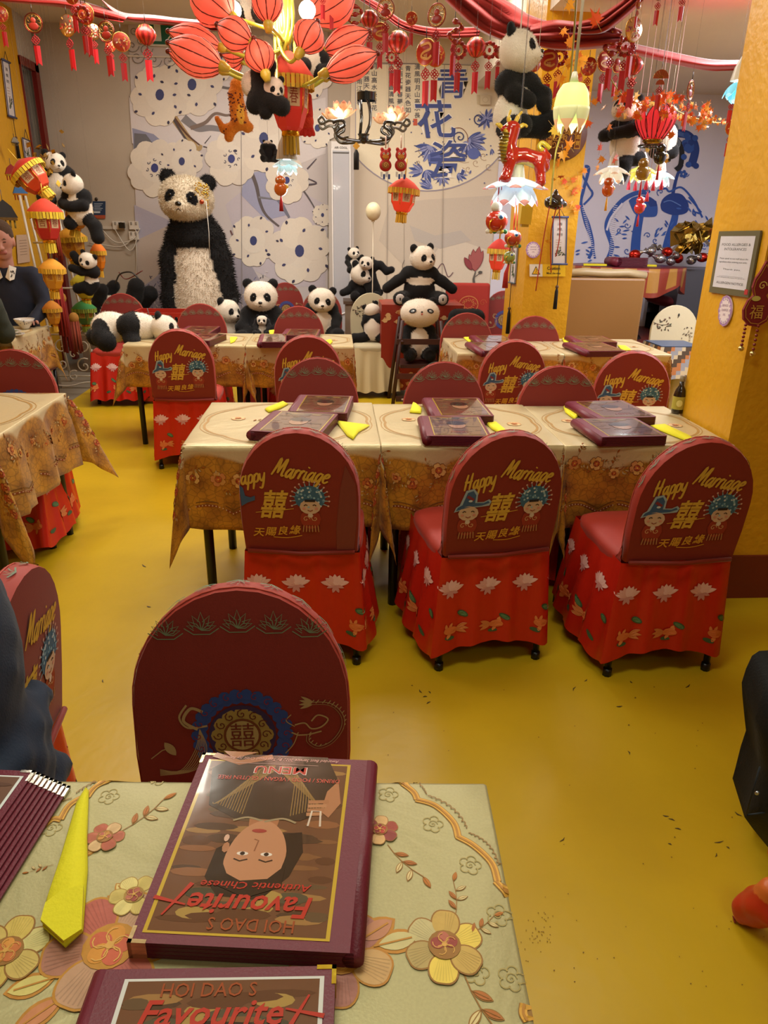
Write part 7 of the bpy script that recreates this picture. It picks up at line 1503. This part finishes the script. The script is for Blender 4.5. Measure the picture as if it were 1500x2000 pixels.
# round table on platform
TX=at(1232,519,8.0); t=thing('round_table','round raised table under a crimson and gold scalloped cloth in the alcove','table',(TX.x-.05,8.0,.43))
Rt=.60; tz=TX.z-.43
b=B(); b.lathe([(0,tz-.03),(Rt-.02,tz-.03),(Rt-.02,tz-.008),(0,tz-.008)],'5A3420',n=32); b.build('tabletop','wood',t); b=B(); b.lathe([(.26,0),(.24,.03),(.05,.06),(.05,tz-.03)],'1c1614',n=16); b.build('pedestal','plastic',t)
def tc(u,v,h=0):
    a=2*PI*u; dr_=.16+.12*abs(math.cos(a*2.5+.6))
    if v<.4: r_=Rt*v/.4; return Vector((r_*math.cos(a),r_*math.sin(a),tz+h))
    q=(v-.4)/.6; r_=Rt+.012+.02*q*math.sin(a*12)+h; return Vector((r_*math.cos(a),r_*math.sin(a),tz-dr_*q))
b=B(); b.grid(tc,96,10,None,colf=lambda u,v:hx('5E1420') if v<.42 else (hx('A87A38') if int(u*160)%2==0 and v<.93 else hx('8A3A2A'))); cl_=b.build('cloth','satin',None,t.location); tag(cl_,'crimson and gold striped cloth with a scalloped hem on the alcove table','tablecloth')
# grey curved sofa
t=thing('curved_sofa','grey leather corner sofa behind the round alcove table','sofa',(3.9,7.9,.43))
b=B()
def sf(u,v):
    a=R_(-25)+R_(150)*u; prof_=[(1.18,0),(1.18,.30),(1.14,.36),(.78+.0,.36),(.76,.30),(.76,0)]; return None
for r0,r1,z0,z1,nm,c in((.55,1.02,.0,.18,'base','1E1C1E'),(.50,1.02,.18,.34,'seat','3A3A40'),(.90,1.06,.30,.72,'backrest','6A6A6E')):
    b=B(); n=24; vs=[]
    for i in range(n+1):
        a=R_(-80)+R_(175)*i/n
        for r_,z in((r0,z0),(r1,z0),(r1,z1),(r0,z1)): vs.append((min(r_*math.cos(a),.66),r_*math.sin(a)*.95,z))
    fs=[(i*4+k,i*4+(k+1)%4,(i+1)*4+(k+1)%4,(i+1)*4+k) for i in range(n) for k in range(4)]; b.add(vs,fs,c); b.build(nm,'leather',t)
b=B(); b.ell((-.15,.45,.37),(.22,.16,.06),'5A1218',(0,.2,.2)); o=b.build('cushion','fabric',None,t.location); tag(o,'dark red cushion on the grey sofa under the alcove table','cushion')
# small table with blue top next to floral chair
q=onY(1318,672,5.9); t=thing('side_table','small table with a blue top and patterned cloth beside the bamboo-print chair','table',(q.x+.02,5.98,0)); b=B(); b.box((0,0,q.z-.02),(.34,.34,.03),'3A4C66'); b.build('tabletop','plastic',t)
b=B()
def pc(u,v): a=int(u*4)%4; f=u*4-int(u*4); s_=.18+.05*v; x,y=[(-s_+2*s_*f,-s_),(s_,-s_+2*s_*f),(s_-2*s_*f,s_),(-s_,s_-2*s_*f)][a if u<1 else 0]; return Vector((x,y,q.z-.01-.30*v+(.05*math.sin(f*PI)*v)))
b.grid(pc,48,8,None,colf=lambda u,v:hx(('B8A888','4A3A2A','A86A3A','8A8A90')[int(u*31+v*5)%4])); b.build('patterned_cloth','fabric',t)
b=B(); b.tube([(0,0,0),(0,0,q.z-.04)],.03,'2a2420'); b.build('leg','plastic',t)
# ---------------- menus ----------------
MR='6A1E2E'
def cover_art(P,frame='C8A83A',detail=True):
    W,H=.215,.30
    rr=random.Random(11); x0,x1=-W/2+.024,W/2-.010
    P.poly([(x0,-H/2+.012),(x1,-H/2+.012),(x1,H/2-.012),(x0,H/2-.012)],frame,1); P.poly([(x0+.004,-H/2+.015),(x1-.004,-H/2+.015),(x1-.004,H/2-.015),(x0+.004,H/2-.015)],'6A4630',2)
    cx=(x0+x1)/2; w2=(x1-x0)/2-.004
    for k in range(60 if detail else 18):
        y=-H/2+.03+rr.random()*(H-.06); x=cx+(rr.random()-.5)*w2*1.8; l=min(.01+rr.random()*.03,w2-abs(x-cx)); 
        if l>.004: P.el(x,y,l,.003+rr.random()*.005,rr.choice(('7E5636','5A3824','8A5A3A','4A3426','9A7444','5E4A34')),3,n=10)
    for k in range(10): x=cx+(rr.random()-.5)*w2*1.3; P.el(x,H/2-.035-rr.random()*.03,.018,.008,rr.choice(('A88A4A','3E4030','4E4A38')),3,n=12)
    if not detail:
        P.el(cx,0,.03,.045,'B08060',4); P.el(cx,.03,.034,.03,'1E1614',4); P.text('MENU',cx,-H*.34,.016,'B82A2A',5); return
    S=1.04; Y=lambda y:y*S
    # figure: hair, neck, face, lace top, arms
    P.poly([(cx-.040,Y(.055)),(cx-.050,Y(.02)),(cx-.045,Y(-.01)),(cx+.02,Y(-.0)),(cx+.045,Y(.02)),(cx+.048,Y(.06)),(cx+.03,Y(.085)),(cx-.015,Y(.088))],'17120F',4)
    P.poly([(cx-.015,Y(-.012)),(cx+.016,Y(-.012)),(cx+.020,Y(-.045)),(cx-.018,Y(-.045))],'A8704E',5)
    P.poly([(cx-.068,Y(-.045)),(cx-.040,Y(-.028)),(cx+.036,Y(-.028)),(cx+.070,Y(-.048)),(cx+.082,Y(-.115)),(cx+.055,Y(-.145)),(cx-.060,Y(-.145)),(cx-.078,Y(-.10))],'2E241C',5)
    for sx in(-1,1):
        for k in range(13): P.stroke(bez([(cx+sx*.004,Y(-.125+.001*k)),(cx+sx*(.022+.003*k),Y(-.115+.005*k)),(cx+sx*(.028+.0032*k),Y(-.035-.0015*k))],5),.0011,'8A6E3E',6)
        P.stroke(bez([(cx,Y(-.024)),(cx+sx*.02,Y(-.030)),(cx+sx*.036,Y(-.024))],5),.003,'9A8A6A',7)
    P.poly(bez([(cx-.030,Y(.045)),(cx-.032,Y(.02)),(cx-.022,Y(-.010)),(cx-.002,Y(-.026)),(cx+.018,Y(-.014)),(cx+.030,Y(.012)),(cx+.032,Y(.045)),(cx+.015,Y(.068)),(cx-.016,Y(.068)),(cx-.030,Y(.045))],4)[:-1],'BC8664',7)
    P.poly([(cx-.034,Y(.04)),(cx-.034,Y(.07)),(cx,Y(.086)),(cx+.036,Y(.07)),(cx+.036,Y(.035)),(cx+.026,Y(.055)),(cx+.01,Y(.064)),(cx-.018,Y(.06))],'17120F',8)
    for sx in(-1,1): P.el(cx+sx*.013+.002,Y(.026),.0065,.0028*S,'E8DCD0',8,n=10); P.el(cx+sx*.013+.002,Y(.026),.0028,.0028,'1a1210',9,n=8); P.stroke([(cx+sx*.006+.002,Y(.034)),(cx+sx*.014+.002,Y(.037)),(cx+sx*.021+.002,Y(.034))],.0018,'2a1a14',9)
    P.stroke([(cx+.003,Y(.022)),(cx+.001,Y(.006)),(cx+.006,Y(.004))],.0014,'8E5A40',9); P.el(cx+.003,Y(-.009),.0085,.0030*S,'9E3A34',9,n=12); P.el(cx+.035,Y(.018),.004,.008*S,'B07A5A',8,n=8); P.el(cx+.037,Y(.004),.003,.006,'D8B09A',9,n=8)
    P.poly([(cx-.078,Y(-.10)),(cx-.084,Y(-.06)),(cx-.072,Y(-.035)),(cx-.062,Y(-.045)),(cx-.066,Y(-.08))],'B07A58',6); 
    for k in range(4): P.stroke([(cx-.070+.002*k,Y(-.062+.007*k)),(cx-.046,Y(-.060+.007*k))],.006,'B88460' if k%2 else 'AA7654',7)
    P.stroke([(cx-.050,Y(-.02)),(cx-.052,Y(-.045)),(cx-.062,Y(-.045)),(cx-.064,Y(-.02))],.0022,'D8C8B8',8); P.poly([(cx+.03,Y(-.15)),(cx+.06,Y(-.135)),(cx+.075,Y(-.15))],'B07A58',6); P.stroke([(cx+.01,Y(-.142)),(cx+.05,Y(-.128)),(cx+.085,Y(-.142))],.010,'AA7454',6)
    RT='B8322A'
    P.text('HOI DAO S',cx-.012,Y(.112),.016,'9A4A2A',10,wfit=.085,bold=.005); P.text('Favourite',cx-.006,Y(.083),.028,RT,11,shear=.25,bold=.018,wfit=.125); P.text('Authentic Chinese',cx-.008,Y(.066),.010,RT,11,shear=.2,bold=.01,wfit=.115)
    P.stroke([(cx+.058,Y(.070)),(cx+.078,Y(.112))],[.005,.002],RT,11); P.stroke([(cx+.058,Y(.098)),(cx+.092,Y(.090))],[.002,.005],RT,11)
    P.text('DRINKS / FOOD / VEGAN / GLUTEN FREE',cx-.004,Y(-.102),.0075,'C9584E',10,wfit=.150,bold=.008); P.text('MENU',cx-.004,Y(-.122),.0150,'E8D8D0',10,bold=.035,wfit=.066); P.text('MENU',cx-.004,Y(-.122),.0145,'B8322A',11,bold=.012,wfit=.064)
    P.stroke([(cx-.05,Y(-.127)),(cx+.055,Y(-.127))],.0006,'C9A8A0',10); P.text('Awarded Best Service 2022 By Top Food Critic Jay Rayner',cx,Y(-.139),.006,'D8A8A0',10,shear=.3,wfit=.150)
def menu(label,loc,rz,W=.215,H=.30,leaves=6,th=.030,frame='C8A83A',detail=False,fan=0.,corners='C8B27A',tilt=0,group='maroon menus on the tables',film='print'):
    t=thing('menu',label,'menu',loc,(0,tilt,rz),group); n=leaves
    for k in range(n):
        z0=th*k/n; z1=th*(k+.82)/n; off=fan*(n-1-k); b=B(); rr_=.008
        o=[(-W/2,-H/2),(W/2-rr_,-H/2),(W/2,-H/2+rr_),(W/2,H/2-rr_),(W/2-rr_,H/2),(-W/2,H/2)]; b.prism([(x+off,y) for x,y in o],z1-z0,MR,Matrix.Translation((0,0,z0)),side='561624'); b.build('leaf' if k<n-1 else 'cover','leather',t)
        if detail or fan:
            for sy in(-1,1):
                if sy<0 and not detail: continue
                b=B(); xx=W/2+off; yy=sy*H/2
                b.box((xx-.010,yy-sy*.0015,(z0+z1)/2),(.022,.005,(z1-z0)+.0016),corners); b.box((xx-.0015,yy-sy*.010,(z0+z1)/2),(.005,.022,(z1-z0)+.0016),corners); b.build('metal_corner','foil',t)
    b=B(); b.tube([(-W/2+.001,-H/2,th*.48),(-W/2+.001,H/2,th*.48)],th*.50,MR,14,flat=.55 if False else 1.0); b.build('spine','leather',t)
    P=Pr(lambda u,v,h:Vector((u*W/.215,v*H/.30,th*(n-.18)/n+.0004+h)),.00012 if detail else .0004); cover_art(P,frame,detail); c=P.build('cover_print',film,t); return t
TZ=.7462
def menu_q(label,q,z,**kw):
    tl,tr,br,bl=[onz(x,y,z+kw.get('th',.03)) for x,y in q]; c=(tl+tr+br+bl)/4; d=(tr-tl)+(br-bl); rz=math.atan2(d.y,d.x); W=(((tr-tl).length)+((br-bl).length))/2; H=((tl-bl).length+(tr-br).length)/2
    flip=kw.pop('flip',False); return menu(label,(c.x,c.y,z),rz+(PI if flip else 0),W=W,H=H,**kw)
menu_q('large maroon menu with a portrait cover lying upside down to us, foreground centre',[(393,1474),(722,1480),(692,1868),(256,1832)],TZ,leaves=4,th=.026,detail=True,flip=True,corners='D8C89A',film='film')
p=onz(398,1887,TZ+.026); W2=(onz(640,1886,TZ+.026)-onz(165,1890,TZ+.026)).length; menu('maroon menu with white-edged cover cut by the bottom of the view',(p.x+.012,p.y-.15,TZ),R_(-2),W=W2-.01,H=.30,leaves=3,th=.024,frame='D8DCD8',detail=True,corners='D8C040',film='film')
# fanned menu at the left edge
p=onz(108,1505,TZ+.02); menu('stack of fanned maroon menu leaves with silver corners at the left edge',(p.x-.155,p.y-.148,TZ),R_(-6),W=.23,H=.30,leaves=9,th=.030,frame='D8DCD8',fan=.0062,corners='D0CCC0')
M2=[('upper maroon menu on the left middle-row table',[(582,771),(688,772),(680,808),(572,803)],0),('lower maroon menu on the left middle-row table',[(528,800),(650,808),(638,848),(500,842)],0),
 ('upper maroon menu on the centre middle-row table',[(833,776),(940,776),(960,812),(848,812)],0),('lower maroon menu on the centre middle-row table',[(820,812),(938,812),(960,853),(838,850)],0),
 ('upper maroon menu on the right middle-row table, under bright reflections',[(1120,782),(1220,782),(1278,812),(1160,818)],0),('lower maroon menu on the right middle-row table',[(1122,818),(1245,814),(1300,852),(1178,852)],0),
 ('maroon menu on the rear left table, nearer the black drinks glass',[(352,636),(415,637),(425,651),(360,650)],0),('second maroon menu on the rear left table',[(378,650),(428,652),(424,666),(370,664)],0),
 ('maroon menu on the rear table before the jacketed panda',[(515,652),(562,652),(556,668),(503,668)],0),('maroon menu on the rear table behind the red chairs',[(560,642),(626,642),(620,656),(552,654)],0),
 ('left maroon menu on the rear right pair of tables, upper',[(925,654),(988,655),(1000,667),(936,668)],0),('left maroon menu on the rear right pair of tables, lower',[(920,667),(980,668),(990,684),(935,686)],0),
 ('right maroon menu on the rear right pair of tables, upper',[(1112,655),(1180,656),(1203,668),(1128,668)],0),('right maroon menu on the rear right pair of tables, lower',[(1115,668),(1190,668),(1208,685),(1135,686)],0)]
for i,(lb,q,_) in enumerate(M2): menu_q(lb,q,TZ,leaves=6,th=.040,film='film')
p=at(1226,512,7.85); menu('pile of maroon menus on the round alcove table',(p.x,7.85,TX.z+.004),.05,W=.33,H=.26,leaves=6,th=.09,film='film')
# ---------------- napkins ----------------
def napkin(label,pts,z,kind='roll',group='folded yellow napkins'):
    q=[onz(x,y,z) for x,y in pts]; c=sum(q,Vector())/len(q); t=thing('napkin',label,'napkin',(c.x,c.y,z),(0,0,0),group); pl=[((p-c).x,(p-c).y) for p in q]
    b=B(); n=len(pl); lo=[(x,y,0) for x,y in pl]; mid=[(x*1.0,y*1.0,.004) for x,y in pl]; hi=[(x*.80,y*.86,.011) for x,y in pl]; top=(0,0,.013)
    b.add(lo+mid+hi+[top],[tuple(range(n))[::-1]]+[(i,(i+1)%n,n+(i+1)%n,n+i) for i in range(n)]+[(n+i,n+(i+1)%n,2*n+(i+1)%n,2*n+i) for i in range(n)]+[(2*n+i,2*n+(i+1)%n,3*n) for i in range(n)],'E0D81E'); b.build('folded_cloth','fabric',t); return t,c
t,c=napkin('long yellow folded napkin on the foreground table beside the portrait menu',[(168,1541),(174,1548),(171,1640),(172,1700),(163,1820),(128,1852),(84,1812),(90,1765),(118,1680),(150,1570)],TZ)
b=B(); q=[onz(x,y,TZ)-c for x,y in [(166,1745),(163,1832),(128,1855),(83,1814),(92,1780),(120,1758),(150,1748)]]; b.prism([(p.x,p.y) for p in q],.004,'DAD21C',Matrix.Translation((0,0,.0115))); b.build('folded_flap','fabric',t)
NP=[('yellow napkin left of the upper menu, left middle-row table',[(517,800),(555,786),(563,790),(548,798),(525,806)]),('yellow fan-folded napkin on the left middle-row table',[(656,824),(722,832),(700,845),(690,859),(678,852)]),
 ('yellow napkin left of the menus on the centre middle-row table',[(806,788),(812,790),(824,800),(822,808),(800,806)]),('yellow napkin right of the lower menu, centre middle-row table',[(948,827),(968,826),(988,842),(984,850),(962,840)]),
 ('yellow napkin left of the menus on the right middle-row table',[(1100,795),(1115,794),(1134,808),(1122,820),(1104,806)]),('long yellow napkin right of the menus, right middle-row table',[(1270,832),(1295,830),(1352,856),(1358,862),(1340,862),(1290,842)]),
 ('yellow napkin on the rear left table by the black glass',[(308,640),(324,639),(322,646),(310,648)]),('yellow napkin in the middle of the rear left table',[(449,660),(464,660),(458,668),(450,671)]),('yellow napkin by the seam of the rear left tables',[(525,647),(536,646),(534,653),(527,654)]),
 ('yellow napkin at the right end of the rear left tables',[(633,668),(646,664),(650,668),(640,676)]),('yellow napkin at the left end of the rear right tables',[(905,660),(922,660),(926,666),(916,669)]),('yellow napkin in the middle of the rear right tables',[(1098,662),(1110,662),(1114,670),(1102,671)]),('yellow napkin at the right end of the rear right tables',[(1206,676),(1222,677),(1232,684),(1216,685)])]
for lb,pts in NP: napkin(lb,pts,TZ)
for lb,px in (('left yellow napkin on the round alcove table',1163),('right yellow napkin on the round alcove table',1272)):
    p=at(px,513,7.75); t=thing('napkin',lb,'napkin',(p.x,7.78,TX.z+.006),(0,0,0),'folded yellow napkins'); b=B(); w_=.12 if px<1200 else .06; b.prism([(-w_,-.03),(w_,-.04),(w_*.9,.03),(0,.05),(-w_*.9,.03)],.018,'D8CC1E'); b.build('folded_cloth','fabric',t)
# ---------------- small table things ----------------
p=onz(1322,806,TZ); t=thing('sauce_bottle','dark glass sauce bottle with a yellow label by the right pillar','bottle',p)
b=B(); b.lathe([(0,0),(.026,0),(.028,.01),(.028,.085),(.022,.11),(.011,.13),(.010,.155),(0,.155)],'1E1410',n=18); b.build('bottle','gloss',t)
b=B(); b.lathe([(.0285,.02),(.0287,.08)],'A89A3A',n=18); b.build('label','paper',t); b=B(); b.lathe([(.012,.150),(.012,.175),(0,.176)],'7A6A4A',n=14); b.build('cap','plastic',t)
P=Pr(lambda u,v,h:Vector((.0292*math.sin(u),-.0292*math.cos(u),v)),.001,edge=.3); P.el(-.3,.05,.5,.016,'D8CC7A'); P.build('label_print','print',t)
p=onz(297,652,TZ); t=thing('drinks_glass','black drinks tumbler with a clear rim on the rear left table','glass',p); b=B(); b.lathe([(0,0),(.030,0),(.036,.10),(.030,.10),(.028,.01)],'12100F',n=20); b.build('tumbler','gloss',t); b=B(); b.lathe([(.036,.10),(.037,.135),(.034,.135),(.034,.10)],'A8A49A',n=20); b.build('clear_rim','glass',t)
b=B(); b.tube([(.0,0,.10),(-.02,.01,.19)],.003,'4a4a48',6); b.build('straw','plastic',t)
TZ2=.7462
p=onz(50,642,TZ2); t=thing('rice_bowl','white porcelain bowl with dark ink pattern before the man in navy','bowl',(p.x,p.y,TZ2)); b=B(); b.lathe([(0,0),(.03,0),(.032,.012),(.062,.05),(.078,.078),(.074,.078),(.058,.052),(.028,.018),(0,.016)],'D2CBC0',n=28); b.build('bowl','gloss',t)
P=Pr(lambda u,v,h:Vector(((.04+.5*(v-.012)+.010)*math.sin(u),-(.04+.5*(v-.012)+.010)*math.cos(u),v)),.001); rr=random.Random(6)
b=B()
for k in range(30): a=rr.random()*6.28; z=.03+rr.random()*.04; r_=.036+(z-.012)*.62+.002; b.ell((r_*math.cos(a),r_*math.sin(a),z),(.004,.004,.003),'3A3C3E',n=5,m=4)
b.build('ink_pattern','print',t)['kind']='stuff'
p=onz(30,650,TZ2)
for i,(dx,dy,r_,lb) in enumerate(((-.05,-.02,.10,'plate with leftover food by the porcelain bowl'),(.06,-.16,.075,'small side plate at the edge of the far left table'))):
    t=thing('plate',lb,'plate',(p.x+dx,p.y+dy,TZ2),(0,0,0),'plates on the far left table'); b=B(); b.lathe([(0,0),(r_*.6,0),(r_,.016),(r_*.97,.018),(r_*.6,.005),(0,.005)],'BDB4A6',n=28); b.build('dish','gloss',t)
    b=B(); rr=random.Random(i)
    for k in range(14): b.ell((rr.gauss(0,r_*.25),rr.gauss(0,r_*.25),.012),(.016,.012,.008),rr.choice(('5A4A34','2E2A22','A89A7A','6A6A4A')),n=7,m=5)
    b.build('leftovers','satin',t)['kind']='stuff'
# shiny foil balloon cluster and wrapped sweets on alcove shelf
p=at(1352,470,8.2); k_=mpp(p); b=B(); rr=random.Random(12)
for q in range(70):
    a=rr.random()*6.28; e=rr.random()*3-1.2; c=Vector((math.cos(a)*34*k_*rr.random(),math.sin(a)*20*k_*rr.random(),e*14*k_)); M_=Matrix.Translation(c)@Euler((rr.random()*6,rr.random()*6,rr.random()*6)).to_matrix().to_4x4(); s_=(10+rr.random()*14)*k_; b.prism([(-s_,0),(-s_*.3,-s_*.7),(s_*.8,-s_*.3),(s_*.9,s_*.5),(0,s_*.8)],.006,rr.choice(('B89A4A','C9B060','9A7E3A')),M_)
o=b.build('foil_bouquet','foil',None,p); tag(o,'crumpled gold foil bouquet on the alcove table edge','foil decoration')
SW=[(1240,497,'round red sweet nearest the pile of menus'),(1272,490,'large red and silver sweet at the left of the row'),(1303,492,'second red sweet standing in the row'),(1290,505,'silver sweet lying in front of the row'),(1325,505,'silver-white sweet before the gold foil'),(1350,508,'small red sweet under the gold foil'),(1372,503,'red sweet at the right end by the pillar'),(1310,514,'dark silver sweet nearest the table rim')]
for i,(x,y,lb) in enumerate(SW):
    p=at(x,y,8.0 if x<1335 else 8.05); z=max(p.z,TX.z+.055) if x<1335 else p.z; t=thing('wrapped_sweet',lb,'ornament',(p.x,p.y,z),(0,0,i),'foil-wrapped balls on the alcove table'); b=B(); b.ell((0,0,0),(.065,.05,.05),'B82A1E' if i%2==0 else 'A8A8A8',n=14,m=9); b.build('ball','foil',t); b=B(); b.tube([(.0,0,0),(.09,0,.03),(.12,0,.04)],[.05,.012,.035],'B8B4B0',8); b.build('twist','foil',t)
b=B(); b.box((4.2,8.35,.79),(.75,.42,.72),'55555A'); tag(b.build('shelf_unit','leather'),'low grey shelf holding the gold foil bouquet beside the alcove table','shelf')
b=B(); b.tube([(0,0,.12),(0,0,-.3)],.025,'A82018'); p=at(1403,470,7.0); 
# ---------------- right edge: chair with black jacket ----------------
cx_,cy_=onz(1462,1775,.05).x+.24,onz(1462,1775,.05).y+.02
protos['wedding']('red wedding-print chair at the right edge under the black jacket',(cx_+.16,cy_+.10,0),(0,0,R_(170)),1.0)
t=thing('jacket','black jacket with a press stud draped over the seat at the right edge','jacket',(cx_,cy_,0)); JX=[(1512,1335),(1497,1345),(1484,1372),(1475,1400),(1476,1425),(1480,1470),(1483,1498),(1472,1530),(1460,1575),(1454,1596),(1470,1618),(1500,1655),(1560,1700),(1600,1500),(1580,1330)]
D0=cy_-.0; q=[onY(x,y,.985) for x,y in JX]; cen=sum(q,Vector())/len(q)
b=B(); n=len(q); org=Vector((cx_,cy_,0)); front=[p-org for p in q]; mids=[(p-cen)*.55+cen-org+Vector((0,-.035,0)) for p in q]; back=[p+Vector((.03,.10,0))-org for p in q]
b.add(front+mids+[cen-org+Vector((0,-.04,0))]+back,[(i,(i+1)%n,n+(i+1)%n,n+i) for i in range(n)]+[(n+i,n+(i+1)%n,2*n) for i in range(n)]+[(i,2*n+1+i,2*n+1+(i+1)%n,(i+1)%n) for i in range(n)]+[tuple(2*n+1+i for i in range(n))],'0D0F11'); b.build('body','fabric',t)
p=onY(1479,1549,.962)-org; b=B(); b.ell(p,(.0045,.003,.0045),'B8BCC0',n=12,m=8); b.build('press_stud','metal',t)
b=B(); b.tube([onY(1484,1498,.955)-org,onY(1472,1540,.95)-org,onY(1458,1590,.955)-org],.002,'1C2126',4); b.tube([onY(1458,1592,.955)-org,onY(1500,1586,.955)-org],.002,'22282E',4); b.build('hem_seam','fabric',t)
t=thing('red_skirt_cloth','crumpled orange-red cloth hem touching the floor at the right edge','cloth',onz(1475,1790,0)); o_=onz(1475,1790,0)
def hc(x,y,z): 
    p=onz(x,y,z); return tuple(p-o_)
blobobj('cloth','satin',t,[cap(hc(1500,1770,.09),hc(1465,1775,.05),.045,.035,'B8301A'),cap(hc(1465,1778,.04),hc(1448,1790,.02),.03,.016,'C04420'),cap(hc(1510,1740,.14),hc(1490,1765,.08),.03,.03,'C8682E')],.006,.02,wob=.006)
b=B(); b.tube([hc(1462,1795,.02),hc(1440,1798,.012),hc(1432,1790,.008),hc(1436,1802,.006)],.003,'8A2A1A',5); b.build('loose_thread','fabric',t)
# shirt extras on the foreground: nothing below
